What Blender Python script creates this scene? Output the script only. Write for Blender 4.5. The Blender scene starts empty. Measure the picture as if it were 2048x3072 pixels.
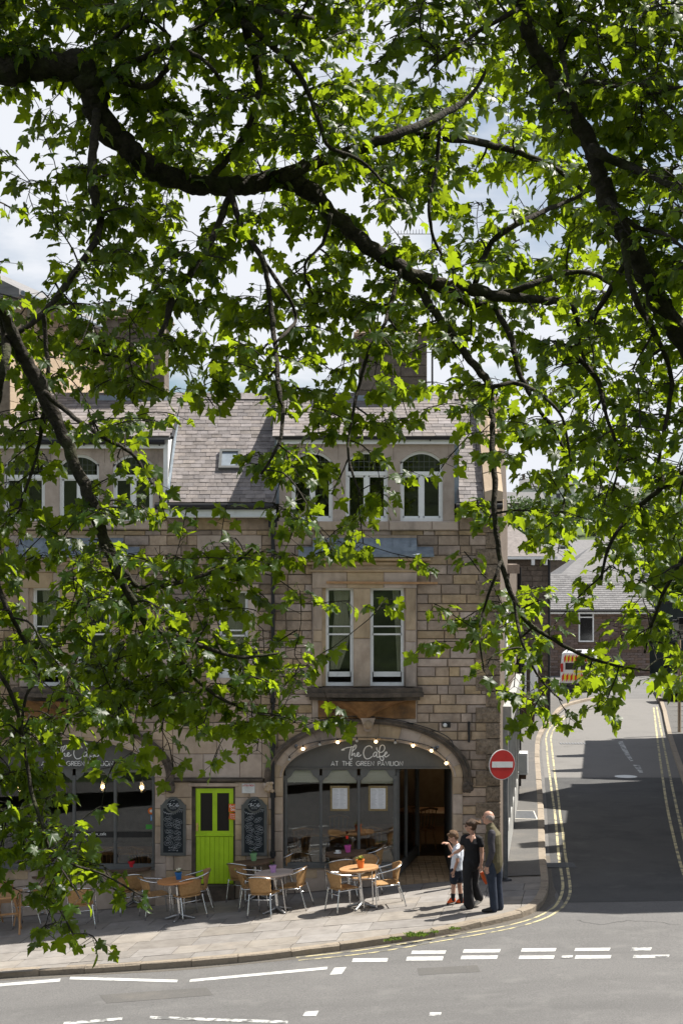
import bpy, bmesh, math, random
import numpy as np
from mathutils import Vector, Matrix, Quaternion
random.seed(7)
RNG = np.random.default_rng(11)
R = math.radians
scene = bpy.context.scene
COL = scene.collection

# ---------------------------------------------------------------- camera
F = 5000.0            # focal length in photograph pixels (2048 x 3072)
CH = 6.3              # eye height above the pavement
YH = 1680.0           # row of the horizon
cam_data = bpy.data.cameras.new('camera')
cam = bpy.data.objects.new('camera', cam_data)
COL.objects.link(cam)
cam.location = (0, 0, CH)
cam.rotation_euler = (R(90), 0, 0)
cam_data.sensor_fit = 'VERTICAL'
cam_data.sensor_height = 36.0
cam_data.lens = 36.0 * F / 3072.0
cam_data.shift_y = (YH - 1536.0) / 3072.0
cam_data.clip_start = 0.1
cam_data.clip_end = 6000
scene.camera = cam

# ---------------------------------------------------------------- sky and sun
SUN_DIR = Vector((0.60, 0.235, 1.0)).normalized()      # towards the sun
world = bpy.data.worlds.new('World')
scene.world = world
world.use_nodes = True
nt = world.node_tree
nt.nodes.clear()
def wn(t, **k):
    n = nt.nodes.new(t)
    for a, b in k.items():
        setattr(n, a, b)
    return n
out = wn('ShaderNodeOutputWorld')
bg = wn('ShaderNodeBackground')
bg.inputs['Strength'].default_value = 0.05
sky = wn('ShaderNodeTexSky', sky_type='NISHITA', sun_disc=False)
sky.sun_elevation = math.asin(SUN_DIR.z)
sky.sun_rotation = math.atan2(SUN_DIR.x, SUN_DIR.y)
sky.altitude = 300
sky.air_density = 1.0
sky.dust_density = 0.5
tc = wn('ShaderNodeTexCoord')
sep = wn('ShaderNodeSeparateXYZ')
nt.links.new(tc.outputs['Generated'], sep.inputs[0])
zc = wn('ShaderNodeMath', operation='MAXIMUM'); zc.inputs[1].default_value = 0.0
nt.links.new(sep.outputs['Z'], zc.inputs[0])
za = wn('ShaderNodeMath', operation='ADD'); za.inputs[1].default_value = 0.22
nt.links.new(zc.outputs[0], za.inputs[0])
dv = wn('ShaderNodeVectorMath', operation='DIVIDE')
cmb = wn('ShaderNodeCombineXYZ')
for i in range(3):
    nt.links.new(za.outputs[0], cmb.inputs[i])
nt.links.new(tc.outputs['Generated'], dv.inputs[0])
nt.links.new(cmb.outputs[0], dv.inputs[1])
noi = wn('ShaderNodeTexNoise')
noi.inputs['Scale'].default_value = 1.35
noi.inputs['Detail'].default_value = 7
noi.inputs['Roughness'].default_value = 0.55
mpw = wn('ShaderNodeMapping'); mpw.inputs['Location'].default_value = (10.47, -19.09, 0.0)
nt.links.new(dv.outputs[0], mpw.inputs['Vector'])
nt.links.new(mpw.outputs[0], noi.inputs['Vector'])
ramp = wn('ShaderNodeValToRGB')
ramp.color_ramp.elements[0].position = 0.40
ramp.color_ramp.elements[1].position = 0.56
nt.links.new(noi.outputs['Fac'], ramp.inputs[0])
mixc = wn('ShaderNodeMix', data_type='RGBA')
mixc.inputs['B'].default_value = (8.8, 9.1, 9.7, 1)
nt.links.new(sky.outputs[0], mixc.inputs['A'])
nt.links.new(ramp.outputs[0], mixc.inputs['Factor'])
nt.links.new(mixc.outputs['Result'], bg.inputs['Color'])
nt.links.new(bg.outputs[0], out.inputs['Surface'])

sun_data = bpy.data.lights.new('sun', 'SUN')
sun_data.energy = 5.0
sun_data.angle = R(0.53)
sun_data.color = (1.0, 0.95, 0.87)
sun = bpy.data.objects.new('sun', sun_data)
COL.objects.link(sun)
sun.rotation_euler = (-SUN_DIR).to_track_quat('-Z', 'Y').to_euler()
sun.location = (20, 20, 40)

# ---------------------------------------------------------------- exposure
vs = scene.view_settings
vs.view_transform = 'Standard'
vs.look = 'None'
vs.exposure = 1.0
vs.gamma = 1.0
vs.use_curve_mapping = False
scene.cycles.max_bounces = 8
scene.cycles.diffuse_bounces = 4
scene.cycles.glossy_bounces = 3
scene.cycles.transmission_bounces = 5
scene.cycles.transparent_max_bounces = 10
scene.cycles.use_denoising = True
scene.cycles.sample_clamp_indirect = 8

# ---------------------------------------------------------------- mesh helpers
class MB:
    """collects shapes, links them as ONE mesh object"""
    def __init__(self):
        self.v = []; self.f = []; self.m = []; self.mi = 0
    def add(self, vs_, fs):
        o = len(self.v)
        self.v.extend([tuple(p) for p in vs_])
        for f in fs:
            self.f.append([o + i for i in f]); self.m.append(self.mi)
        return self
    def box(self, x0, x1, y0, y1, z0, z1):
        p = [(x0,y0,z0),(x1,y0,z0),(x1,y1,z0),(x0,y1,z0),(x0,y0,z1),(x1,y0,z1),(x1,y1,z1),(x0,y1,z1)]
        return self.add(p, [(0,3,2,1),(4,5,6,7),(0,1,5,4),(1,2,6,5),(2,3,7,6),(3,0,4,7)])
    def bbox(self, x0, x1, y0, y1, z0, z1, b=0.01):
        """box whose front (-y) edges are chamfered"""
        b = min(b, (x1-x0)*.45, (z1-z0)*.45)
        p = [(x0,y0+b,z0),(x1,y0+b,z0),(x1,y0+b,z1),(x0,y0+b,z1),
             (x0+b,y0,z0+b),(x1-b,y0,z0+b),(x1-b,y0,z1-b),(x0+b,y0,z1-b),
             (x0,y1,z0),(x1,y1,z0),(x1,y1,z1),(x0,y1,z1)]
        return self.add(p, [(4,5,6,7),(0,1,5,4),(1,2,6,5),(2,3,7,6),(3,0,4,7),(0,8,9,1),(1,9,10,2),(2,10,11,3),(3,11,8,0),(8,11,10,9)])
    def obox(self, c, ax, ay, az, hx, hy, hz):
        c = Vector(c); ax = Vector(ax); ay = Vector(ay); az = Vector(az)
        p = [c + ax*hx*i + ay*hy*j + az*hz*k for k in (-1,1) for (i,j) in ((-1,-1),(1,-1),(1,1),(-1,1))]
        return self.add(p, [(0,3,2,1),(4,5,6,7),(0,1,5,4),(1,2,6,5),(2,3,7,6),(3,0,4,7)])
    def prism(self, poly, y0, y1):
        """polygon of (x, z), counter-clockwise seen from -y, extruded from y0 to y1"""
        n = len(poly)
        p = [(a, y0, b) for a, b in poly] + [(a, y1, b) for a, b in poly]
        fs = [list(range(n)), list(range(2*n-1, n-1, -1))]
        fs += [(i, i+n, (i+1) % n + n, (i+1) % n) for i in range(n)]
        return self.add(p, fs)
    def prismz(self, poly, z0, z1):
        """polygon of (x, y) ccw from above, extruded z0..z1; z may be functions"""
        n = len(poly)
        g0 = z0 if callable(z0) else (lambda x, y: z0)
        g1 = z1 if callable(z1) else (lambda x, y: z1)
        p = [(a, b, g0(a, b)) for a, b in poly] + [(a, b, g1(a, b)) for a, b in poly]
        fs = [list(range(n-1, -1, -1)), list(range(n, 2*n))]
        fs += [(i, (i+1) % n, (i+1) % n + n, i+n) for i in range(n)]
        return self.add(p, fs)
    def strip(self, xs, za, zb, y0, y1):
        """slab between the curves za(x) below and zb(x) above, from y0 to y1"""
        n = len(xs)
        p = []
        for x, a, b in zip(xs, za, zb):
            p += [(x,y0,a),(x,y0,b),(x,y1,b),(x,y1,a)]
        fs = []
        for i in range(n-1):
            o = 4*i
            fs += [(o,o+4,o+5,o+1),(o+1,o+5,o+6,o+2),(o+2,o+6,o+7,o+3),(o+3,o+7,o+4,o)]
        fs += [(0,1,2,3), (4*n-1,4*n-2,4*n-3,4*n-4)]
        return self.add(p, fs)
    def cyl(self, a, b, r0, r1=None, n=12, caps=True):
        r1 = r0 if r1 is None else r1
        a = Vector(a); b = Vector(b)
        d = (b - a)
        if d.length < 1e-6: return self
        d.normalize()
        u = d.orthogonal().normalized(); w = d.cross(u)
        p = []
        for c, r in ((a, r0), (b, r1)):
            for i in range(n):
                t = 2*math.pi*i/n
                p.append(c + (u*math.cos(t) + w*math.sin(t))*r)
        fs = [(i, (i+1) % n, (i+1) % n + n, i+n) for i in range(n)]
        if caps:
            fs += [list(range(n-1,-1,-1)), list(range(n, 2*n))]
        return self.add(p, fs)
    def tube(self, pts, rad, n=8, closed=False, jitter=0.0):
        pts = [Vector(p) for p in pts]
        m = len(pts)
        if not hasattr(rad, '__len__'): rad = [rad]*m
        tan = []
        for i in range(m):
            if closed:
                t = pts[(i+1) % m] - pts[i-1]
            else:
                t = pts[min(i+1, m-1)] - pts[max(i-1, 0)]
            if t.length < 1e-9: t = Vector((0,0,1))
            tan.append(t.normalized())
        u = tan[0].orthogonal().normalized()
        p = []
        for i in range(m):
            u = u - tan[i]*u.dot(tan[i])
            if u.length < 1e-6: u = tan[i].orthogonal()
            u.normalize()
            w = tan[i].cross(u)
            for k in range(n):
                t = 2*math.pi*k/n
                rr = rad[i]*(1 + (random.uniform(-jitter, jitter) if jitter else 0))
                p.append(pts[i] + (u*math.cos(t) + w*math.sin(t))*rr)
        fs = []
        for i in range(m if closed else m-1):
            j = (i+1) % m
            for k in range(n):
                l = (k+1) % n
                fs.append((i*n+k, i*n+l, j*n+l, j*n+k))
        if not closed:
            fs += [list(range(n-1,-1,-1)), list(range((m-1)*n, m*n))]
        return self.add(p, fs)
    def lathe(self, prof, c=(0,0,0), n=20, axis='z'):
        """profile of (r, h)"""
        p = []
        for r, h in prof:
            for i in range(n):
                t = 2*math.pi*i/n
                a, b = r*math.cos(t), r*math.sin(t)
                q = (a, b, h) if axis == 'z' else ((a, h, b) if axis == 'y' else (h, a, b))
                p.append((q[0]+c[0], q[1]+c[1], q[2]+c[2]))
        fs = []
        for j in range(len(prof)-1):
            for i in range(n):
                k = (i+1) % n
                fs.append((j*n+i, j*n+k, (j+1)*n+k, (j+1)*n+i))
        if prof[0][0] > 1e-5: fs.append(list(range(n-1,-1,-1)))
        if prof[-1][0] > 1e-5: fs.append(list(range((len(prof)-1)*n, len(prof)*n)))
        return self.add(p, fs)
    def ball(self, c, r, n=12, m=8, sc=(1,1,1)):
        p = []
        fs = []
        for j in range(m+1):
            a = math.pi*j/m
            for i in range(n):
                t = 2*math.pi*i/n
                p.append((c[0]+sc[0]*r*math.sin(a)*math.cos(t), c[1]+sc[1]*r*math.sin(a)*math.sin(t), c[2]+sc[2]*r*math.cos(a)))
        for j in range(m):
            for i in range(n):
                k = (i+1) % n
                fs.append((j*n+i, (j+1)*n+i, (j+1)*n+k, j*n+k))
        return self.add(p, fs)
    def mesh(self, name, mats, origin=(0,0,0), smooth=False):
        me = bpy.data.meshes.new(name)
        o = origin
        me.from_pydata([(a-o[0], b-o[1], c-o[2]) for a, b, c in self.v], [], self.f)
        if not isinstance(mats, (list, tuple)): mats = [mats]
        for q in mats: me.materials.append(q)
        if len(mats) > 1:
            me.polygons.foreach_set('material_index', self.m)
        bm = bmesh.new(); bm.from_mesh(me)
        bmesh.ops.remove_doubles(bm, verts=bm.verts, dist=1e-6)
        bmesh.ops.recalc_face_normals(bm, faces=bm.faces)
        bm.to_mesh(me); bm.free()
        if smooth:
            me.polygons.foreach_set('use_smooth', [True]*len(me.polygons))
            if smooth == 'auto':
                me.set_sharp_from_angle(angle=R(38))
        return me
    def build(self, name, mats, parent=None, smooth=False, origin=None):
        if origin is None:
            origin = wloc(parent) if parent is not None else (0,0,0)
        return link(name, self.mesh(name, mats, origin, smooth), parent, (0,0,0) if parent is not None else origin)

def wloc(o):
    v = Vector((0,0,0))
    while o is not None:
        v += o.location; o = o.parent
    return v
def link(name, me, parent=None, loc=(0,0,0)):
    o = bpy.data.objects.new(name, me)
    COL.objects.link(o)
    o.location = loc
    o.parent = parent
    return o
def tag(o, label=None, cat=None, group=None, kind=None):
    if label: o['label'] = label
    if cat: o['category'] = cat
    if group: o['group'] = group
    if kind: o['kind'] = kind
    return o
def empty(name, loc, label=None, cat=None, group=None, kind=None):
    o = bpy.data.objects.new(name, None)
    o.empty_display_size = 0.1
    COL.objects.link(o)
    o.location = loc
    return tag(o, label, cat, group, kind)
def copy_tree(o, parent=None):
    c = o.copy(); COL.objects.link(c); c.parent = parent
    for ch in list(o.children):
        copy_tree(ch, c)
    return c
def smoothpath(pts, sub=4):
    """catmull-rom through rows of numbers"""
    P = np.array(pts, float)
    n = len(P)
    outp = []
    for i in range(n-1):
        p0 = P[max(i-1,0)]; p1 = P[i]; p2 = P[i+1]; p3 = P[min(i+2,n-1)]
        for k in range(sub):
            t = k/sub
            outp.append(.5*((2*p1)+(-p0+p2)*t+(2*p0-5*p1+4*p2-p3)*t*t+(-p0+3*p1-3*p2+p3)*t**3))
    outp.append(P[-1])
    return np.array(outp)

# picture -> place
def PX(x, y, D):
    return Vector(((x-1024)*D/F, D, CH-(y-YH)*D/F))
def softmin(a, b, k=0.8):
    return -k*math.log(math.exp(-a/k)+math.exp(-b/k))
def zg(X, Y=0):
    """height of the pavement: it falls to the left along the main street"""
    return 0.085*(softmin(max(X, -30), 3.4)-1.5)
def GP(x, y, dz=0.0):
    """the point of the ground seen at pixel x, y; dz = height over the pavement surface (road: -0.12)"""
    D = 30.0
    for _ in range(40):
        X = (x-1024)*D/F
        D = (CH-zg(X)-dz)*F/(y-YH)
    X = (x-1024)*D/F
    return Vector((X, D, zg(X)+dz))
DF = 32.5
S = F/DF
def fx(x): return (x-1024)/S
def fz(y): return CH-(y-YH)/S
# ---------------------------------------------------------------- materials
def mk(name, c1, c2=None, rough=.75, nscale=5, detail=5, bump=0, bscale=None, rnd=0, hue=0, spec=.35, metal=0,
       stain=None, stretch=(1,1,1), stain2=None, sharp=False, local=False):
    m = bpy.data.materials.new(name)
    m.use_nodes = True
    t = m.node_tree; N = t.nodes; L = t.links
    b = N['Principled BSDF']
    b.inputs['Roughness'].default_value = rough
    b.inputs['Specular IOR Level'].default_value = spec
    b.inputs['Metallic'].default_value = metal
    def n(tp, **k):
        q = N.new(tp)
        for a, v in k.items(): setattr(q, a, v)
        return q
    g = n('ShaderNodeNewGeometry')
    pos = g.outputs['Position']
    if local:
        pos = n('ShaderNodeTexCoord').outputs['Object']
    mp = n('ShaderNodeMapping')
    mp.inputs['Scale'].default_value = stretch
    L.new(pos, mp.inputs['Vector'])
    vec = mp.outputs[0]
    if rnd:
        oi = n('ShaderNodeObjectInfo')
        ad = n('ShaderNodeMath', operation='ADD')
        L.new(oi.outputs['Random'], ad.inputs[0]); L.new(g.outputs['Random Per Island'], ad.inputs[1])
        fr = n('ShaderNodeMath', operation='FRACT'); L.new(ad.outputs[0], fr.inputs[0])
        rnd_out = fr.outputs[0]
    def rgb(c):
        return (c[0], c[1], c[2], 1)
    no = n('ShaderNodeTexNoise')
    no.inputs['Scale'].default_value = nscale; no.inputs['Detail'].default_value = detail
    no.inputs['Roughness'].default_value = .62
    L.new(vec, no.inputs['Vector'])
    if c2 is None:
        c2 = tuple(min(1, q*1.22) for q in c1)
        c1 = tuple(q*.82 for q in c1)
    rp = n('ShaderNodeValToRGB')
    e = rp.color_ramp.elements
    e[0].position, e[1].position = (.42, .58) if sharp else (.30, .70)
    e[0].color = rgb(c1); e[1].color = rgb(c2)
    L.new(no.outputs['Fac'], rp.inputs[0])
    colr = rp.outputs[0]
    for st in (stain, stain2):
        if st:
            sc, sscale, amt, lo, hi = st[:5]
            s = n('ShaderNodeTexNoise')
            s.inputs['Scale'].default_value = sscale; s.inputs['Detail'].default_value = 6
            s.inputs['Roughness'].default_value = .65
            if len(st) > 5:
                m2 = n('ShaderNodeMapping'); m2.inputs['Scale'].default_value = st[5]
                m2.inputs['Location'].default_value = (3.1, 1.7, 5.3)
                L.new(pos, m2.inputs['Vector']); L.new(m2.outputs[0], s.inputs['Vector'])
            else:
                L.new(vec, s.inputs['Vector'])
            r2 = n('ShaderNodeValToRGB')
            r2.color_ramp.elements[0].position = lo; r2.color_ramp.elements[1].position = hi
            r2.color_ramp.elements[1].color = (amt, amt, amt, 1)
            L.new(s.outputs['Fac'], r2.inputs[0])
            mx = n('ShaderNodeMix', data_type='RGBA')
            mx.inputs['B'].default_value = rgb(sc)
            L.new(r2.outputs[0], mx.inputs['Factor']); L.new(colr, mx.inputs['A'])
            colr = mx.outputs['Result']
    if rnd:
        hs = n('ShaderNodeHueSaturation')
        mr = n('ShaderNodeMapRange')
        mr.inputs['To Min'].default_value = 1-rnd; mr.inputs['To Max'].default_value = 1+rnd
        L.new(rnd_out, mr.inputs[0]); L.new(mr.outputs[0], hs.inputs['Value'])
        if hue:
            m5 = n('ShaderNodeMath', operation='MULTIPLY'); m5.inputs[1].default_value = 7.31
            f5 = n('ShaderNodeMath', operation='FRACT')
            m6 = n('ShaderNodeMapRange'); m6.inputs['To Min'].default_value = .5-hue; m6.inputs['To Max'].default_value = .5+hue
            m7 = n('ShaderNodeMapRange'); m7.inputs['To Min'].default_value = .65; m7.inputs['To Max'].default_value = 1.2
            L.new(rnd_out, m5.inputs[0]); L.new(m5.outputs[0], f5.inputs[0]); L.new(f5.outputs[0], m6.inputs[0])
            L.new(m6.outputs[0], hs.inputs['Hue']); L.new(f5.outputs[0], m7.inputs[0]); L.new(m7.outputs[0], hs.inputs['Saturation'])
        L.new(colr, hs.inputs['Color'])
        colr = hs.outputs[0]
    L.new(colr, b.inputs['Base Color'])
    if bump:
        bn = n('ShaderNodeTexNoise')
        bn.inputs['Scale'].default_value = bscale or nscale*4; bn.inputs['Detail'].default_value = 5
        L.new(vec, bn.inputs['Vector'])
        bp = n('ShaderNodeBump')
        bp.inputs['Strength'].default_value = min(1, bump); bp.inputs['Distance'].default_value = .02
        L.new(bn.outputs['Fac'], bp.inputs['Height'])
        L.new(bp.outputs[0], b.inputs['Normal'])
    return m

def mk_emit(name, c, s):
    m = bpy.data.materials.new(name); m.use_nodes = True
    t = m.node_tree
    b = t.nodes['Principled BSDF']
    b.inputs['Base Color'].default_value = (*c, 1)
    b.inputs['Emission Color'].default_value = (*c, 1)
    b.inputs['Emission Strength'].default_value = s
    return m

def mk_glass(name, tint=(.82,.86,.84), base=.09, wave=0.0):
    m = bpy.data.materials.new(name); m.use_nodes = True
    t = m.node_tree; N = t.nodes; L = t.links
    N.remove(N['Principled BSDF'])
    o = N['Material Output']
    tr = N.new('ShaderNodeBsdfTransparent'); tr.inputs[0].default_value = (*tint, 1)
    gl = N.new('ShaderNodeBsdfGlossy'); gl.inputs['Roughness'].default_value = .012
    gl.inputs['Color'].default_value = (.95,.97,1,1)
    fr = N.new('ShaderNodeFresnel'); fr.inputs['IOR'].default_value = 1.5
    ad = N.new('ShaderNodeMath'); ad.operation = 'ADD'; ad.inputs[1].default_value = base; ad.use_clamp = True
    mx = N.new('ShaderNodeMixShader')
    L.new(fr.outputs[0], ad.inputs[0]); L.new(ad.outputs[0], mx.inputs[0])
    L.new(tr.outputs[0], mx.inputs[1]); L.new(gl.outputs[0], mx.inputs[2]); L.new(mx.outputs[0], o.inputs['Surface'])
    if wave:
        no = N.new('ShaderNodeTexNoise'); no.inputs['Scale'].default_value = 1.3; no.inputs['Detail'].default_value = 1
        g = N.new('ShaderNodeNewGeometry'); L.new(g.outputs['Position'], no.inputs['Vector'])
        bp = N.new('ShaderNodeBump'); bp.inputs['Strength'].default_value = wave; bp.inputs['Distance'].default_value = .02
        L.new(no.outputs['Fac'], bp.inputs['Height']); L.new(bp.outputs[0], gl.inputs['Normal'])
    return m

def mk_leaf(name, dark, light, trans, spec=.35):
    m = bpy.data.materials.new(name); m.use_nodes = True
    t = m.node_tree; N = t.nodes; L = t.links
    b = N['Principled BSDF']; o = N['Material Output']
    g = N.new('ShaderNodeNewGeometry'); oi = N.new('ShaderNodeObjectInfo')
    ad = N.new('ShaderNodeMath'); ad.operation = 'ADD'
    L.new(g.outputs['Random Per Island'], ad.inputs[0]); L.new(oi.outputs['Random'], ad.inputs[1])
    fr = N.new('ShaderNodeMath'); fr.operation = 'FRACT'; L.new(ad.outputs[0], fr.inputs[0])
    def two(a, c):
        r = N.new('ShaderNodeValToRGB')
        r.color_ramp.elements[0].color = (*a, 1); r.color_ramp.elements[1].color = (*c, 1)
        L.new(fr.outputs[0], r.inputs[0]); return r.outputs[0]
    no = N.new('ShaderNodeTexNoise'); no.inputs['Scale'].default_value = 26; no.inputs['Detail'].default_value = 3
    L.new(g.outputs['Position'], no.inputs['Vector'])
    hs = N.new('ShaderNodeHueSaturation')
    mr = N.new('ShaderNodeMapRange'); mr.inputs['To Min'].default_value = .75; mr.inputs['To Max'].default_value = 1.25
    L.new(no.outputs['Fac'], mr.inputs[0]); L.new(mr.outputs[0], hs.inputs['Value'])
    L.new(two(dark, light), hs.inputs['Color'])
    L.new(hs.outputs[0], b.inputs['Base Color'])
    b.inputs['Roughness'].default_value = .42
    b.inputs['Specular IOR Level'].default_value = spec
    ts = N.new('ShaderNodeBsdfTranslucent')
    L.new(two(tuple(q*.8 for q in trans), tuple(min(1, q*1.2) for q in trans)), ts.inputs['Color'])
    mx = N.new('ShaderNodeMixShader'); mx.inputs[0].default_value = .46
    L.new(b.outputs[0], mx.inputs[1]); L.new(ts.outputs[0], mx.inputs[2]); L.new(mx.outputs[0], o.inputs['Surface'])
    return m

soot = (.045,.036,.028)
M = {}
M['chimney_stone'] = mk('chimney stone', (.10,.082,.066), (.19,.155,.125), rough=.92, nscale=6, bump=.6, bscale=35, rnd=.16)
M['stone'] = mk('gritstone', (.325,.238,.165), (.475,.36,.26), rough=.9, nscale=9, bump=.5, bscale=45, rnd=.22, hue=.012, stain=(soot, 1.1, .75, .47, .74, (1,1,.45)), stain2=((.42,.30,.18), 2.2, .35, .55, .75))
M['stone_smooth'] = mk('dressed stone', (.38,.285,.20), (.50,.39,.288), rough=.88, nscale=4, bump=.25, bscale=60, rnd=.10, hue=.01, stain=(soot, 1.3, .7, .50, .76, (1,1,.4)))
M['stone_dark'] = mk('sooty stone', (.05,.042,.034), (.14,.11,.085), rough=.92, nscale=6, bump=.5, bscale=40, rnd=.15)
M['stone_orange'] = mk('rust stained stone', (.15,.075,.028), (.30,.165,.070), rough=.9, nscale=4, bump=.3, bscale=40, stain=(soot, 3, .7, .5, .7))
M['vermic'] = mk('rock faced stone', (.14,.11,.08), (.30,.23,.165), rough=.95, nscale=14, bump=1.0, bscale=22, rnd=.14, stain=((.06,.05,.04), 26, .6, .54, .62))
M['mortar'] = mk('mortar', (.15,.12,.09), (.23,.19,.145), rough=.95, nscale=8, bump=.4)
M['sunny_stone'] = mk('pale stone', (.34,.26,.18), (.46,.36,.26), rough=.9, nscale=2, bump=.3, bscale=30, rnd=.12)
M['slate'] = mk('slate', (.13,.112,.106), (.225,.196,.187), rough=.62, nscale=7, bump=.25, bscale=40, rnd=.26, hue=.02, spec=.4, stain=((.36,.30,.25), 6, .35, .6, .75))
M['slate_far'] = mk('grey slate', (.115,.112,.115), (.19,.185,.186), rough=.7, nscale=3, rnd=.15, stretch=(1,1,6))
M['lead'] = mk('lead sheet', (.13,.16,.19), (.24,.28,.32), rough=.5, nscale=7, spec=.5, bump=.2, bscale=9)
M['white'] = mk('white paint', (.78,.79,.78), (.86,.87,.86), rough=.5, nscale=9, stain=((.38,.36,.32), 5, .4, .6, .8))
M['cream'] = mk('cream paint', (.50,.48,.42), (.60,.57,.50), rough=.6, nscale=5)
M['side_paint'] = mk('grey white paint', (.30,.30,.29), (.40,.40,.385), rough=.6, nscale=6)
M['black'] = mk('black iron', (.012,.012,.013), (.022,.022,.024), rough=.45, nscale=12)
M['fascia'] = mk('grey fascia paint', (.095,.093,.088), (.118,.115,.108), rough=.55, nscale=6)
M['frame'] = mk('grey frame paint', (.105,.108,.106), (.135,.138,.135), rough=.5, nscale=8)
M['letter'] = mk('white lettering', (.78,.78,.76), (.82,.82,.80), rough=.5)
M['green'] = mk('lime green paint', (.36,.57,.010), (.43,.66,.016), rough=.5, nscale=5, spec=.4, stain=((.16,.22,.03), 4, .45, .52, .78, (1,1,.5)), stain2=((.10,.11,.05), 22, .5, .66, .74), bump=.15, bscale=60)
M['green_line'] = mk('lime green shadow gap', (.10,.19,.008), (.13,.23,.01), rough=.6)
M['mesh_dark'] = mk('dark door panel', (.012,.010,.008), (.022,.017,.013), rough=.7, nscale=120)
M['brass'] = mk('brass', (.55,.40,.16), (.68,.50,.22), rough=.3, metal=1)
M['chalk'] = mk('blackboard', (.008,.013,.017), (.014,.021,.026), rough=.7, nscale=10)
M['chalk_white'] = mk('chalk', (.42,.45,.47), (.58,.60,.62), rough=.9, nscale=60)
M['board_frame'] = mk('board frame', (.085,.09,.085), (.12,.125,.12), rough=.6)
M['paper'] = mk('paper', (.62,.64,.68), (.70,.72,.75), rough=.8)
M['print'] = mk('grey print', (.30,.31,.33), (.42,.43,.45), rough=.9)
M['gilt'] = mk('gilt frame', (.20,.15,.07), (.34,.27,.14), rough=.4, metal=.4, nscale=40)
M['orange_sign'] = mk('orange card', (.62,.13,.012), (.70,.17,.02), rough=.6)
M['red'] = mk('sign red', (.40,.012,.010), (.48,.02,.016), rough=.38, spec=.5)
M['sign_white'] = mk('sign white', (.62,.64,.62), (.70,.71,.69), rough=.45, stain=((.35,.35,.33), 9, .5, .55, .75))
M['pole'] = mk('galvanised steel', (.10,.105,.11), (.16,.165,.17), rough=.45, metal=.5, nscale=15)
M['alu'] = mk('aluminium tube', (.62,.63,.65), (.72,.73,.75), rough=.24, metal=1, nscale=20)
M['cast'] = mk('cast aluminium', (.30,.30,.30), (.42,.42,.42), rough=.4, metal=.8, nscale=20)
M['wood_int'] = mk('interior wood', (.24,.115,.045), (.38,.20,.085), rough=.5, nscale=4, stretch=(1,9,1))
M['wood_dark'] = mk('weathered wood', (.085,.05,.03), (.16,.10,.062), rough=.65, nscale=7, stretch=(2,22,2), rnd=.15)
M['wood_light'] = mk('varnished wood', (.36,.19,.085), (.50,.29,.14), rough=.5, nscale=7, stretch=(2,22,2), rnd=.12)
M['wood_pale'] = mk('bleached wood', (.38,.31,.27), (.50,.42,.37), rough=.6, nscale=7, stretch=(2,22,2), rnd=.12)
M['wood_orange'] = mk('orange wood', (.40,.17,.06), (.52,.25,.10), rough=.5, nscale=7, stretch=(2,22,2), rnd=.12)
M['asphalt'] = mk('asphalt', (.098,.096,.094), (.185,.18,.174), rough=.92, nscale=42, detail=8, bump=.6, bscale=140, stain=((.070,.069,.068), .7, .38, .44, .70, (.35,1.3,1)), stain2=((.20,.195,.186), 1.3, .5, .53, .72))
M['asphalt_path'] = mk('path asphalt', (.080,.077,.074), (.135,.13,.122), rough=.93, nscale=50, detail=8, bump=.5, bscale=120, stain=((.17,.155,.135), 1.2, .5, .5, .7))
M['slab'] = mk('paving stone', (.182,.165,.147), (.25,.23,.207), rough=.88, nscale=3, bump=.25, bscale=60, rnd=.13, hue=.006, stain=((.14,.122,.105), 5, .5, .5, .72), stain2=((.33,.29,.25), 1.7, .4, .52, .7))
M['kerb'] = mk('kerb stone', (.20,.165,.125), (.32,.27,.21), rough=.9, nscale=4, bump=.6, bscale=25, rnd=.16, stain=((.09,.075,.06), 4, .6, .5, .68))
M['joint'] = mk('paving joint sand', (.09,.08,.068), (.14,.125,.105), rough=.95, nscale=12)
M['line_white'] = mk('road paint white', (.44,.44,.42), (.56,.56,.54), rough=.8, nscale=14, stain=((.2,.197,.19), 9, .7, .52, .68), stain2=((.16,.157,.15), 2.2, .5, .55, .7))
M['line_worn'] = mk('worn road paint', (.44,.44,.42), (.54,.54,.52), rough=.8, nscale=10, stain=((.12,.12,.118), 5, 1.0, .46, .56))
M['line_yellow'] = mk('road paint yellow', (.44,.385,.21), (.55,.485,.28), rough=.8, nscale=10, stain=((.13,.125,.11), 5, .95, .46, .58))
M['asphalt_shade'] = mk('shade toned asphalt', (.062,.062,.062), (.092,.091,.089), rough=.92, nscale=60, detail=8, bump=.6, bscale=140, stain=((.045,.045,.046), .7, .7, .48, .68), stain2=((.13,.127,.12), 1.1, .5, .56, .72))  # asphalt colour darkened to deepen the shade in the side street
M['asphalt_pale'] = mk('pale worn asphalt', (.14,.134,.126), (.195,.187,.176), rough=.92, nscale=50, detail=8, bump=.4, bscale=120, stain=((.13,.125,.118), .8, .6, .5, .7))
M['grass'] = mk('grass bank', (.006,.011,.003), (.040,.060,.014), rough=.95, nscale=.7, detail=9, bump=.8, bscale=25)
M['far_grass'] = mk('far grass', (.055,.085,.028), (.10,.13,.05), rough=.95, nscale=.05, detail=8)
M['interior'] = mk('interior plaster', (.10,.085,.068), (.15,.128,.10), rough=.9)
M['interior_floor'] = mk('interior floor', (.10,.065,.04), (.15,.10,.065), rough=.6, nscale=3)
M['tile'] = mk('lobby tile', (.24,.17,.10), (.34,.245,.155), rough=.6, nscale=6, rnd=.12)
M['curtain'] = mk('curtain', (.62,.52,.40), (.76,.66,.54), rough=.9, nscale=3, stretch=(14,14,.4))
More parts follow.
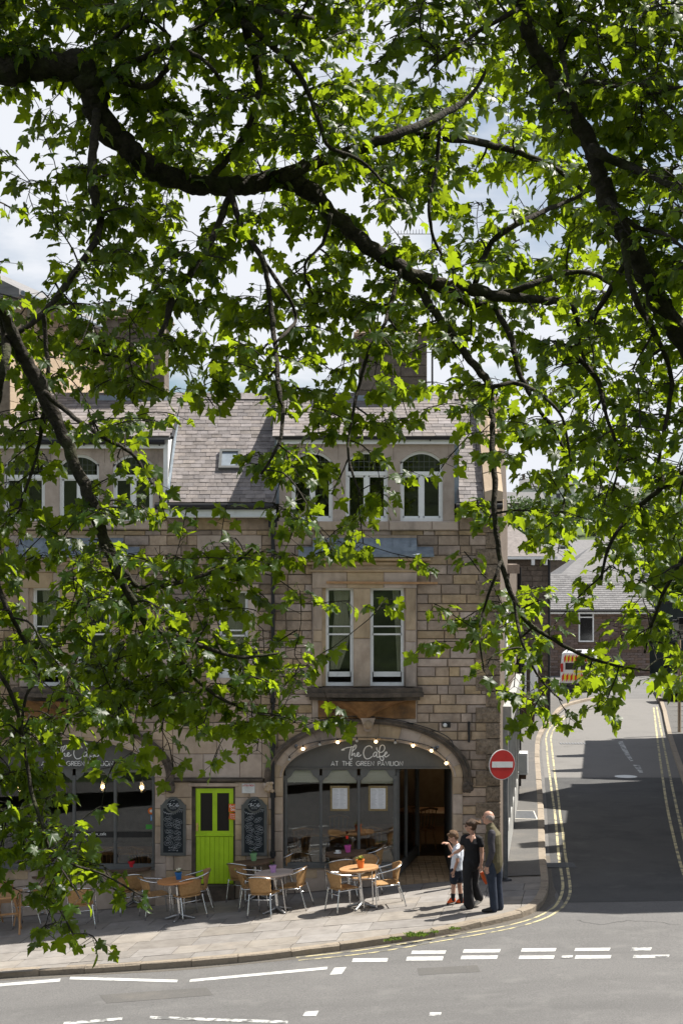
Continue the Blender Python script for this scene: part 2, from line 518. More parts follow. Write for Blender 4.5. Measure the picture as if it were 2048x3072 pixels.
M['blind'] = mk('window blind', (.66,.63,.53), (.76,.73,.63), rough=.85, nscale=4, stretch=(1,1,12))
M['glass'] = mk_glass('window glass', base=.02, wave=.10)
M['shop_glass'] = mk_glass('shop glass', tint=(.88,.9,.89), base=.015, wave=.06)
M['bark'] = mk('bark', (.013,.010,.008), (.048,.040,.030), rough=.95, nscale=26, bump=1.0, bscale=45, stain=((.055,.070,.022), 5, .6, .52, .72), stain2=((.09,.08,.07), 9, .4, .62, .78))
M['leaf'] = mk_leaf('sycamore leaf', (.006,.024,.004), (.018,.052,.007), (.34,.46,.014))
M['leaf_fresh'] = mk_leaf('small plant leaf', (.05,.10,.015), (.11,.19,.03), (.2,.3,.04))
M['far_leaf'] = mk_leaf('far foliage', (.035,.07,.02), (.08,.13,.035), (.12,.18,.04))
M['brick'] = mk('red brown brick', (.125,.084,.066), (.185,.128,.102), rough=.9, nscale=9, rnd=.22, hue=.01, stretch=(1,1,5))
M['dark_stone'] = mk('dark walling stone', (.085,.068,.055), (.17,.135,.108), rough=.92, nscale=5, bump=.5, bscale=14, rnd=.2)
M['render'] = mk('pale render', (.52,.52,.50), (.62,.62,.59), rough=.9, nscale=1)
M['van_white'] = mk('white van paint', (.76,.77,.78), (.80,.81,.82), rough=.25, spec=.5)
M['tyre'] = mk('tyre rubber', (.012,.012,.012), (.02,.02,.02), rough=.8)
M['rim'] = mk('wheel rim', (.35,.36,.37), (.5,.51,.52), rough=.3, metal=.9)
M['car_glass'] = mk('dark car glass', (.01,.012,.014), (.016,.018,.02), rough=.08, spec=.6)
M['yellow_hi'] = mk('reflective yellow', (.78,.66,.03), (.84,.72,.05), rough=.4)
M['red_hi'] = mk('reflective red', (.62,.03,.015), (.70,.05,.02), rough=.4)
M['bulb_on'] = mk_emit('lit bulb', (1,.74,.40), 5.0)
M['bulb_warm'] = mk_emit('warm room lamp', (1,.66,.34), 40.0)
M['bulb_off'] = mk('unlit bulb', (.42,.40,.36), (.52,.50,.45), rough=.2, spec=.6)
M['pend_glass'] = mk_glass('lamp glass', tint=(.95,.85,.7), base=.06)
M['wicker'] = None
def mk_wicker(name, a, b):
    m = mk(name, a, b, rough=.55, nscale=25, rnd=.12, spec=.35)
    t = m.node_tree; N = t.nodes; L = t.links
    bs = N['Principled BSDF']
    tcn = N.new('ShaderNodeTexCoord')
    src = bs.inputs['Base Color'].links[0].from_socket
    w = N.new('ShaderNodeTexWave'); w.wave_type = 'BANDS'; w.bands_direction = 'X'
    w.inputs['Scale'].default_value = 22; w.inputs['Distortion'].default_value = .6; w.inputs['Detail'].default_value = 1
    L.new(tcn.outputs['Object'], w.inputs['Vector'])
    mx = N.new('ShaderNodeMix'); mx.data_type = 'RGBA'; mx.blend_type = 'MULTIPLY'
    rp = N.new('ShaderNodeValToRGB'); rp.color_ramp.elements[0].color = (.55,.5,.45,1); rp.color_ramp.elements[0].position = .2; rp.color_ramp.elements[1].position = .6
    L.new(w.outputs['Fac'], rp.inputs[0])
    mx.inputs['Factor'].default_value = 1
    L.new(src, mx.inputs['A']); L.new(rp.outputs[0], mx.inputs['B']); L.new(mx.outputs['Result'], bs.inputs['Base Color'])
    bp = N.new('ShaderNodeBump'); bp.inputs['Strength'].default_value = .6; bp.inputs['Distance'].default_value = .006
    L.new(w.outputs['Fac'], bp.inputs['Height']); L.new(bp.outputs[0], bs.inputs['Normal'])
    return m
M['wicker'] = mk_wicker('woven cane', (.40,.23,.095), (.58,.36,.165))
M_GATE = None
def plain(name, c, rough=.6, **k):
    return mk(name, tuple(q*.9 for q in c), tuple(min(1, q*1.1) for q in c), rough=rough, **k)
M['gate_dark'] = plain('dark gate paint', (.012,.020,.018), .7)
# ---------------------------------------------------------------- ground, road, pavement
def grid_mesh(name, xs, ys, zf, mat, kind='structure'):
    me = bpy.data.meshes.new(name)
    v = [(x, y, zf(x, y)) for y in ys for x in xs]
    nx = len(xs)
    f = [(j*nx+i, j*nx+i+1, (j+1)*nx+i+1, (j+1)*nx+i) for j in range(len(ys)-1) for i in range(nx-1)]
    me.from_pydata(v, [], f)
    me.materials.append(mat)
    me.polygons.foreach_set('use_smooth', [True]*len(f))
    o = link(name, me)
    return tag(o, kind=kind)
def sstep(a, b, x):
    t = min(1, max(0, (x-a)/(b-a))); return t*t*(3-2*t)
def hill_z(x, y):
    z = -1.2 + 22*sstep(135, 560, y) + 8*sstep(560, 1400, y)
    z += 2.0*math.sin(x*.021+1)*sstep(150, 400, y) + 1.0*math.sin(x*.05+y*.013)*sstep(150, 400, y)
    return z
grd = grid_mesh('ground', [i*25-800 for i in range(65)], [-160+i*20 for i in range(90)], lambda x, y: hill_z(x, y) if y > 60 else -2.8, M['far_grass'])
tag(grd, 'green valley floor and far hillside behind the town', 'ground')

road = grid_mesh('road', [-70,-50,-40,-30,-20,-14]+[-12+i*.5 for i in range(44)]+[12,16,24,40,70], [14.5+i*1.5 for i in range(66)], lambda x, y: zg(x)-.12, M['asphalt'])
tag(road, 'grey asphalt road with worn white and yellow markings', 'road')

# grassy bank on the near side, where the photographer and the trees stand
def bank_z(x, y):
    b = zg(x)*.5
    return b + (-.15 if y > 17.9 else (0.03 if y > 15.6 else .03 + (15.6-y)*.285 + .12*math.sin(x*1.3+y)+.1*math.sin(y*2.1-x*.7)))
bank = grid_mesh('grass_bank', [i*1.2-60 for i in range(101)], [-60+i*3 for i in range(20)]+[0+i*.6 for i in range(26)]+[15.6], bank_z, M['grass'])
tag(bank, 'grassy bank rising on the near side of the road', 'bank')
nearp = grid_mesh('near_pavement', [i*2-60 for i in range(61)], [15.55,16.5,17.9], lambda x, y: zg(x)*.5+.035 if x < 5 else zg(5)*.5+.035, M['asphalt_path'])
tag(nearp, 'asphalt footpath along the foot of the grassy bank', 'pavement')

KPX = [(-330,2936),(-160,2925),(0,2913),(353,2894),(712,2868),(1000,2834),(1136,2815),(1274,2795),(1366,2778),(1504,2748),(1580,2728),(1620,2704),(1640,2670),(1644,2640),(1639,2590),(1635,2550),(1630,2427),(1622,2328),(1617,2254),(1624,2200),(1660,2150),(1700,2112),(1790,2090)]
K = [GP(x, y) for x, y in KPX]
Kp = smoothpath([(p.x, p.y) for p in K], 6)
def offset_line(P, d):
    P = np.array(P); T = np.gradient(P, axis=0)
    T /= np.linalg.norm(T, axis=1)[:, None] + 1e-9
    return P + np.stack([-T[:,1], T[:,0]], 1)*d      # to the left of travel
KI = offset_line(Kp, .15)          # inner edge of the kerb
pav = None
# corner index: kerb as far as the facade line
ci = int(np.argmax(Kp[:,1] > 33.2))
main_poly = [tuple(p) for p in KI[:ci]] + [(KI[ci-1][0], 33.4), (-12, 33.4)]
main_poly = [(-12, main_poly[0][1])] + main_poly
def clip_convex(poly, convex):
    outp = list(poly)
    n = len(convex)
    for i in range(n):
        ax, ay = convex[i]; bx, by = convex[(i+1) % n]
        if abs(ax-bx)+abs(ay-by) < 1e-9: continue
        ins = outp; outp = []
        if not ins: break
        def side(p): return (bx-ax)*(p[1]-ay)-(by-ay)*(p[0]-ax)
        for j in range(len(ins)):
            p, q = ins[j-1], ins[j]
            sp, sq = side(p), side(q)
            if sq >= -1e-9:
                if sp < -1e-9:
                    t = sp/(sp-sq); outp.append((p[0]+(q[0]-p[0])*t, p[1]+(q[1]-p[1])*t))
                outp.append(q)
            elif sp >= -1e-9:
                t = sp/(sp-sq); outp.append((p[0]+(q[0]-p[0])*t, p[1]+(q[1]-p[1])*t))
    return outp
def hull(pts):
    pts = sorted(set((round(a,4), round(b,4)) for a, b in pts))
    def half(ps):
        h = []
        for p in ps:
            while len(h) > 1 and (h[-1][0]-h[-2][0])*(p[1]-h[-2][1])-(h[-1][1]-h[-2][1])*(p[0]-h[-2][0]) <= 0: h.pop()
            h.append(p)
        return h
    a = half(pts); b = half(pts[::-1])
    return a[:-1]+b[:-1]
CONV = hull(main_poly)
mb = MB()
x = -12.0
while x < 4.6:
    y = 26.5
    while y < 33.4:
        q = clip_convex([(x,y),(x+.5,y),(x+.5,y+1),(x,y+1)], CONV)
        if len(q) > 2:
            mb.add([(a, b, zg(a)-.016) for a, b in q], [list(range(len(q)))])
        y += 1
    x += .5
# side street pavement (left)
SK = .13
def wallx(y): return 3.07+SK*(y-32.5)
for i in range(ci-2, len(KI)-1):
    (x1, y1), (x2, y2) = KI[i], KI[i+1]
    def lx(y): return wallx(y)-.1 if y < 45.6 else wallx(y)-3.2
    if y2 > y1+.01:
        mb.add([(lx(y1),y1,zg(lx(y1))-.006),(x1,y1,zg(x1)-.006),(x2,y2,zg(x2)-.006),(lx(y2),y2,zg(lx(y2))-.006)], [(0,1,2,3)])
mb.mi = 0
pav = mb.build('pavement', [M['joint']])
tag(pav, 'stone flagged pavement sloping past the cafe', 'pavement', kind='structure')
# side street surface over the joint bed
mb = MB()
for i in range(ci-2, len(KI)-1):
    (x1, y1), (x2, y2) = KI[i], KI[i+1]
    if y2 > y1+.01:
        l1 = lx(y1)+.09; l2 = lx(y2)+.09
        mb.add([(l1,y1,zg(l1)+.002),(x1,y1,zg(x1)+.002),(x2,y2,zg(x2)+.002),(l2,y2,zg(l2)+.002)], [(0,1,2,3)])
so = mb.build('side_path', M['asphalt_path'], pav)
# flagstones, one by one
row = 0
y = 32.48
while y > 27.2:
    d = random.choice((.55,.62,.62,.70))
    x = -9.5 + random.uniform(0, .8)
    while x < 4.4:
        w = random.choice((.55,.7,.85,.95,1.1))
        g = .006
        sk = .17
        quad = [(x+g-d*sk, y-d+g), (x+w-g-d*sk, y-d+g), (x+w-g, y-g), (x+g, y-g)]
        q = clip_convex(quad, CONV)
        if len(q) > 2:
            A = abs(sum(q[i-1][0]*q[i][1]-q[i][0]*q[i-1][1] for i in range(len(q))))/2
            cx = sum(p[0] for p in q)/len(q); cy = sum(p[1] for p in q)/len(q)
            if A > .02 and not (cy > 32.5):
                dz = random.uniform(-.003, .003); tx = random.uniform(-.003,.003)
                m2 = MB().prismz(q, lambda a, b: zg(a)-.03, lambda a, b: zg(a)+dz+tx*(a-cx))
                m2.build('paving_slab', M['slab'], pav)
        x += w
    y -= d
# kerb stones, one by one
acc = 0; start = 0
seglen = [0]+list(np.cumsum(np.linalg.norm(np.diff(Kp, axis=0), axis=1)))
cur = 0.0
total = seglen[-1]
def at_len(P, s_):
    i = min(max(np.searchsorted(seglen, s_)-1, 0), len(P)-2)
    t = (s_-seglen[i])/max(1e-9, seglen[i+1]-seglen[i])
    return P[i]+(P[i+1]-P[i])*t
while cur < total-.2:
    ln = random.uniform(.75, 1.05)
    e = min(cur+ln, total)
    n = 3
    outer = [at_len(Kp, cur+.005+(e-cur-.01)*k/n) for k in range(n+1)]
    inner = [at_len(KI, cur+.005+(e-cur-.01)*k/n) for k in range(n+1)]
    ch = random.uniform(.015,.035)
    m2 = MB()
    dz = random.uniform(-.006,.008)
    mid = [o_+(i_-o_)*(ch/.15) for o_, i_ in zip(outer, inner)]
    rings = []
    for o_, c_, i_ in zip(outer, mid, inner):
        zz = zg(o_[0])
        rings.append([(o_[0],o_[1],zz-.16),(o_[0],o_[1],zz-ch*random.uniform(.6,1.2)+dz),(c_[0],c_[1],zz+dz),(i_[0],i_[1],zz+.002+dz),(i_[0],i_[1],zz-.16)])
    vs_ = [p for r_ in rings for p in r_]
    fs = []
    for k in range(n):
        for j in range(5):
            l = (j+1) % 5
            fs.append((k*5+j, (k+1)*5+j, (k+1)*5+l, k*5+l))
    fs += [(4,3,2,1,0), tuple(n*5+j for j in range(5))]
    m2.add(vs_, fs).build('kerb_stone', M['kerb'], pav)
    cur = e
# right hand pavement of the side street
RKPX = [(1960,2070),(1983,2119),(2001,2202),(2048,2345),(2095,2480),(2150,2620),(2230,2700),(2360,2760),(2600,2790)]
RK = smoothpath([(GP(x, y).x, GP(x, y).y) for x, y in RKPX], 5)
RI = offset_line(RK, .15)
mb = MB()
for i in range(len(RI)-1):
    a, b = RI[i], RI[i+1]
    mb.add([(a[0],a[1],.155),(b[0],b[1],.155),(b[0]+9,b[1]+2,.155),(a[0]+9,a[1],.155)], [(0,1,2,3)])
rp_ = mb.build('side_pavement', M['asphalt_path'])
tag(rp_, 'narrow asphalt pavement on the far edge of the side street', 'pavement', kind='structure')
for i in range(0, len(RK)-2, 2):
    m2 = MB()
    q = [tuple(RK[i]), tuple(RK[i+2]*.998+RK[i]*.002), tuple(RI[i+2]), tuple(RI[i])]
    m2.prismz(q, 0.0, .17).build('kerb_stone', M['kerb'], rp_)

# markings
RD = -.12+.005
def mark(pts, mat, dz=RD, name='road_marking'):
    m2 = MB()
    q = [GP(x, y, dz) for x, y in pts]
    m2.add(q, [list(range(len(q)))])
    return m2.build(name, mat, road)
def ribbon(px, w, mat, dz=RD):
    q = [GP(x, y, dz) for x, y in px]
    P = smoothpath([(p.x, p.y) for p in q], 5)
    A = offset_line(P, w/2); B = offset_line(P, -w/2)
    m2 = MB()
    for i in range(len(P)-1):
        m2.add([(A[i][0],A[i][1],zg(A[i][0])+dz),(B[i][0],B[i][1],zg(B[i][0])+dz),(B[i+1][0],B[i+1][1],zg(B[i+1][0])+dz),(A[i+1][0],A[i+1][1],zg(A[i+1][0])+dz)], [(0,1,2,3)])
    return m2.build('road_marking', mat, road)
for a, b, y0, y1, w in [(1232,1336,2851,2861,0),(1387,1499,2847,2857,0),(1561,1666,2844,2854,0),(1721,1828,2843,2852,0),(1890,1952,2842,2851,1),
                     (1055,1162,2874,2885,0),(1217,1328,2869,2881,0),(1380,1491,2866,2877,0),(1554,1661,2866,2876,0),(1681,1716,2866,2874,1),(1722,1831,2865,2875,0),(1896,2005,2864,2873,1)]:
    mark([(a,y1+1),(b-2,y1),(b+2,y0),(a+4,y0+1)], M['line_worn'] if w else M['line_white'])
def line(x1, y1, x2, y2, t, mat):
    mark([(x1,y1+t/2),(x2,y2+t/2),(x2+3,y2-t/2),(x1+3,y1-t/2)], mat)
line(-40,2958,180,2940,9,M['line_white'])
line(209,2934,531,2943,8,M['line_white'])
line(568,2942,980,2904,8,M['line_white'])
mark([(989,2924),(1024,2922),(1039,2901),(1003,2903)], M['line_white'])
line(190,3070,366,3056,8,M['line_worn'])
line(448,3052,862,3066,8,M['line_worn'])
mark([(908,3048),(948,3048),(956,3032),(916,3032)], M['line_worn'])
line(1286,3042,2100,3034,10,M['line_worn'])
YA = [(888,2872),(1100,2848),(1300,2815),(1450,2790),(1530,2774),(1600,2754),(1650,2729),(1674,2704),(1687,2661),(1680,2604),(1674,2562),(1669,2500),(1663,2439),(1656,2390),(1648,2330),(1642,2283),(1639,2242),(1637,2212),(1650,2182),(1690,2146)]
YB = [(895,2881),(1120,2857),(1320,2823),(1470,2797),(1560,2778),(1632,2755),(1674,2731),(1696,2708),(1709,2671),(1701,2604),(1694,2562),(1687,2496),(1679,2446),(1673,2390),(1664,2330),(1661,2303),(1654,2242),(1652,2210),(1664,2182),(1701,2147)]
ribbon(YA, .055, M['line_yellow']); ribbon(YB, .055, M['line_yellow'])
ribbon([(1959,2122),(1972,2230),(1986,2333),(2001,2428),(2025,2535),(2046,2613),(2075,2690)], .065, M['line_yellow'])
ribbon([(1968,2120),(1981,2190),(1995,2262),(2019,2381),(2048,2510),(2085,2640)], .065, M['line_yellow'])
def street_patch(left, right, mat):
    L_ = smoothpath(left, 6); R_ = smoothpath(right, 6); n = 16
    m2 = MB()
    g = [[GP(a[0]+(b[0]-a[0])*k/n, a[1]+(b[1]-a[1])*k/n, RD-.0025) for k in range(n+1)] for a, b in zip(L_, R_)]
    for q in range(len(g)-1):
        for k in range(n): m2.add([g[q][k], g[q][k+1], g[q+1][k+1], g[q+1][k]], [(0,1,2,3)])
    return m2.build('road_patch', mat, road)
street_patch([(1690,2708),(1662,2662),(1652,2600),(1645,2540),(1640,2440),(1632,2333)], [(2200,2700),(2155,2640),(2110,2540),(2095,2490),(2070,2420),(2044,2333)], M['asphalt_shade'])  # near stretch: the terrace's shade is partly put into the surface colour
street_patch([(1632,2332),(1624,2260),(1628,2212),(1662,2158),(1712,2116),(1760,2096)], [(2043,2332),(2018,2260),(2002,2205),(1993,2160),(1982,2118),(1976,2096)], M['asphalt_pale'])
# worn patches, covers and gratings in the side street
mark([(1852,2226),(1866,2223),(1880,2250),(1898,2282),(1890,2284),(1872,2262)], M['line_worn'])
mark([(1897,2294),(1916,2292),(1928,2318),(1918,2320)], M['line_worn'])
def disc_px(x, y, rm, mat, name, dz=RD):
    c = GP(x, y, dz)
    m2 = MB().lathe([(rm,0),(rm*.92,.004),(0,.004)], (c.x,c.y,c.z-.003), 20)
    return m2.build(name, mat, road)
disc_px(1876,2329,.33,M['sign_white'],'manhole_cover')
c = GP(1716,2231,RD)
m2 = MB()
for i in range(9): m2.box(c.x-.42+i*.1, c.x-.37+i*.1, c.y-.22, c.y+.22, c.z-.01, c.z+.012)
m2.build('drain_grate', M['cast'], road)
c = GP(1680,2596,RD)
m2 = MB()
for i in range(8): m2.box(c.x-.3, c.x+.3, c.y-.26+i*.07, c.y-.225+i*.07, c.z-.01, c.z+.008)
m2.build('drain_grate', M['black'], road)
a = GP(1535,2456,.004); b = GP(1612,2458,.004); e = GP(1601,2432,.004); f = GP(1535,2431,.004)
m2 = MB().add([a,b,e,f], [(0,1,2,3)])
uc = m2.build('access_cover', M['cream'], pav)
cc = (a+b+e+f)/4
MB().add([cc+(p-cc)*.9+Vector((0,0,.004)) for p in (a,b,e,f)], [(0,1,2,3)]).build('cover_plate', M['pole'], uc)
# cracks and gutter dirt
M['crack'] = mk('tar crack', (.022,.022,.022), (.04,.04,.04), rough=.9)
M['dirt'] = mk('gutter grit', (.075,.068,.058), (.14,.125,.105), rough=.95, nscale=30)
rc = random.Random(12)
for pts in ([(1730,2760),(1800,2772),(1900,2762),(2040,2775)],[(1752,2520),(1800,2500),(1850,2512),(1960,2470)],[(1690,2240),(1780,2232),(1880,2238),(1980,2226)]):
    q = smoothpath(pts, 7); q = [(a+rc.uniform(-4,4), b+rc.uniform(-2,2)) for a, b in q]
    ribbon(q, .010, M['crack'], RD-.001).name = 'crack'
gp = [KPX[i] for i in range(2, 16)]
gl_ = offset_line([(GP(a, b).x, GP(a, b).y) for a, b in gp], -.09)
m2 = MB(); gl2 = smoothpath([tuple(p) for p in gl_], 6)
for i in range(len(gl2)-1):
    w1 = .07+.03*math.sin(i*.9); w2 = .07+.03*math.sin((i+1)*.9)
    A, B = gl2[i], gl2[i+1]; tn = (B-A)/max(1e-6, np.linalg.norm(B-A)); nv_ = np.array([-tn[1], tn[0]])
    q = [A-nv_*w1, B-nv_*w2, B+nv_*.10, A+nv_*.10]
    m2.add([(a, b, zg(a)-.118) for a, b in q], [(0,1,2,3)])
m2.build('gutter_grit', M['dirt'], road)
# asphalt patch repairs
for q in ([(1250,2905),(1430,2895),(1440,2915),(1255,2926)], [(300,2985),(620,2962),(640,2985),(320,3010)]):
    mark(q, M['asphalt_path'], RD-.002, 'road_patch')
# ---------------------------------------------------------------- lettering
def arc(cx, cy, rx, ry, a0, a1, n=12):
    return [(cx+rx*math.cos(R(a0+(a1-a0)*i/n)), cy+ry*math.sin(R(a0+(a1-a0)*i/n))) for i in range(n+1)]
CAPS = {'A': (.78, [[(0,0),(.39,1),(.78,0)],[(.14,.32),(.64,.32)]]), 'T': (.66, [[(0,1),(.66,1)],[(.33,1),(.33,0)]]),
 'H': (.70, [[(0,0),(0,1)],[(.7,0),(.7,1)],[(0,.52),(.7,.52)]]), 'E': (.52, [[(.52,1),(0,1),(0,0),(.52,0)],[(0,.52),(.48,.52)]]),
 'G': (.92, [arc(.48,.5,.48,.5,45,340,18)+[(.93,.45),(.55,.45)]]), 'R': (.58, [[(0,0),(0,1),(.3,1)]+arc(.3,.74,.26,.26,90,-90,8)+[(0,.48)],[(.28,.48),(.58,0)]]),
 'N': (.74, [[(0,0),(0,1),(.74,0),(.74,1)]]), 'P': (.55, [[(0,0),(0,1),(.3,1)]+arc(.3,.73,.25,.27,90,-90,8)+[(0,.46)]]),
 'V': (.76, [[(0,1),(.38,0),(.76,1)]]), 'I': (.02, [[(0,0),(0,1)]]), 'L': (.46, [[(0,1),(0,0),(.46,0)]]), 'O': (.98, [arc(.49,.5,.49,.5,0,360,22)]),
 'C': (.82, [arc(.48,.5,.48,.5,45,315,16)]), 'F': (.5, [[(.5,1),(0,1),(0,0)],[(0,.52),(.45,.52)]]), 'U': (.66, [[(0,1),(0,.32)]+arc(.33,.32,.33,.32,180,360,10)+[(.66,1)]]),
 'S': (.52, [arc(.26,.75,.25,.25,40,270,10)+arc(.26,.25,.26,.25,90,-140,10)]), ' ': (.55, [])}
def caps_strokes(s, x0, x1, z0, z1, gap=.22):
    tot = sum(CAPS[c][0]+gap for c in s)-gap
    k = (x1-x0)/tot; h = z1-z0
    x = x0; res = []
    for c in s:
        w, st = CAPS[c]
        for l in st: res.append([(x+a*k, z0+b*h) for a, b in l])
        x += (w+gap)*k
    return res
THE_CAFE = [[(350,210),(310,216),(288,214),(320,196),(380,173),(440,160),(500,153),(560,150)],
 [(487,138),(470,190),(450,270),(440,340),(445,390),(465,410),(485,395),(492,368)],
 [(500,240),(530,215),(560,185),(578,150),(575,122),(552,116),(530,140),(510,190),(495,260),(488,330),(515,295),(540,278),(548,295),(542,325),(560,338),(590,325)],
 [(590,320),(612,305),(628,282),(618,262),(600,275),(590,305),(598,332),(625,340),(655,325),(676,305)],
 [(880,178),(882,155),(850,135),(805,137),(760,165),(730,220),(720,280),(735,340),(770,385),(815,385),(860,365),(890,335)],
 [(985,265),(955,255),(925,280),(912,320),(925,345),(955,330),(980,285),(988,258),(978,310),(985,350),(1010,355),(1035,330)],
 [(978,165),(982,200),(1005,240),(1050,262),(1095,250),(1130,210),(1138,160),(1115,122),(1080,118),(1050,150),(1035,210),(1030,290),(1040,360),(1065,410),(1095,422),(1112,395),(1108,360),(1085,345),(1055,338),(1030,342)],
 [(1040,344),(1095,336),(1130,308),(1165,290),(1182,270),(1168,252),(1145,270),(1135,310),(1145,345),(1170,348),(1200,330),(1227,303)]]
def stroke_mesh(mb, lines, y, r, smooth=False, n=5, fn=None):
    for l in lines:
        P = smoothpath(l, 4) if smooth and len(l) > 2 else np.array(l, float)
        mb.tube([(a, y, b) for a, b in P], r, n)
def text_obj(s, name, x0, x1, z0, z1, y, mat, parent, offset=0.0, keep=False):
    cu = bpy.data.curves.new(name, 'FONT')
    cu.body = s; cu.size = 1; cu.extrude = .02; cu.offset = offset
    o = bpy.data.objects.new(name, cu); COL.objects.link(o)
    dg = bpy.context.evaluated_depsgraph_get()
    me = bpy.data.meshes.new_from_object(o.evaluated_get(dg))
    bpy.data.objects.remove(o); bpy.data.curves.remove(cu)
    n = len(me.vertices)
    if n == 0: return None
    co = np.empty(n*3, np.float32); me.vertices.foreach_get('co', co); co = co.reshape(-1, 3)
    lo = co.min(0); hi = co.max(0)
    kx = (x1-x0)/max(1e-6, hi[0]-lo[0]); kz = (z1-z0)/max(1e-6, hi[1]-lo[1])
    if keep: kx = kz = min(kx, kz)
    w = wloc(parent)
    new = np.stack([x0+(co[:,0]-lo[0])*kx-w.x, np.where(co[:,2] > 0, y, y+.003)-w.y, z0+(co[:,1]-lo[1])*kz-w.z], 1)
    me.vertices.foreach_set('co', new.ravel().astype(np.float32))
    me.materials.clear(); me.materials.append(mat)
    me.update()
    return link(name, me, parent)

# ---------------------------------------------------------------- the cafe building
BY = DF
bld = empty('cafe_building', (fx(760), BY, 0), 'three-storey gritstone corner building with two arched cafe shopfronts and slate roof', 'building')
QX = 1428
ARCHES = ((1103, 284, 254), (215, 284, 250))     # centre, outer half width, inner half width in px
SPR, OTOP, ITOP = 2330, 2172, 2219
def arch_z(px, cx, a, top):
    t = (px-cx)/a
    return SPR-(SPR-top)*math.sqrt(max(0, 1-t*t)) if abs(t) < 1 else SPR
RECTS = [(488,832,2168,2800), (936,1250,1606,2168), (58,372,1606,2168), (624,776,1753,2056), (592,784,1606,1666)]
def openings(y0, y1):
    """px intervals blocked between rows y0 (top) and y1 (bottom)"""
    b = []
    for x0, x1, t, l in RECTS:
        if y0 < l-2 and y1 > t+2: b.append((x0, x1))
    for cx, ao, ai in ARCHES:
        if y1 > OTOP:
            if y1 >= SPR: w = ao
            else:
                q = (SPR-y1)/(SPR-OTOP); w = ao*math.sqrt(max(0, 1-q*q))
            b.append((cx-w+9, cx+w-9))
    return sorted(b)
wall = MB(); loose = MB()
UNIT = []
for k in range(6):
    m2 = MB()
    j = lambda s=.035: random.uniform(-s, s)
    p = [(-.5+j(.012),.3,-.5+j(.03)),(.5+j(.012),.3,-.5+j(.03)),(.5+j(.012),.3,.5+j(.03)),(-.5+j(.012),.3,.5+j(.03)),
         (-.475,-.5+j(.1),-.44),(.475,-.5+j(.1),-.44),(.475,-.5+j(.1),.44),(-.475,-.5+j(.1),.44),(0+j(.2),-.62,0+j(.2))]
    m2.add(p, [(4,5,8),(5,6,8),(6,7,8),(7,4,8),(0,1,5,4),(1,2,6,5),(2,3,7,6),(3,0,4,7),(3,2,1,0)])
    UNIT.append(m2.mesh('stone', M['stone']))
wall_o = None
stone_specs = []
def course(y0, y1, xl, xr, wmin=30, wmax=104):
    blk = openings(y0, y1)
    x = xl; iv = []
    for a, b in blk:
        if a > x: iv.append((x, min(a, xr)))
        x = max(x, b)
    if x < xr: iv.append((x, xr))
    for a, b in iv:
        if b-a < 3: continue
        wall.box(fx(a), fx(b), BY+.03, BY+.38, fz(y1), fz(y0))
        x = a
        while x < b-1:
            w = random.uniform(wmin, wmax)
            if b-(x+w) < wmin*.6: w = b-x
            stone_specs.append((x, x+w, y0, y1))
            x += w
rows = []
brk = [1591,1606,1666,1753,2056,2168,2780]
for b0, b1 in zip(brk, brk[1:]):
    n = max(1, round((b1-b0)/27.5))
    cuts = [b0+(b1-b0)*q/n+(random.uniform(-3,3) if 0 < q < n else 0) for q in range(n+1)]
    rows += list(zip(cuts, cuts[1:]))
for y0, y1 in rows:
    course(y0, y1, -215, QX+34)
course(1552, 1591, 476, 828, 80, 130)
course(1545, 1591, 1374, QX+40, 60, 90)
wall_o = wall.build('wall', M['mortar'], bld)
stone_specs.sort(key=lambda s_: -((s_[0] > 830)*100000 + (s_[1]-s_[0])*(s_[3]-s_[2])))
w0 = wloc(bld)
for i, (x0, x1, y0, y1) in enumerate(stone_specs):
    g = .6
    xa, xb, za, zb = fx(x0+g), fx(x1-g), fz(y1-g), fz(y0+g)
    dp = random.uniform(.045, .06)
    if i < 290:
        o = link('stone', UNIT[i % 6], wall_o, (((xa+xb)/2)-w0.x, BY+.028-w0.y, ((za+zb)/2)-w0.z))
        o.scale = (xb-xa, dp, zb-za)
    else:
        loose.bbox(xa, xb, BY-random.uniform(0,.012), BY+.05, za, zb, .012)
tag(loose.build('stonework', M['stone'], wall_o), kind='stuff')

def blocks(name, mat, rects, y0=None, y1=None, parent=None, b=.008, gap=.6):
    """a list of px rectangles as single dressed stones"""
    for (xa, xb, ya, yb) in rects:
        m2 = MB().bbox(fx(xa+gap), fx(xb-gap), (BY-.012 if y0 is None else y0)+random.uniform(-.004,.004), BY+.3 if y1 is None else y1, fz(yb-gap), fz(ya+gap), b)
        m2.build(name, mat, parent or bld)

# quoins at the corner
i = 0; yq = 1551.0
while yq < 2660:
    h = 47.5
    xa = QX-3 if i % 2 == 0 else QX+27
    dpt = .38 if i % 2 else .62
    m2 = MB()
    x0, x1, z0, z1 = fx(xa+1), fx(1500), fz(yq+h-1), fz(yq+1)
    yb = BY-.052+random.uniform(-.006,.006)
    # rusticated face: a raised rough panel in a smooth margin
    m2.bbox(x0, x1, yb+.03, BY+dpt, z0, z1, .012)
    n1, n2 = 7, 5
    pts = []; fs = []
    for a in range(n1+1):
        for c in range(n2+1):
            e = 0 if a in (0,n1) or c in (0,n2) else random.uniform(.004,.022)
            pts.append((x0+.03+(x1-x0-.06)*a/n1, yb+.029-e, z0+.025+(z1-z0-.05)*c/n2))
    for a in range(n1):
        for c in range(n2):
            fs.append((a*(n2+1)+c, (a+1)*(n2+1)+c, (a+1)*(n2+1)+c+1, a*(n2+1)+c+1))
    m2.add(pts, fs)
    m2.build('quoin', M['vermic'], wall_o)
    yq += h; i += 1

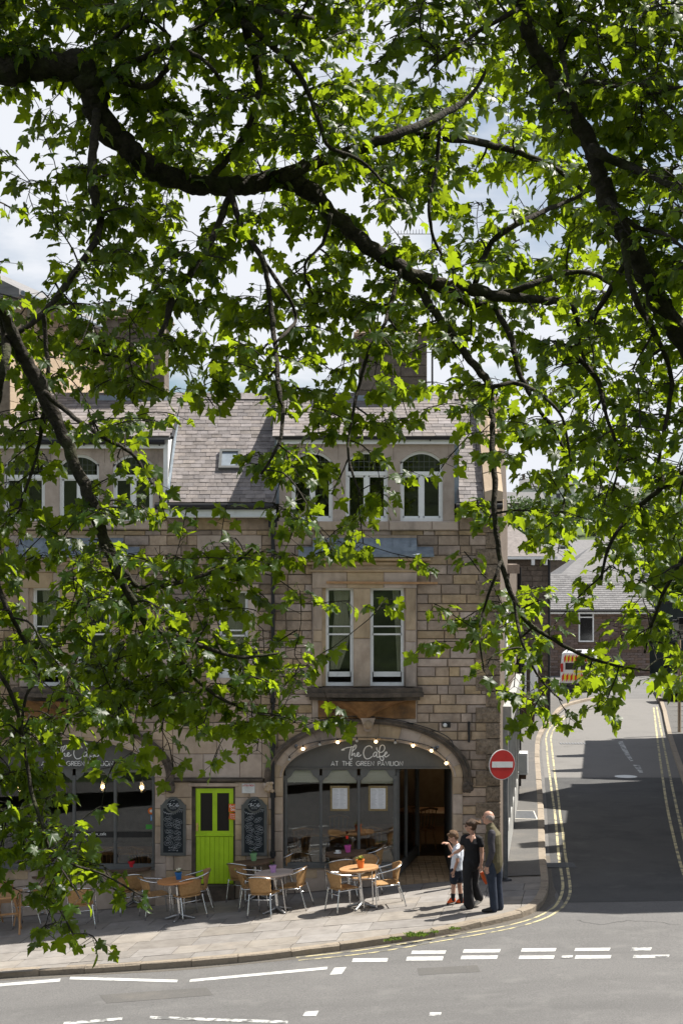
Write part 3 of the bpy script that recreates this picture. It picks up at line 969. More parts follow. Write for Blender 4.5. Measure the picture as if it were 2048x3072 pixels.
# central bay between the arches: big dressed stones
cb = MB()
for (xa, xb, ya, yb) in ((488,576,2168,2800),(705,832,2168,2800),(576,705,2168,2350)):
    cb.box(fx(xa), fx(xb), BY+.03, BY+.4, fz(yb), fz(ya))
cb.build('pier_core', M['mortar'], bld)
blocks('ashlar_block', M['stone_smooth'], [(518,650,2186,2262),(650,786,2186,2262),(518,610,2262,2334),(610,720,2262,2334),(720,786,2262,2334)], y0=BY+.004)
blocks('ashlar_block', M['stone_smooth'], [(490,518,2168,2250),(490,518,2250,2336),(786,830,2168,2230),(786,830,2230,2290),(786,830,2290,2336),(518,640,2168,2186),(640,786,2168,2186)])
yy = 2346
k = 0
while yy < 2790:
    h = random.choice((36,42,46))
    c = 528+random.uniform(-12,14)
    blocks('ashlar_block', M['stone_smooth'], [(490,c,yy,yy+h),(c,576,yy,yy+h)] if k % 3 else [(490,576,yy,yy+h)])
    c = 752+random.uniform(-14,14)
    blocks('ashlar_block', M['stone_smooth'], [(705,c,yy,yy+h),(c,805,yy,yy+h),(805,830,yy,yy+h)])
    yy += h; k += 1
blocks('lintel', M['stone_smooth'], [(566,716,2348,2360)], y0=BY-.03)
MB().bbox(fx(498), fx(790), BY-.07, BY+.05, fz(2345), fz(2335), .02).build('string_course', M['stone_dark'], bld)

# arches: voussoirs, jambs, hood moulds
def ell(cx, a, top, t):
    return (fx(cx+a*math.cos(t)), fz(SPR-(SPR-top)*math.sin(t)))
for ai_, (cx, ao, ai) in enumerate(ARCHES):
    nv = 13
    for v in range(nv):
        t0 = math.pi*v/nv+.0015; t1 = math.pi*(v+1)/nv-.0015
        tt = [t0+(t1-t0)*q/4 for q in range(5)]
        poly = [ell(cx, ao, OTOP, t) for t in tt] + [ell(cx, ai, ITOP, t) for t in reversed(tt)]
        m2 = MB().prism(poly[::-1], BY-.03, BY+.3)
        # roll moulding near the soffit
        m2.tube([(p[0], BY-.03, p[1]) for p in [ell(cx, ai+7, ITOP-7, t) for t in tt]], .02, 6)
        m2.build('voussoir', M['stone_smooth'], bld)
    for sgn in (-1, 1):
        xa, xb = sorted((cx+sgn*ai, cx+sgn*ao))
        yy = SPR
        while yy < 2780:
            h = random.choice((44,52,60))
            m2 = MB().bbox(fx(xa+.5), fx(xb-.5), BY-.03, BY+.3, fz(yy+h-.5), fz(yy+.5), .012)
            m2.build('jamb_stone', M['stone_smooth'], bld)
            yy += h
    # hood mould
    m2 = MB()
    tt = [math.pi*q/28 for q in range(29)]
    for q in range(28):
        t0, t1 = tt[q], tt[q+1]
        m2.prism([ell(cx, ao+1, OTOP-1, t0), ell(cx, ao+26, OTOP-16, t0), ell(cx, ao+26, OTOP-16, t1), ell(cx, ao+1, OTOP-1, t1)], BY-.09, BY+.1)
        m2.tube([(p[0], BY-.09, p[1]) for p in (ell(cx, ao+14, OTOP-9, t0), ell(cx, ao+14, OTOP-9, t1))], .03, 6)
    for sgn in (-1, 1):
        xa, xb = sorted((cx+sgn*(ao+3), cx+sgn*(ao+24)))
        m2.box(fx(xa), fx(xb), BY-.085, BY+.05, fz(2352), fz(SPR))
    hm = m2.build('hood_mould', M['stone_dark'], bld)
    for sgn in (-1, 1):
        c = (fx(cx+sgn*(ao+13)), BY-.08, fz(2360))
        m2 = MB().ball(c, .10, 10, 8, (1,.9,1.1))
        for q in range(10):
            a = random.uniform(0, 6.28); e = random.uniform(-1,1)
            m2.ball((c[0]+.08*math.cos(a), c[1]-.06, c[2]+.09*e), random.uniform(.025,.045), 7, 5)
        m2.build('label_stop', M['stone_dark'] if sgn > 0 else M['stone_smooth'], hm)
    # keystone corbel
    m2 = MB().prism([(fx(cx-8),fz(2192)),(fx(cx+8),fz(2192)),(fx(cx+22),fz(2152)),(fx(cx-22),fz(2152))], BY-.17, BY+.05)
    m2.ball((fx(cx), BY-.15, fz(2172)), .09, 10, 8)
    m2.build('keystone', M['stone_smooth'], bld)

# ---------------------------------------------------------------- shopfronts
FY = BY+.16
def fascia(cx, ai):
    xs = [cx-ai+1+(2*ai-2)*q/60 for q in range(61)]
    xs = [x for x in xs if arch_z(x, cx, ai, ITOP) < 2305]
    m2 = MB().strip([fx(x) for x in xs], [fz(2306)]*len(xs), [fz(arch_z(x, cx, ai, ITOP))+.02 for x in xs], FY, FY+.06)
    m2.box(fx(cx-ai+2), fx(cx+ai-2), FY-.03, FY+.02, fz(2309), fz(2305))
    return m2.build('fascia_board', M['fascia'], bld)
def sign_text(fo, cx, dx):
    k = .15306
    lines = [[(fx(980+a*k+dx), fz(2220+b*k)) for a, b in l] for l in THE_CAFE]
    m2 = MB(); stroke_mesh(m2, lines, FY-.002, .0105, True)
    m2.build('script_lettering', M['letter'], fo)
    m2 = MB(); stroke_mesh(m2, caps_strokes('AT THE GREEN PAVILION', fx(993+dx), fx(1208+dx), fz(2300), fz(2287)), FY-.002, .0075)
    m2.build('capital_lettering', M['letter'], fo)
def head_y(u):
    """shaped pane head, u = 0..1 across the pane"""
    e = min(u, 1-u)
    if e < .04: return 2344
    if e < .12: return 2344-9*math.sin((e-.04)/.08*math.pi/2)-0
    if e < .30: return 2335-21*(1-math.cos((e-.12)/.18*math.pi))/2
    return 2314
def shop_window(panes, right_edge, bottom=2592, heads=True):
    """mullioned timber window; panes in px"""
    m2 = MB()
    x0 = panes[0][0]; x1 = panes[-1][1]
    for a, b in panes:
        n = 24
        xs = [a+(b-a)*q/n for q in range(n+1)]
        hy = [head_y(q/n) if heads else 2318 for q in range(n+1)]
        m2.strip([fx(x) for x in xs], [fz(h) for h in hy], [fz(2307)]*(n+1), FY+.005, FY+.07)
    edges = [panes[0][0]]+[(panes[q][1]+panes[q+1][0])/2 for q in range(len(panes)-1)]+[panes[-1][1]]
    for q, e in enumerate(edges):
        w = 4.6 if 0 < q < len(edges)-1 else 6
        m2.box(fx(e-w), fx(e+w), FY-.012, FY+.075, fz(bottom+4), fz(2330))
        m2.cyl((fx(e), FY-.015, fz(bottom)), (fx(e), FY-.015, fz(2345)), .022, None, 8)
    m2.box(fx(x0-6), fx(x1+6), FY-.02, FY+.08, fz(bottom+10), fz(bottom))
    m2.box(fx(x0-8), fx(x1+8), FY-.06, FY+.06, fz(bottom+16), fz(bottom+10))
    fr = m2.build('shop_window', M['frame'], bld)
    for a, b in panes:
        MB().box(fx(a), fx(b), FY+.03, FY+.036, fz(bottom), fz(2312)).build('pane', M['shop_glass'], fr)
    # panelled riser
    m2 = MB().box(fx(x0-6), fx(x1+6), FY+.0, FY+.1, fz(2790), fz(bottom+16))
    for a, b in panes:
        m2.box(fx(a+8), fx(b-8), FY-.02, FY+.01, fz(bottom+46), fz(bottom+22))
    m2.build('stall_riser', M['stone_smooth'], bld)
    return fr
fr_o = fascia(1103, 254); sign_text(fr_o, 1103, 0)
fl_o = fascia(215, 250); sign_text(fl_o, 215, -872)
RW = shop_window([(855,958),(966,1071),(1081,1186)], 1192)
LW = shop_window([(-35,88),(98,214),(224,338),(348,460)], 463, 2596)
# blinds
for a, b, bt in ((857,956,2352),(968,1069,2355),(1083,1184,2356),(100,212,2322),(226,336,2322),(350,458,2322)):
    m2 = MB()
    for q in range(4):
        z1 = fz(2310)-(fz(2310)-fz(bt))*q/4; z0 = fz(2310)-(fz(2310)-fz(bt))*(q+1)/4
        m2.box(fx(a), fx(b), FY+.045+.008*q, FY+.055+.008*q, z0+.003, z1)
    for q in (.25,.75):
        m2.box(fx(a+(b-a)*q-2), fx(a+(b-a)*q+2), FY+.040, FY+.044, fz(bt), fz(2310))
    m2.build('window_blind', M['blind'], bld)

# lobby: angled glass return, floor, back frame
xr0, xr1 = fx(1192), (1250-1024)*35.0/F
ya, yb_ = FY+.03, 35.0
d = Vector((xr1-xr0, yb_-ya, 0)); L_ = d.length; d.normalize(); nrm = Vector((d.y, -d.x, 0))
m2 = MB()
def on(t, z, off=0): return Vector((xr0, ya, z))+d*t+nrm*off
zt, zb = fz(2307), .12
for t in (0.04, L_*.42, L_-.05):
    m2.obox(on(t, (zt+zb)/2), d, nrm, (0,0,1), .04, .035, (zt-zb)/2)
for z in (zb+.1, zt-.04):
    m2.obox(on(L_/2, z), d, nrm, (0,0,1), L_/2, .03, .05 if z > 1 else .1)
lob = m2.build('lobby_screen', M['frame'], bld)
for t0, t1 in ((.08, L_*.42-.04),(L_*.42+.04, L_-.09)):
    MB().obox(on((t0+t1)/2, (zt+zb)/2), d, nrm, (0,0,1), (t1-t0)/2, .004, (zt-zb)/2-.1).build('pane', M['shop_glass'], lob)
m2 = MB()
for (t, z, w, h) in ((.35,1.25,.12,.19),(.75,1.45,.10,.15),(.36,.85,.10,.14),(1.05,1.0,.13,.2),(.75,.95,.11,.16)):
    m2.obox(on(t, z, -.02), d, nrm, (0,0,1), w, .003, h)
m2.build('poster', M['paper'], lob)
m2 = MB()
nx_, ny_ = 7, 10
X0, X1 = xr0+.02, fx(1357)
for a in range(nx_):
    for b in range(ny_):
        yy0 = BY-.02+(2.5)*b/ny_; yy1 = BY-.02+2.5*(b+1)/ny_
        m2.box(X0+(X1-X0)*a/nx_+.004, X0+(X1-X0)*(a+1)/nx_-.004, yy0+.004, yy1-.004, -.1, .075+.02*b/ny_)
m2.build('lobby_tiles', M['tile'], bld)
m2 = MB()
m2.box(xr1-.04, xr1+.05, 35.0, 35.1, .08, fz(2307)); m2.box(fx(1356)+.0, fx(1356)+.25, BY+.3, 35.1, .0, 2.6)
m2.box(xr1-.04, fx(1356)+.2, 35.0, 35.1, 2.12, 2.6)
m2.build('door_frame', M['frame'], bld)
# interior shell of the ground floor
m2 = MB()
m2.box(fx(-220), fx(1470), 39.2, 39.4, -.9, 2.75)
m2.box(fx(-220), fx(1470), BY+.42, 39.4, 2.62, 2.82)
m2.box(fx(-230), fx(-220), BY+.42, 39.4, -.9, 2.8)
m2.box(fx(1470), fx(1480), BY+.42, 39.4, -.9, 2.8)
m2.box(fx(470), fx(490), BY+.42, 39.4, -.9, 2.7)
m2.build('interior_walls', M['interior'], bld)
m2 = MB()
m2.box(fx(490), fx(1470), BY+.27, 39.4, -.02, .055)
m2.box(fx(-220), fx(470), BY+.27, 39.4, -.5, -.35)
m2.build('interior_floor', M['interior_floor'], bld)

# green stable door
dr = empty('stable_door', (fx(643), BY+.1, fz(2655)))
dr.parent = bld; dr.location = Vector((fx(643), BY+.1, fz(2655)))-wloc(bld)
DY = BY+.045
m2 = MB()
m2.box(fx(577), fx(586), BY+.02, DY+.1, fz(2668), fz(2362)); m2.box(fx(701), fx(705), BY+.02, DY+.1, fz(2668), fz(2362)); m2.box(fx(577), fx(705), BY+.02, DY+.1, fz(2365.5), fz(2359))
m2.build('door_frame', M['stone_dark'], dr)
m2 = MB()
for a, b, t, l in ((587,601,2366,2506),(637,651,2380,2494),(687,700,2366,2506),(601,687,2366,2380),(601,687,2494,2506)):
    m2.box(fx(a), fx(b), DY, DY+.05, fz(l), fz(t))
m2.box(fx(586), fx(701), DY-.02, DY+.02, fz(2509), fz(2505.5))
m2.build('upper_leaf', M['green'], dr)
for a, b in ((601,637),(651,687)):
    MB().box(fx(a), fx(b), DY+.02, DY+.03, fz(2494), fz(2380)).build('pane', M['mesh_dark'], dr)
MB().box(fx(587), fx(700), DY+.012, DY+.05, fz(2653), fz(2510)).build('lower_leaf', M['green_line'], dr)
for q in range(8):
    a = 587+113*q/8; b = 587+113*(q+1)/8
    MB().bbox(fx(a+.3), fx(b-.3), DY, DY+.013, fz(2652.5), fz(2510.5), .004).build('plank', M['green'], dr)
m2 = MB().box(fx(588), fx(594), DY-.012, DY, fz(2494), fz(2470))
m2.cyl((fx(591), DY, fz(2478)), (fx(591), DY-.05, fz(2478)), .01, None, 8); m2.cyl((fx(591), DY-.05, fz(2478)), (fx(598), DY-.05, fz(2478)), .009, None, 8)
m2.build('handle', M['brass'], dr)
MB().box(fx(577), fx(705), BY-.1, DY+.1, fz(2790), fz(2655)).build('door_step', M['stone_dark'], bld)
# ---------------------------------------------------------------- first floor
def sash(xa, xb, ya, yb, meet=(1878,1901), lift=True, depth=.10, glass='glass'):
    m2 = MB(); Y = BY+depth
    w = 7
    m2.box(fx(xa), fx(xa+w), Y-.02, Y+.1, fz(yb), fz(ya)); m2.box(fx(xb-w), fx(xb), Y-.02, Y+.1, fz(yb), fz(ya))
    m2.box(fx(xa+w), fx(xb-w), Y-.02, Y+.1, fz(ya+7), fz(ya)); m2.box(fx(xa-1), fx(xb+1), Y-.05, Y+.1, fz(yb), fz(yb-11))
    wd = m2.build('window', M['white'], bld)
    m2 = MB()
    m2.box(fx(xa+w), fx(xb-w), Y+.04, Y+.075, fz(meet[0]+4), fz(meet[0]))
    m2.box(fx(xa+w), fx(xa+w+2.5), Y+.04, Y+.075, fz(meet[1]), fz(ya+7)); m2.box(fx(xb-w-2.5), fx(xb-w), Y+.04, Y+.075, fz(meet[1]), fz(ya+7))
    m2.build('upper_sash', M['white'], wd)
    bt = yb-28 if lift else yb-11
    m2 = MB()
    m2.box(fx(xa+w), fx(xb-w), Y+.0, Y+.035, fz(meet[1]+5), fz(meet[1]))
    m2.box(fx(xa+w), fx(xb-w), Y+.0, Y+.035, fz(bt), fz(bt-15))
    m2.box(fx(xa+w), fx(xa+w+3), Y+.0, Y+.035, fz(bt), fz(meet[1])); m2.box(fx(xb-w-3), fx(xb-w), Y+.0, Y+.035, fz(bt), fz(meet[1]))
    m2.build('lower_sash', M['white'], wd)
    MB().box(fx(xa+w), fx(xb-w), Y+.055, Y+.059, fz(meet[1]+2), fz(ya+7)).build('pane', M[glass], wd)
    MB().box(fx(xa+w), fx(xb-w), Y+.015, Y+.019, fz(bt-12), fz(meet[1]+2)).build('pane', M[glass], wd)
    return wd
def bay(dx, lift):
    cx = 1093+dx
    m = MB
    X = lambda x: fx(x+dx)
    # jambs in two stones each, mullion, head
    for a, b in ((940,966),(1216,1246)):
        for t, l in ((1764,1890),(1890,1925),(1925,2060)):
            m().bbox(X(a), X(b), BY-.09, BY+.3, fz(l-.4), fz(t+.4), .012).build('jamb_stone', M['stone_smooth'], bld)
        q = (965,977) if a == 940 else (1211,1217)
        m().box(X(q[0]), X(q[1]), BY+.0, BY+.3, fz(2060), fz(1764)).build('reveal', M['stone_smooth'], bld)
    for t, l in ((1764,1915),(1915,2060)):
        m().bbox(X(1060), X(1110), BY-.09, BY+.25, fz(l-.4), fz(t+.4), .02).build('mullion', M['stone_smooth'], bld)
    for a, b in ((936,1040),(1040,1150),(1150,1250)):
        m().bbox(X(a+.4), X(b-.4), BY-.09, BY+.3, fz(1764), fz(1716), .01).build('frieze_block', M['stone_smooth'], bld)
    m2 = m().bbox(X(930), X(1256), BY-.14, BY+.3, fz(1716), fz(1708), .02)
    m2.box(X(936), X(1250), BY-.10, BY+.3, fz(1708), fz(1694))
    m2.bbox(X(918), X(1272), BY-.22, BY+.3, fz(1694), fz(1682), .04)
    m2.bbox(X(902), X(1290), BY-.34, BY+.3, fz(1682), fz(1670), .04)
    m2.build('cornice', M['stone_smooth'], bld)
    # lead roof in two tiers
    m2 = m()
    m2.add([(X(896),BY-.38,fz(1671)),(X(1298),BY-.38,fz(1671)),(X(1298),BY-.38,fz(1664)),(X(896),BY-.38,fz(1664)),
            (X(1298),BY+.0,fz(1640)),(X(896),BY+.0,fz(1640)),(X(1298),BY+.02,fz(1671)),(X(896),BY+.02,fz(1671))],
           [(0,1,2,3),(3,2,4,5),(1,6,4,2),(0,3,5,7)])
    m2.add([(X(939),BY-.2,fz(1654)),(X(1249),BY-.2,fz(1654)),(X(1249),BY-.16,fz(1640)),(X(939),BY-.16,fz(1640)),(X(1249),BY+.01,fz(1613)),(X(939),BY+.01,fz(1613)),(X(1249),BY+.01,fz(1654)),(X(939),BY+.01,fz(1654))],
           [(0,1,2,3),(3,2,4,5),(1,6,4,2),(0,3,5,7)])
    for q in range(6):
        xx = 960+q*54
        m2.tube([(X(xx), BY-.17, fz(1641)), (X(xx), BY+.0, fz(1614))], .012, 6)
    m2.build('lead_roof', M['lead'], bld)
    # bowed sill
    n = 14
    def bow(w, dep): return [(X(1093)+fx(1024+w)*math.cos(math.pi-math.pi*q/n) if False else X(1093-w+2*w*q/n), BY+.05-dep*(.55+.45*math.sin(math.pi*q/n))) for q in range(n+1)]
    m2 = m()
    for w, dep, t, l in ((172,.40,2062,2076),(176,.46,2076,2088),(165,.36,2088,2099)):
        p = bow(w, dep); poly = p+[(p[-1][0], BY+.1),(p[0][0], BY+.1)]
        m2.prismz(poly, fz(l), fz(t))
    m2.build('sill', M['stone_dark'], bld)
    m().box(X(950), X(1238), BY+.0, BY+.3, fz(2070), fz(2058)).build('inner_sill', M['stone_dark'], bld)
    # stained corbel: flat panel, then a shell that closes on the keystone
    m().bbox(X(954), X(1246), BY-.03, BY+.3, fz(2156), fz(2098), .01).build('corbel_panel', M['stone_orange'], bld)
    rings = []
    for q in range(9):
        t = q/8
        yy = 2099+(2164-2099)*t
        hw = 120*(1-t)**1.7+14; dep = .36*(1-t)**1.3+.10
        ring = [(X(1093)+(hw/S)*math.cos(math.pi*e/16), BY-.02-dep*math.sin(math.pi*e/16)*(1+.05*math.cos(e*math.pi)), fz(yy)) for e in range(17)]
        rings.append(ring)
    vs_ = [p for r_ in rings for p in r_]
    fs = [(r_*17+e, r_*17+e+1, (r_+1)*17+e+1, (r_+1)*17+e) for r_ in range(8) for e in range(16)]
    m2 = m().add(vs_, fs)
    m2.build('shell_corbel', M['stone_orange'], bld)
    bk = m()
    for a, b, t, l in ((936,966,1764,2060),(1216,1250,1764,2060),(936,1250,1606,1716),(936,1250,2060,2168)): bk.box(X(a), X(b), BY+.006, BY+.3, fz(l), fz(t))
    bk.build('bay_core', M['stone_smooth'], bld)
    sash(976+dx, 1060+dx, 1764, 2059, lift=lift); sash(1110+dx, 1212+dx, 1764, 2059, lift=lift)
bay(0, True); bay(-878, True)
# single window over the door
for a, b in ((630,656),(744,770)):
    for t, l in ((1772,1850),(1850,1930),(1930,2034)):
        MB().bbox(fx(a), fx(b), BY-.03, BY+.3, fz(l-.4), fz(t+.4), .01).build('jamb_stone', M['stone_smooth'], bld)
MB().bbox(fx(624), fx(776), BY-.05, BY+.3, fz(1772), fz(1753), .02).build('lintel', M['stone_smooth'], bld)
MB().bbox(fx(620), fx(780), BY-.12, BY+.3, fz(2056), fz(2034), .03).build('sill', M['stone_smooth'], bld)
bk = MB()
for a, b, t, l in ((624,656,1753,2056),(744,776,1753,2056)): bk.box(fx(a), fx(b), BY+.006, BY+.28, fz(l), fz(t))
bk.build('window_core', M['stone_smooth'], bld)
sash(656, 744, 1772, 2034, (1890,1905), False)
m2 = MB()
for q in range(9):
    m2.cyl((fx(664+q*4.5), BY+.28, fz(2028)), (fx(664+q*4.5), BY+.28, fz(1778)), .018, None, 8)
    m2.cyl((fx(702+q*4.2), BY+.28, fz(2028)), (fx(702+q*4.2), BY+.28, fz(1778)), .017, None, 8)
m2.build('curtain', M['curtain'], bld)
for dx_ in (0, -878):
    m2 = MB()
    for q in range(9):
        P = smoothpath([(1003+q*5.5,1772),(1006+q*4.2,1830),(1001+q*6,1885),(996+q*5,1950),(992+q*3,2010)], 4)
        m2.tube([(fx(a+dx_), BY+.22+.012*(q % 2), fz(b)) for a, b in P], .021, 6)
    m2.build('curtain', M['curtain'], bld)
    m2 = MB()
    for q in range(5):
        P = smoothpath([(1196-q*4,1772),(1198-q*3,1850),(1201-q*2.2,1950),(1202-q*2,2015)], 4)
        m2.tube([(fx(a+dx_), BY+.26+.012*(q % 2), fz(b)) for a, b in P], .018, 6)
    m2.build('curtain', M['curtain'], bld)
# carved name tablet
MB().bbox(fx(592), fx(784), BY-.01, BY+.3, fz(1666), fz(1606), .008).build('name_tablet', M['stone_smooth'], bld)
m2 = MB(); stroke_mesh(m2, caps_strokes('CLIFF HOUSE', fx(606), fx(752), fz(1648), fz(1639), .35), BY-.012, .006)
m2.build('carved_lettering', M['stone_dark'], bld)
# upper rooms, dark behind the glass
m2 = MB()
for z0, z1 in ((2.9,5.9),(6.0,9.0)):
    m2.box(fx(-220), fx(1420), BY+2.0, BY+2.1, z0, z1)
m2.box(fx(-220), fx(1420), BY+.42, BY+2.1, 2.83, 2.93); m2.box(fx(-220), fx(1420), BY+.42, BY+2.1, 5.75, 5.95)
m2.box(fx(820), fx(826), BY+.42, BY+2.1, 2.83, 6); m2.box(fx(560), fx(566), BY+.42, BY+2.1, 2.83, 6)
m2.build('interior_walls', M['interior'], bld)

# ---------------------------------------------------------------- dormers
def seg(px, a, b, top, spring):
    t = (px-(a+b)/2)/((b-a)/2)
    return spring-(spring-top)*(1-t*t)
def dormer_window(a, b, top, bot, spring, tran):
    m2 = MB(); Y = BY+.08
    n = 16; w = 8
    xs = [a+(b-a)*q/n for q in range(n+1)]
    m2.strip([fx(x) for x in xs], [fz(seg(x, a, b, top, spring)+9) for x in xs], [fz(seg(x, a, b, top, spring)) for x in xs], Y, Y+.08)
    m2.box(fx(a), fx(a+w), Y, Y+.08, fz(bot), fz(spring)); m2.box(fx(b-w), fx(b), Y, Y+.08, fz(bot), fz(spring))
    m2.box(fx(a-1), fx(b+1), Y-.05, Y+.08, fz(bot), fz(bot-11)); m2.box(fx(a), fx(b), Y-.02, Y+.08, fz(tran+12), fz(tran))
    c = (a+b)/2
    m2.box(fx(c-5), fx(c+5), Y-.005, Y+.08, fz(bot-11), fz(tran+12))
    for p, q in ((a+w, c-5), (c+5, b-w)):
        m2.box(fx(p), fx(p+4), Y+.01, Y+.05, fz(bot-11), fz(tran+12)); m2.box(fx(q-4), fx(q), Y+.01, Y+.05, fz(bot-11), fz(tran+12))
        m2.box(fx(p), fx(q), Y+.01, Y+.05, fz(tran+17), fz(tran+12)); m2.box(fx(p), fx(q), Y+.01, Y+.05, fz(bot-11), fz(bot-16))
    wd = m2.build('window', M['white'], bld)
    for p, q in ((a+w, c-5), (c+5, b-w)):
        MB().box(fx(p), fx(q), Y+.03, Y+.034, fz(bot-11), fz(tran+12)).build('pane', M['glass'], wd)
    xs2 = [x for x in xs if a+w <= x <= b-w]
    MB().strip([fx(x) for x in xs2], [fz(tran)]*len(xs2), [fz(seg(x, a, b, top, spring)+9) for x in xs2], Y+.03, Y+.034).build('pane', M['glass'], wd)
    m2 = MB()
    k = 7
    for q in range(1, k):
        x = a+w+(b-a-2*w)*q/k
        m2.box(fx(x-.6), fx(x+.6), Y+.024, Y+.029, fz(tran), fz(seg(x, a, b, top, spring)+9))
    for yy in (tran-14, tran-30):
        m2.box(fx(a+w), fx(b-w), Y+.024, Y+.029, fz(yy+.6), fz(yy-.6))
    m2.build('lead_bars', M['frame'], wd)
    return wd
def dormer(wins, xa, xb, ftop, fbot, top, bot, spring, tran):
    m2 = MB()
    edges = [xa]+[e for w_ in wins for e in w_]+[xb]
    for q in range(0, len(edges), 2):
        m2.box(fx(edges[q]), fx(edges[q+1]), BY-.01, BY+.2, fz(bot), fz(fbot))
    for a, b in wins:
        n = 16; xs = [a+(b-a)*q/n for q in range(n+1)]
        m2.strip([fx(x) for x in xs], [fz(seg(x, a, b, top, spring)) for x in xs], [fz(fbot)]*(n+1), BY-.01, BY+.2)
    d_ = m2.build('dormer_front', M['stone_smooth'], bld)
    # joints in the render-faced stone
    m2 = MB()
    for a, b in wins:
        m2.box(fx(b+16), fx(b+16.8), BY-.013, BY, fz(spring-4), fz(fbot))
    m2.build('joint_line', M['stone_dark'], d_)
    for a, b in wins:
        dormer_window(a, b, top, bot, spring, tran)
    x = xa-20
    while x < xb+10:
        w = random.uniform(90, 150)
        MB().bbox(fx(x), fx(min(x+w, xb+12)-1), BY-.07, BY+.3, fz(bot+27), fz(bot), .02).build('sill_stone', M['stone_smooth'], bld)
        x += w
    MB().box(fx(xa-6), fx(xb+3), BY-.13, BY-.011, fz(fbot), fz(ftop)).build('fascia', M['white'], bld)
    m2 = MB()
    m2.tube([(fx(xa-10), BY-.18, fz(ftop-3)), (fx(xb+6), BY-.18, fz(ftop-3))], .05, 8)
    m2.box(fx(xa-10), fx(xb+6), BY-.2, BY-.05, fz(ftop), fz(ftop-6))
    for q in range(int((xb-xa)/75)+1):
        m2.box(fx(xa+q*75), fx(xa+q*75+3), BY-.2, BY-.12, fz(ftop+8), fz(ftop))
    m2.build('gutter', M['black'], bld)
DW_R = [(874,998),(1036,1163),(1200,1328)]
DW_L = [(13,136),(178,298),(339,459)]
dormer(DW_R, 837, 1362, 1317, 1333, 1352, 1564, 1384, 1414)
dormer(DW_L, -120, 492, 1331, 1346, 1362, 1562, 1392, 1424)
m2 = MB().box(fx(-215), fx(-120), BY, BY+.2, fz(1560), fz(1333)); m2.build('dormer_return', M['stone_smooth'], bld)

# ---------------------------------------------------------------- roof
EY, EZ = BY-.28, 7.42            # eaves
RYD, RZ = BY+2.02, 9.72          # ridge
def main_z(y): return EZ+(y-EY)*(RZ-EZ)/(RYD-EY)
DZ0 = fz(1311)
def dorm_z(y): return DZ0+(y-(BY-.2))*(RZ-DZ0)/(RYD-(BY-.2))
XL, XR = fx(-220), fx(1447)
dL1, dR0, dR1 = fx(497), fx(830), fx(1368)
core = MB()
def sheet(xa, xb, y0, z0, y1, z1, th=.05):
    core.add([(xa,y0,z0),(xb,y0,z0),(xb,y1,z1),(xa,y1,z1),(xa,y0,z0-th),(xb,y0,z0-th),(xb,y1,z1-th),(xa,y1,z1-th)],
             [(0,1,2,3),(7,6,5,4),(0,4,5,1),(1,5,6,2),(2,6,7,3),(3,7,4,0)])
sheet(dL1, dR0, EY, EZ-.02, RYD, RZ-.02); sheet(dR1, XR, EY, EZ-.02, RYD, RZ-.02)
sheet(XL, dL1+.12, BY-.2, DZ0-.02, RYD, RZ-.02); sheet(dR0-.06, dR1+.06, BY-.2, DZ0-.02, RYD, RZ-.02)
sheet(XL, XR, RYD, RZ-.02, BY+4.6, 7.2)
roof = core.build('roof', M['slate_far'], bld)
usl = MB().add([(-.5,0,0),(.5,0,0),(.5,1,0),(-.5,1,0),(-.5,0,1),(.5,0,1),(.5,1,.35),(-.5,1,.35)], [(3,2,1,0),(4,5,6,7),(0,1,5,4),(1,2,6,5),(2,3,7,6),(3,0,4,7)]).mesh('slate', M['slate'])
slates_loose = MB()
ns = 0
def slating(xa, xb, y0, z0, y1, z1, exp, wd, single):
    global ns
    d_ = Vector((0, y1-y0, z1-z0)); L_ = d_.length; d_.normalize(); nn = Vector((0, -d_.z, d_.y))
    k = 0; t = 0.0
    while t < L_-exp*.3:
        x = xa-(wd*.5 if k % 2 else 0)
        while x < xb:
            w = wd*random.uniform(.86, 1.14)
            a = max(x+.004, xa); b = min(x+w-.004, xb)
            if b-a > .03:
                p = Vector(((a+b)/2, y0, z0))+d_*(t+random.uniform(-.006,.006))+nn*.004
                ln = exp*1.9
                if t+ln > L_: ln = L_-t+.02
                th = .016+random.uniform(0,.006)
                rot = Matrix(((1,0,0),(0,d_.y,nn.y),(0,d_.z,nn.z)))
                if single and ns < 296:
                    o = link('slate', usl, roof)
                    o.matrix_local = Matrix.Translation(p-w0) @ (rot @ Matrix.Rotation(random.uniform(-.01,.01), 3, 'Z')).to_4x4() @ Matrix.Diagonal((b-a, ln, th, 1))
                    ns += 1
                else:
                    vs_ = [(-.5,0,0),(.5,0,0),(.5,1,0),(-.5,1,0),(-.5,0,1),(.5,0,1),(.5,1,.35),(-.5,1,.35)]
                    vs_ = [p+rot @ Vector((v_[0]*(b-a), v_[1]*ln, v_[2]*th)) for v_ in vs_]
                    slates_loose.add(vs_, [(4,5,6,7),(0,1,5,4),(1,2,6,5),(3,0,4,7)])
            x += w
        t += exp; k += 1
slating(dL1+.1, dR0-.02, EY-.03, EZ-.015, RYD, RZ, .112, .215, True)
slating(dR1+.04, XR, EY-.03, EZ-.015, RYD, RZ, .112, .215, False)
slating(XL, dL1+.13, BY-.23, DZ0-.012, RYD, RZ, .17, .23, False)
slating(dR0-.08, dR1+.07, BY-.23, DZ0-.012, RYD, RZ, .17, .23, False)
tag(slates_loose.build('slating', M['slate'], roof), kind='stuff')
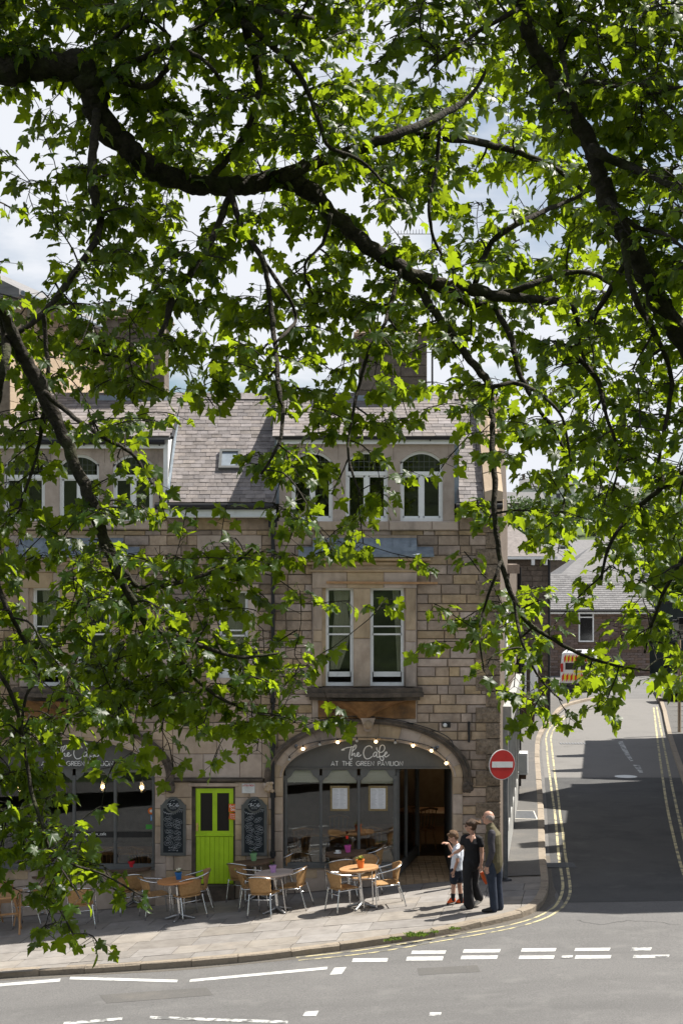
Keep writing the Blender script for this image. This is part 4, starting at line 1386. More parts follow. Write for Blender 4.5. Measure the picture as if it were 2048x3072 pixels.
for q in range(27):
    a = XL+(XR-XL)*q/27; b = XL+(XR-XL)*(q+1)/27-.008
    m2 = MB().add([(a,RYD-.16,RZ-.10),(b,RYD-.16,RZ-.10),(b,RYD,RZ+.05),(a,RYD,RZ+.05),(b,RYD+.16,RZ-.10),(a,RYD+.16,RZ-.10)], [(0,1,2,3),(3,2,4,5),(0,3,5),(1,4,2)])
    m2.build('ridge_tile', M['slate'], roof)
# dormer cheeks
for x, sg in ((dL1, 1), (dR0, -1), (dR1, 1)):
    m2 = MB()
    n = 8
    ys = [BY-.0+(RYD-.1-BY)*q/n for q in range(n+1)]
    vs_ = []
    for y_ in ys: vs_ += [(x-.02, y_, main_z(y_)-.03), (x-.02, y_, dorm_z(y_)-.06), (x+.02, y_, dorm_z(y_)-.06), (x+.02, y_, main_z(y_)-.03)]
    fs = []
    for q in range(n):
        o = 4*q; fs += [(o,o+4,o+5,o+1),(o+2,o+6,o+7,o+3)]
    fs += [(0,1,2,3)]
    m2.add(vs_, fs)
    m2.box(x-.04+(.0 if sg > 0 else .0), x+.05, BY-.012, BY+.06, main_z(BY)-.3, dorm_z(BY)-.05)
    m2.build('dormer_cheek', M['white'] if x == dL1 else M['lead'], roof)
# barge roll on the left dormer's verge and lead at the valley
MB().tube([(dL1+.15, BY-.22, DZ0-.03), (dL1+.15, BY+.6, dorm_z(BY+.6)-.03)], .035, 6).build('verge_roll', M['black'], roof)
MB().tube([(dL1+.06, BY-.1, main_z(BY-.1)+.02), (dL1+.10, BY+1.5, main_z(BY+1.5)+.02)], .03, 6).build('flashing', M['lead'], roof)
# eaves gutters and fascias
for a, b in ((478, 828), (1372, 1502)):
    MB().box(fx(a), fx(b), BY-.22, BY+.02, fz(1551), fz(1529)).build('fascia', M['white'], bld)
    m2 = MB().box(fx(a), fx(b), BY-.30, BY+.0, fz(1553.5), fz(1551)); m2.build('soffit', M['cream'], bld)
    m2 = MB().tube([(fx(a-8), BY-.31, fz(1519)), (fx(b), BY-.31, fz(1519))], .055, 10)
    m2.box(fx(a-8), fx(b), BY-.30, BY-.22, fz(1530), fz(1509))
    m2.build('gutter', M['black'], bld)
# gable coping on the corner
m2 = None
nseg = 6
for q in range(nseg):
    t0, t1 = q/nseg, (q+1)/nseg-.01
    y0_, y1_ = EY-.02+(RYD-EY)*t0, EY-.02+(RYD-EY)*t1
    m2 = MB()
    xa, xb = fx(1449), fx(1503)
    vs_ = []
    for y_ in (y0_, y1_):
        z_ = main_z(y_)
        vs_ += [(xa,y_,z_-.1),(xb,y_,z_-.1),(xb,y_,z_+.22),((xa+xb)/2,y_,z_+.27),(xa,y_,z_+.22)]
    m2.add(vs_, [(0,1,2,3,4),(9,8,7,6,5)]+[(i_,i_+5,(i_+1)%5+5,(i_+1)%5) for i_ in range(5)])
    m2.build('coping_stone', M['sunny_stone'], bld)
MB().bbox(fx(1446), fx(1506), BY-.3, BY+.1, fz(1552), fz(1500), .03).build('kneeler', M['sunny_stone'], bld)
# skylight
yy_ = EY+.78
m2 = MB()
xs0, xs1 = fx(652), fx(716)
def rp2(x, t, off):
    d_ = Vector((0, RYD-EY, RZ-EZ)).normalized(); nn = Vector((0, -d_.z, d_.y))
    return Vector((x, EY, EZ))+d_*t+nn*off
def slab_on_roof(mb, xa, xb, t0, t1, o0, o1):
    vs_ = [rp2(x, t, o) for o in (o0, o1) for (x, t) in ((xa,t0),(xb,t0),(xb,t1),(xa,t1))]
    mb.add(vs_, [(3,2,1,0),(4,5,6,7),(0,1,5,4),(1,2,6,5),(2,3,7,6),(3,0,4,7)])
for a, b, t0, t1 in ((xs0,xs0+.05,.9,1.45),(xs1-.05,xs1,.9,1.45),(xs0+.05,xs1-.05,.9,.96),(xs0+.05,xs1-.05,1.39,1.45)):
    slab_on_roof(m2, a, b, t0, t1, -.02, .09)
sk = m2.build('skylight', M['frame'], roof)
m2 = MB(); slab_on_roof(m2, xs0+.05, xs1-.05, .96, 1.39, .05, .06); m2.build('pane', M['lead'], sk)
# chimneys
def chimney(xa, xb, ytop, ycap, pots):
    D_ = RYD+.05
    k = F/D_
    X = lambda x: (x-1024)/k
    Z = lambda y_: CH-(y_-YH)/k
    ch = empty('chimney', (0,0,0)); ch.parent = bld; ch.location = Vector((X((xa+xb)/2), D_, 9.2))-wloc(bld)
    yf, ybk = D_-.35, D_+.55
    z = 9.0; k2 = 0
    core_ = MB().box(X(xa)+.02, X(xb)-.02, yf+.02, ybk-.02, 8.9, Z(ycap))
    core_.build('shaft', M['mortar'], ch)
    n = 0
    while z < Z(ycap)-.05:
        h = min(random.uniform(.2,.28), Z(ycap)-z)
        x = X(xa)
        while x < X(xb)-.01:
            w = random.uniform(.3,.55)
            if X(xb)-(x+w) < .2: w = X(xb)-x
            MB().bbox(x+.004, x+w-.004, yf-random.uniform(0,.012), ybk+.01, z+.004, z+h-.004, .012).build('stone', M['chimney_stone'], ch)
            x += w; n += 1
        z += h
    m2 = MB().bbox(X(xa)-.1, X(xb)+.1, yf-.1, ybk+.1, Z(ycap), Z(ycap-8), .03)
    m2.bbox(X(xa)-.05, X(xb)+.05, yf-.05, ybk+.05, Z(ycap-8), Z(ycap-16), .02)
    m2.bbox(X(xa)+.03, X(xb)-.03, yf+.02, ybk-.02, Z(ycap-16), Z(ytop), .02)
    m2.build('cap', M['stone'], ch)
    for q in range(pots):
        cx_ = X(xa)+(X(xb)-X(xa))*(q+.5)/pots
        MB().lathe([(.13,0),(.12,.06),(.10,.1),(.11,.42),(.13,.44),(.13,.5),(.08,.5)], (cx_, D_+.1, Z(ytop)), 14).build('chimney_pot', M['brick'], ch)
    MB().add([(X(xa)-.1,yf-.35,main_z(yf-.35)+.03),(X(xb)+.1,yf-.35,main_z(yf-.35)+.03),(X(xb)+.1,yf-.015,main_z(yf)+.26),(X(xa)-.1,yf-.015,main_z(yf)+.26)], [(0,1,2,3)]).build('lead_apron', M['lead'], ch)
    return ch
chimney(1075, 1278, 985, 1012, 0)
chimney(318, 500, 935, 965, 0)

# flank wall along the side street, with its timber shop window
m2 = MB()
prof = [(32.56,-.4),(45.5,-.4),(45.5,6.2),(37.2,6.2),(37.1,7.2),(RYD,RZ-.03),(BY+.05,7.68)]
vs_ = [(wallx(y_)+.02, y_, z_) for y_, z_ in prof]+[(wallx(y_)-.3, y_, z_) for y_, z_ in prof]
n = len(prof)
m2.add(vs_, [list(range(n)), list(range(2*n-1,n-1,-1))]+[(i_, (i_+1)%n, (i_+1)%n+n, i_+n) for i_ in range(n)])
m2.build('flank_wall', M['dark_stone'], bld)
m2 = MB()
m2.box(-7.9, wallx(45.5)-.3, 45.2, 45.5, -.5, 6.0); m2.box(-8.1, -7.9, 33, 45.5, -1, 6.8); m2.box(-7.9, wallx(40)-.1, 37.0, 45.4, 6.0, 6.2)
m2.build('rear_wall', M['stone'], bld)
dw = Vector((SK, 1, 0)).normalized(); nw = Vector((dw.y, -dw.x, 0))
def flank(t, z, off): return Vector((wallx(32.5), 32.5, z))+dw*t+nw*off
m2 = MB()
m2.obox(flank(6.6, .45, .06), dw, nw, (0,0,1), 4.9, .06, .32)
for t in (1.75, 3.4, 5.0, 6.6, 8.2, 9.8, 11.4):
    m2.obox(flank(t, 1.9, .07), dw, nw, (0,0,1), .07, .06, 1.15)
m2.obox(flank(6.6, 3.1, .09), dw, nw, (0,0,1), 4.95, .10, .2)
m2.build('side_window', M['side_paint'], bld)
m2 = MB(); m2.obox(flank(6.6, 1.9, .035), dw, nw, (0,0,1), 4.8, .006, 1.1); m2.build('pane', M['car_glass'], bld)
# small upper windows and pipe on the flank
for t in (3.2, 6.2, 9.4):
    MB().obox(flank(t, 4.6, .03), dw, nw, (0,0,1), .55, .03, .8).build('window', M['white'], bld)
m2 = MB(); m2.tube([flank(12.6, .2, .1), flank(12.6, 6.1, .1)], .05, 8); m2.build('downpipe', M['black'], bld)

# tall neighbour on the left, its flank rising over the cafe roof
nb = empty('neighbour_building', (-7.6, 33, 0), 'taller pale stone building with a plain sunlit flank behind the left dormer', 'building')
NK = .177
def nx(y_): return -6.72+NK*(y_-32.6)
EH = 11.5
m2 = MB()
prof = [(33.2,6.2),(41.8,6.2),(41.8,EH),(33.2,EH)]
vs_ = [(nx(y_), y_, z_) for y_, z_ in prof]+[(nx(y_)-4, y_, z_) for y_, z_ in prof]
m2.add(vs_, [(0,1,2,3),(7,6,5,4)]+[(i_, (i_+1)%4, (i_+1)%4+4, i_+4) for i_ in range(4)])
nwall = m2.build('wall', M['mortar'], nb)
dn = Vector((NK,1,0)).normalized(); nn_ = Vector((dn.y,-dn.x,0))
z = 8.6; k = 0
while z < EH-.02:
    h = .29
    t = -(k % 2)*.35
    while t < 8.6:
        w = random.uniform(.5,.95)
        a = max(t, 0); b = min(t+w, 8.7)
        if b-a > .05:
            MB().obox(Vector((nx(33.2), 33.2, z+h/2))+dn*((a+b)/2)+nn_*.005, dn, nn_, (0,0,1), (b-a)/2-.006, .015+random.uniform(0,.006), h/2-.006).build('stone', M['sunny_stone'], nwall)
        t += w
    z += h; k += 1
m2 = MB()
for i_ in range(2):
    pass
vs_ = []
for y_ in (32.8, 42.1):
    vs_ += [(nx(y_)+.35, y_, EH-.02),(nx(y_)+.35, y_, EH+.14),(nx(y_)-2.4, y_, EH+1.5),(nx(y_)-4.6, y_, EH)]
m2.add(vs_, [(0,1,2,3),(7,6,5,4),(0,4,5,1),(1,5,6,2),(2,6,7,3),(3,7,4,0)])
nroof = m2.build('roof', M['slate_far'], nb)
m2 = MB().tube([(nx(32.8)+.42, 32.8, EH+.06), (nx(42.1)+.42, 42.1, EH+.06)], .05, 8); m2.build('gutter', M['lead'], nb)
for i_ in range(3):
    MB().obox(Vector((nx(33.2), 33.2, EH-.16))+dn*(1+3*i_)+nn_*.2, dn, nn_, (0,0,1), .06, .2, .1).build('gutter_bracket', M['cream'], nb)
# television aerial on the chimney
ta = empty('television_aerial', (1.88, RYD+.1, 9.7), 'thin television aerial on a mast beside the stone chimney', 'aerial')
D_ = RYD+.1; k = F/D_
X = lambda x: (x-1024)/k
Z = lambda y_: CH-(y_-YH)/k
MB().cyl((X(1296), D_, 9.6), (X(1296), D_, Z(690)), .022, .018, 8).build('mast', M['pole'], ta)
m2 = MB().cyl((X(1190), D_, Z(702)), (X(1300), D_, Z(702)), .008, None, 6)
for q in range(9): m2.cyl((X(1194+q*9), D_-.0, Z(702)), (X(1194+q*9), D_, Z(702-10-q*.6)), .005, None, 5)
m2.cyl((X(1194), D_-.2, Z(702)), (X(1194), D_+.2, Z(702)), .006, None, 5)
m2.build('antenna', M['pole'], ta)
for yy in (1040, 1056): MB().box(X(1278), X(1302), D_-.02, D_+.02, Z(yy+2), Z(yy)).build('bracket', M['pole'], ta)
# ---------------------------------------------------------------- the two sycamores the photograph is taken through
OV = 1.306
# each branch: depth at its start and end, tree, rows of (x, y, width) in units of 1/1568 of the picture width
BR = [
 (10.2, 11.2, 0, [(-330,420,120),(-190,270,100),(-30,165,74),(90,155,68),(180,160,66),(215,200,60),(225,260,55),(265,320,50),(330,375,48),(400,410,46),(480,425,44),(560,425,42),(640,408,42),(700,435,42),(760,490,36),(830,555,34),(900,605,32),(980,645,32),(1060,660,30),(1150,680,24),(1240,690,18),(1310,700,14),(1330,760,11),(1340,830,9),(1350,900,7)]),
 (10.7, 11.4, 0, [(640,408,36),(720,375,28),(800,350,24),(880,320,24),(960,290,20),(1040,250,15),(1090,210,10),(1120,150,7)]),
 (11.2, 11.4, 0, [(940,305,16),(1040,318,18),(1120,332,17),(1200,355,15),(1280,390,11),(1340,440,8)]),
 (10.4, 10.0, 0, [(215,185,24),(290,150,16),(370,115,14),(405,105,14),(430,75,10),(470,55,8),(500,20,6)]),
 (10.4, 10.2, 0, [(250,160,20),(290,190,18),(345,195,14),(390,150,14),(410,110,12)]),
 (10.3, 10.1, 0, [(190,130,14),(260,90,10),(300,55,10),(350,50,9),(390,85,10)]),
 (10.2, 10.0, 0, [(405,105,12),(470,140,10),(510,190,9),(530,250,7)]),
 (10.6, 10.4, 0, [(490,405,18),(530,355,16),(560,310,14),(585,250,14),(595,180,16),(580,110,20),(560,55,22),(530,0,18),(500,-80,14),(480,-200,10)]),
 (10.4, 10.0, 0, [(560,50,18),(620,100,14),(680,160,14),(710,220,12),(740,300,10),(760,340,10),(830,370,8),(880,420,6)]),
 (10.4, 10.0, 0, [(540,0,16),(600,18,18),(660,35,14),(720,40,8)]),
 (10.6, 9.6, 0, [(530,440,18),(500,520,16),(470,580,16),(430,640,16),(395,690,18),(380,745,12),(350,790,9),(280,820,7),(200,800,5)]),
 (10.6, 9.5, 0, [(530,440,16),(560,530,13),(600,590,13),(615,650,13),(625,720,12),(632,800,12),(640,880,11),(650,950,10),(640,1020,8),(600,1090,6)]),
 (10.4, 10.0, 0, [(605,600,10),(660,680,9),(680,730,8),(660,760,8),(630,790,6)]),
 (10.3, 9.4, 0, [(222,255,22),(215,330,22),(215,420,24),(225,480,20),(230,530,16),(190,600,16),(140,670,15),(100,720,14),(50,760,12),(-20,800,10)]),
 (8.6, 9.4, 0, [(-330,430,60),(-160,520,40),(-10,690,26),(20,750,26),(60,830,30),(100,900,34),(140,990,30),(180,1080,28),(215,1160,26),(230,1210,28),(255,1280,22),(300,1370,18),(340,1430,14),(400,1460,12),(480,1490,10),(560,1510,8),(640,1500,5)]),
 (8.8, 8.8, 0, [(5,725,20),(15,800,20),(0,900,16),(-20,980,12)]),
 (9.2, 9.6, 0, [(100,720,12),(110,850,10),(100,960,10),(80,1060,8),(40,1180,7)]),
 (9.3, 10.0, 0, [(235,1220,16),(285,1310,14),(330,1350,11),(430,1332,9),(536,1294,6),(585,1255,4)]),
 (9.4, 10.0, 0, [(285,1310,10),(330,1430,10),(400,1500,10),(460,1570,9),(520,1610,7),(600,1640,5),(680,1640,4)]),
 (8.6, 9.0, 0, [(-40,1250,14),(10,1380,12),(40,1440,10),(70,1500,10),(90,1550,8),(60,1600,7),(50,1680,6)]),
 (8.6, 9.0, 0, [(-40,1500,12),(30,1600,10),(60,1740,9),(75,1830,9),(100,1900,8),(120,1960,7),(180,1990,6),(240,2010,5),(330,2060,4)]),
 (8.8, 8.8, 0, [(100,900,14),(160,950,12),(230,1000,10),(300,1040,8),(350,1110,6)]),
 (10.9, 9.8, 0, [(940,630,20),(980,690,20),(1030,760,20),(1080,830,18),(1120,880,18),(1130,950,15),(1130,1010,14),(1135,1100,14),(1135,1180,13),(1150,1290,12),(1180,1380,12),(1210,1430,11),(1290,1480,10),(1350,1510,8),(1420,1530,6),(1490,1540,4)]),
 (10.2, 9.8, 0, [(1130,890,12),(1180,880,10),(1240,905,9),(1290,960,7),(1310,1060,6)]),
 (10.8, 10.2, 0, [(920,620,14),(900,690,10),(880,750,9),(850,800,9),(830,860,8),(810,950,7),(800,1050,6),(830,1140,5)]),
 (11.0, 10.6, 0, [(1000,660,16),(1080,700,14),(1130,705,14),(1170,770,14),(1190,850,12),(1230,930,10),(1280,1000,8),(1300,1080,7),(1290,1180,5)]),
 (10.9, 11.2, 0, [(1090,652,14),(1110,590,14),(1140,545,14),(1200,510,13),(1260,480,12),(1320,455,10),(1370,425,8)]),
 (11.0, 10.8, 0, [(1130,680,18),(1190,665,16),(1270,635,15),(1340,625,12),(1400,650,10),(1450,700,7)]),
 (9.9, 9.9, 0, [(1150,1290,8),(1120,1370,6),(1100,1450,5),(1110,1540,4)]),
 (9.9, 9.7, 0, [(1180,1380,8),(1200,1480,7),(1240,1560,5),(1290,1610,4)]),
 (10.6, 10.4, 0, [(1010,300,9),(1000,390,9),(985,480,8),(1000,560,7),(1040,620,6)]),
 (10.4, 10.6, 0, [(760,490,10),(740,560,8),(700,610,7),(720,680,6)]),
 (8.2, 7.4, 1, [(1900,1900,170),(1800,1400,140),(1680,1000,90),(1600,830,60),(1549,750,52),(1509,685,48),(1469,615,46),(1429,530,44),(1394,460,42),(1374,400,40),(1359,340,40),(1324,280,38),(1289,215,36),(1254,150,34),(1219,90,32),(1199,30,32),(1170,-80,28),(1130,-260,20),(1100,-420,12)]),
 (7.6, 7.2, 1, [(1359,340,28),(1420,370,22),(1490,400,18),(1568,435,14),(1680,460,10)]),
 (7.5, 7.8, 1, [(1324,280,18),(1300,180,14),(1284,80,14),(1290,0,13),(1310,-120,10)]),
 (7.6, 7.0, 1, [(1300,180,12),(1400,195,11),(1480,215,10),(1568,200,8),(1680,190,6)]),
 (7.6, 8.2, 1, [(1429,530,20),(1450,660,16),(1500,760,14),(1540,860,11),(1530,960,9),(1510,1060,7)]),
 (8.0, 8.6, 1, [(1440,600,14),(1380,700,13),(1320,800,12),(1370,870,12),(1390,950,9),(1420,1050,7),(1400,1150,5)]),
 (7.4, 7.2, 1, [(1190,20,14),(1120,60,10),(1060,100,8),(1010,140,6)]),
 (7.6, 7.2, 1, [(1394,460,14),(1460,520,12),(1530,540,9),(1600,600,7)]),
 (8.4, 9.2, 1, [(1720,1120,50),(1600,1080,24),(1520,1120,14),(1450,1180,10),(1400,1250,8),(1380,1330,6)]),
 (8.4, 9.2, 1, [(1700,1200,30),(1600,1250,16),(1540,1330,10),(1500,1420,8),(1480,1500,6)]),
]
GRID = """
8887887864589999
4578877884379999
3568677888758999
2578877888746999
3776554678767899
1368764565467888
2268755776788888
3576666766678887
6787657455744787
6774346566578998
5552025631268888
6653025630158888
7765345650155687
7888865431165564
7778876200264454
7899886400155487
7799876410035530
8424431000000000
8400000000000000
8730000000000000
5850000000000000
1450000000000000
""".split()
def cover(cx, cy):
    """leaf cover wanted around cell cx, cy; outside the picture the crown goes on, thickened above for shade"""
    if cy < 0: return 8 if cy > -7 else 0  # unseen rows overhead, kept dense to darken the leaves below
    if cy >= len(GRID): return 0
    if cx < 0: return int(GRID[cy][0])*(.9 if cx > -3 or cy < 10 else 0)
    if cx > 15:
        return max(0, min(8, int(GRID[cy][15])))*(1 if cx < 18 or cy < 10 else 0)
    return int(GRID[cy][cx])
trees = [empty('sycamore_tree', (-5.2, 10.0, 1.3), 'sycamore whose thick dark limb reaches in from the left across the sky', 'tree'),
         empty('sycamore_tree', (3.3, 8.4, 2.0), 'sycamore with a leaning trunk at the upper right edge', 'tree')]
wood = [MB(), MB()]
limbs = [[], []]
NP, NT, NR = [], [], []
rt = random.Random(5)
for bi, (d0, d1, tr, pts) in enumerate(BR):
    P = smoothpath(pts, 5)
    n = len(P)
    line, rad = [], []
    ph = rt.uniform(0, 6)
    for i, (x, y, w) in enumerate(P):
        t = i/(n-1)
        w *= 1.04 if bi < 3 else 1.0
        D = d0+(d1-d0)*t + .12*math.sin(t*9+ph)*min(1, t*4)
        jit = 0 if i in (0,) else .35*w
        p = PX(x*OV+rt.uniform(-jit, jit)*.5, y*OV+rt.uniform(-jit, jit)*.5, D)
        line.append(p); rad.append(max(.004, w*OV*D/F/2*(1+rt.uniform(-.08,.08))))
        if i % 2 == 0 or n < 12:
            NP.append(p); NT.append(tr); NR.append(rad[-1])
    if bi == 0:
        line = [Vector((-5.2,10.0,1.2)), Vector((-5.25,10.05,3.0)), Vector((-5.0,10.1,5.5)), Vector((-4.6,10.1,7.4))]+line
        rad = [.42,.36,.33,.30]+rad
        line = [Vector(q) for q in smoothpath([tuple(q) for q in line], 2)]; rad = list(smoothpath([(r_,) for r_ in rad], 2)[:,0])
    if d0 == 8.2 and tr == 1:
        line = [Vector((3.3,8.4,1.9)), Vector((3.25,8.4,3.2))]+line; rad = [.36,.30]+rad
    if pts[0][0] == -330 and bi:
        line = [Vector((-4.7,10.1,7.0))]+line; rad = [.16]+rad
    m2 = MB().tube(line, rad, 9 if max(rad) > .05 else 7, jitter=.10)
    me_name = 'trunk' if bi == 0 or (d0 == 8.2 and tr == 1) else 'branch'
    m2.build(me_name, M['bark'], trees[tr], smooth=True)
# knots and moss cushions on the great limb
# ---- targets for leaf sprays
cell = 98.0
targets = []
branch_px = np.array([[1024+p.x*F/p.y, YH-(p.z-CH)*F/p.y] for p in NP])
branch_d = np.array([p.y for p in NP])
LEAFPER = 8.0
for cy in range(-7, len(GRID)):
    for cx in range(-6, 20):
        c = min(.93, cover(cx, cy)/10*1.04)
        if c <= 0: continue
        # neighbourhood smoothing keeps cell borders invisible
        tau = -math.log(1-c)
        nleaf = tau*cell*cell/ (285.0 if cx < 11 else 350.0)*(1.6 if cy < 9 else 1.2)
        ncl = nleaf/LEAFPER
        ncl = int(ncl)+(1 if rt.random() < ncl-int(ncl) else 0)
        for _ in range(ncl):
            x = (cx+rt.uniform(-.15,1.15))*cell*OV; y = (cy+rt.uniform(-.15,1.15))*cell*OV
            j = np.argmin((branch_px[:,0]-x)**2+(branch_px[:,1]-y)**2)
            D = branch_d[j]+rt.gauss(.5, .5)
            D = min(12.6, max(6.3, D))
            targets.append((x, y, D))
NPa = np.array([tuple(p) for p in NP])
tp = np.array([tuple(PX(*t)) for t in targets])
d2 = ((tp[:,None,:]-NPa[None])**2).sum(2).min(1)
order = np.argsort(d2)
nodes = np.zeros((len(NPa)+len(order)*4, 3)); nodes[:len(NPa)] = NPa
ntree = np.zeros(len(nodes), int); ntree[:len(NPa)] = NT
nrad = np.zeros(len(nodes)); nrad[:len(NPa)] = NR
nc = len(NPa)
twig = [MB(), MB()]
leaf_list = []           # (tree, matrix 4x4 list, size, distance)
def leaf_frame(base, tip_dir, up):
    v = tip_dir.normalized(); n = (up-v*up.dot(v))
    if n.length < 1e-4: n = v.orthogonal()
    n.normalize(); u = v.cross(n)
    return u, v, n
for oi in order:
    t = Vector(tp[oi])
    dd = ((nodes[:nc]-tp[oi])**2).sum(1)
    j = int(np.argmin(dd))
    a = Vector(nodes[j]); tr = int(ntree[j])
    L_ = (t-a).length
    if L_ < .05 or L_ > 2.6: continue
    r0 = min(nrad[j]*.7, .0075+.010*L_); r1 = .0042
    side = Vector((rt.gauss(0,1), rt.gauss(0,1), rt.gauss(0,.6)))
    m1 = a.lerp(t, .35)+side*.07*L_+Vector((0,0,.05*L_)); m2_ = a.lerp(t, .7)+side*.04*L_+Vector((0,0,.05*L_))
    path = [a, m1, m2_, t]
    P = smoothpath([tuple(q) for q in path], 2)
    twig[tr].tube([Vector(q) for q in P], [r0+(r1-r0)*q/(len(P)-1) for q in range(len(P))], 4)
    for q, rr in ((m1, r0), (m2_, (r0+r1)/2), (t, r1)):
        if nc < len(nodes):
            nodes[nc] = tuple(q); ntree[nc] = tr; nrad[nc] = max(.003, rr); nc += 1
    # opposite pairs of leaves along the spray
    ax = (t-m1).normalized()
    nl = rt.choice((6,7,8,9,10))
    for q in range(nl):
        along = t-ax*(.01+.055*(q//2))*rt.uniform(.7,1.2)
        out_ = ax.cross(Vector((0,0,1)))
        if out_.length < .1: out_ = Vector((1,0,0))
        out_.normalize()
        s_ = 1 if q % 2 else -1
        if q >= nl-1 and nl % 2: d_ = ax.copy()
        else: d_ = (out_*s_*rt.uniform(.6,1.1)+ax*rt.uniform(.1,.7))
        d_ += Vector((rt.gauss(0,.35), rt.gauss(0,.35), rt.uniform(-.35,.12)))
        d_.normalize()
        pet = rt.uniform(.04,.10)
        base = along+d_*pet+Vector((0,0,-.01))
        twig[tr].tube([along, base], .0018, 3)
        size = rt.choice((.045,.06,.072,.08,.088,.094))*rt.uniform(.9,1.15)*(base.y/10.3)*(1 if rt.random() > .15 else .65)
        tip = d_+Vector((rt.gauss(0,.15), rt.gauss(0,.15), -rt.uniform(.15,.95)))
        up = Vector((rt.gauss(0,.55), rt.gauss(-.18,.55), rt.uniform(.45,1.1)))
        u, v, n = leaf_frame(base, tip, up)
        leaf_list.append((tr, base, u, v, n, size))
# ---- leaf blades
half = [(0,.0),(.10,-.07),(.30,-.13),(.34,-.03),(.27,.06),(.47,.12),(.68,.35),(.51,.42),(.43,.52),(.21,.46),(.31,.66),(.18,.78),(.10,.92),(0,1.06)]
def leaf_template(k):
    rr = random.Random(k)
    pts = [(0.0, .30)]
    rightp = [(x+rr.uniform(-.02,.02)*(i not in (0,13)), y+rr.uniform(-.02,.02)) for i, (x, y) in enumerate(half)]
    leftp = [(-x+rr.uniform(-.03,.03), y+rr.uniform(-.03,.03)) for x, y in half[1:-1]]
    ring = rightp+leftp[::-1]
    pts += ring
    fold = rr.uniform(.10,.42); droop = rr.uniform(.10,.55); wav = rr.uniform(-.07,.07)
    v = [(x, y, fold*abs(x)-droop*max(0, y-.1)**2-.55*x*x+wav*math.sin(7*y+5*x)-(rr.uniform(0,.12) if i in (3,7,14,22,26) else 0)) for i, (x, y) in enumerate(pts)]
    n = len(ring)
    f = [(0, 1+i, 1+(i+1) % n) for i in range(n)]
    return np.array(v), f
TEMPL = [leaf_template(k) for k in range(8)]
# the largest-looking ones become leaves of their own
def look(l):
    p = l[1]
    x = 1024+p.x*F/p.y; y = YH-(p.z-CH)*F/p.y
    ins = 10 < x < 2038 and 10 < y < 2900
    face = abs(l[4].dot((Vector((0,0,CH))-p).normalized()))
    return (1 if ins else 0)*(l[5]/p.y)*(face+.05)
score = [look(l) for l in leaf_list]
rank = np.argsort(-np.array(score))
single = set()
cnt = [0, 0]
for i in rank:
    tr = leaf_list[i][0]
    if cnt[tr] < 290 and score[i] > 0:
        single.add(int(i)); cnt[tr] += 1
lm = []
for k, (v, f) in enumerate(TEMPL):
    me = bpy.data.meshes.new('leaf'); me.from_pydata([tuple(q) for q in v], [], f); me.materials.append(M['leaf'])
    me.polygons.foreach_set('use_smooth', [True]*len(f)); lm.append(me)
av = [[], []]; af = [[], []]; off = [0, 0]
for i, (tr, base, u, v, n, size) in enumerate(leaf_list):
    k = i % 8
    if i in single:
        o = link('leaf', lm[k], trees[tr])
        mat = Matrix(((u.x*size,v.x*size,n.x*size,base.x),(u.y*size,v.y*size,n.y*size,base.y),(u.z*size,v.z*size,n.z*size,base.z),(0,0,0,1)))
        o.matrix_local = Matrix.Translation(-trees[tr].location) @ mat
        continue
    T, f = TEMPL[k]
    B = np.array([tuple(u), tuple(v), tuple(n)])*size
    V = T @ B + np.array(tuple(base))
    av[tr].append(V); af[tr].append(np.array(f)+off[tr]); off[tr] += len(T)
for tr in (0, 1):
    V = np.concatenate(av[tr])-np.array(tuple(trees[tr].location)); Fa = np.concatenate(af[tr])
    me = bpy.data.meshes.new('foliage')
    me.vertices.add(len(V)); me.vertices.foreach_set('co', V.astype(np.float32).ravel())
    me.loops.add(len(Fa)*3); me.loops.foreach_set('vertex_index', Fa.ravel().astype(np.int32))
    me.polygons.add(len(Fa)); me.polygons.foreach_set('loop_start', np.arange(0, len(Fa)*3, 3, dtype=np.int32))
    me.polygons.foreach_set('use_smooth', [True]*len(Fa))
    me.materials.append(M['leaf']); me.update(calc_edges=True); me.validate()
    tag(link('foliage', me, trees[tr]), kind='stuff')
    tag(twig[tr].build('twigs', M['bark'], trees[tr]), kind='stuff')
print('leaves', len(leaf_list), 'sprays', len(targets))
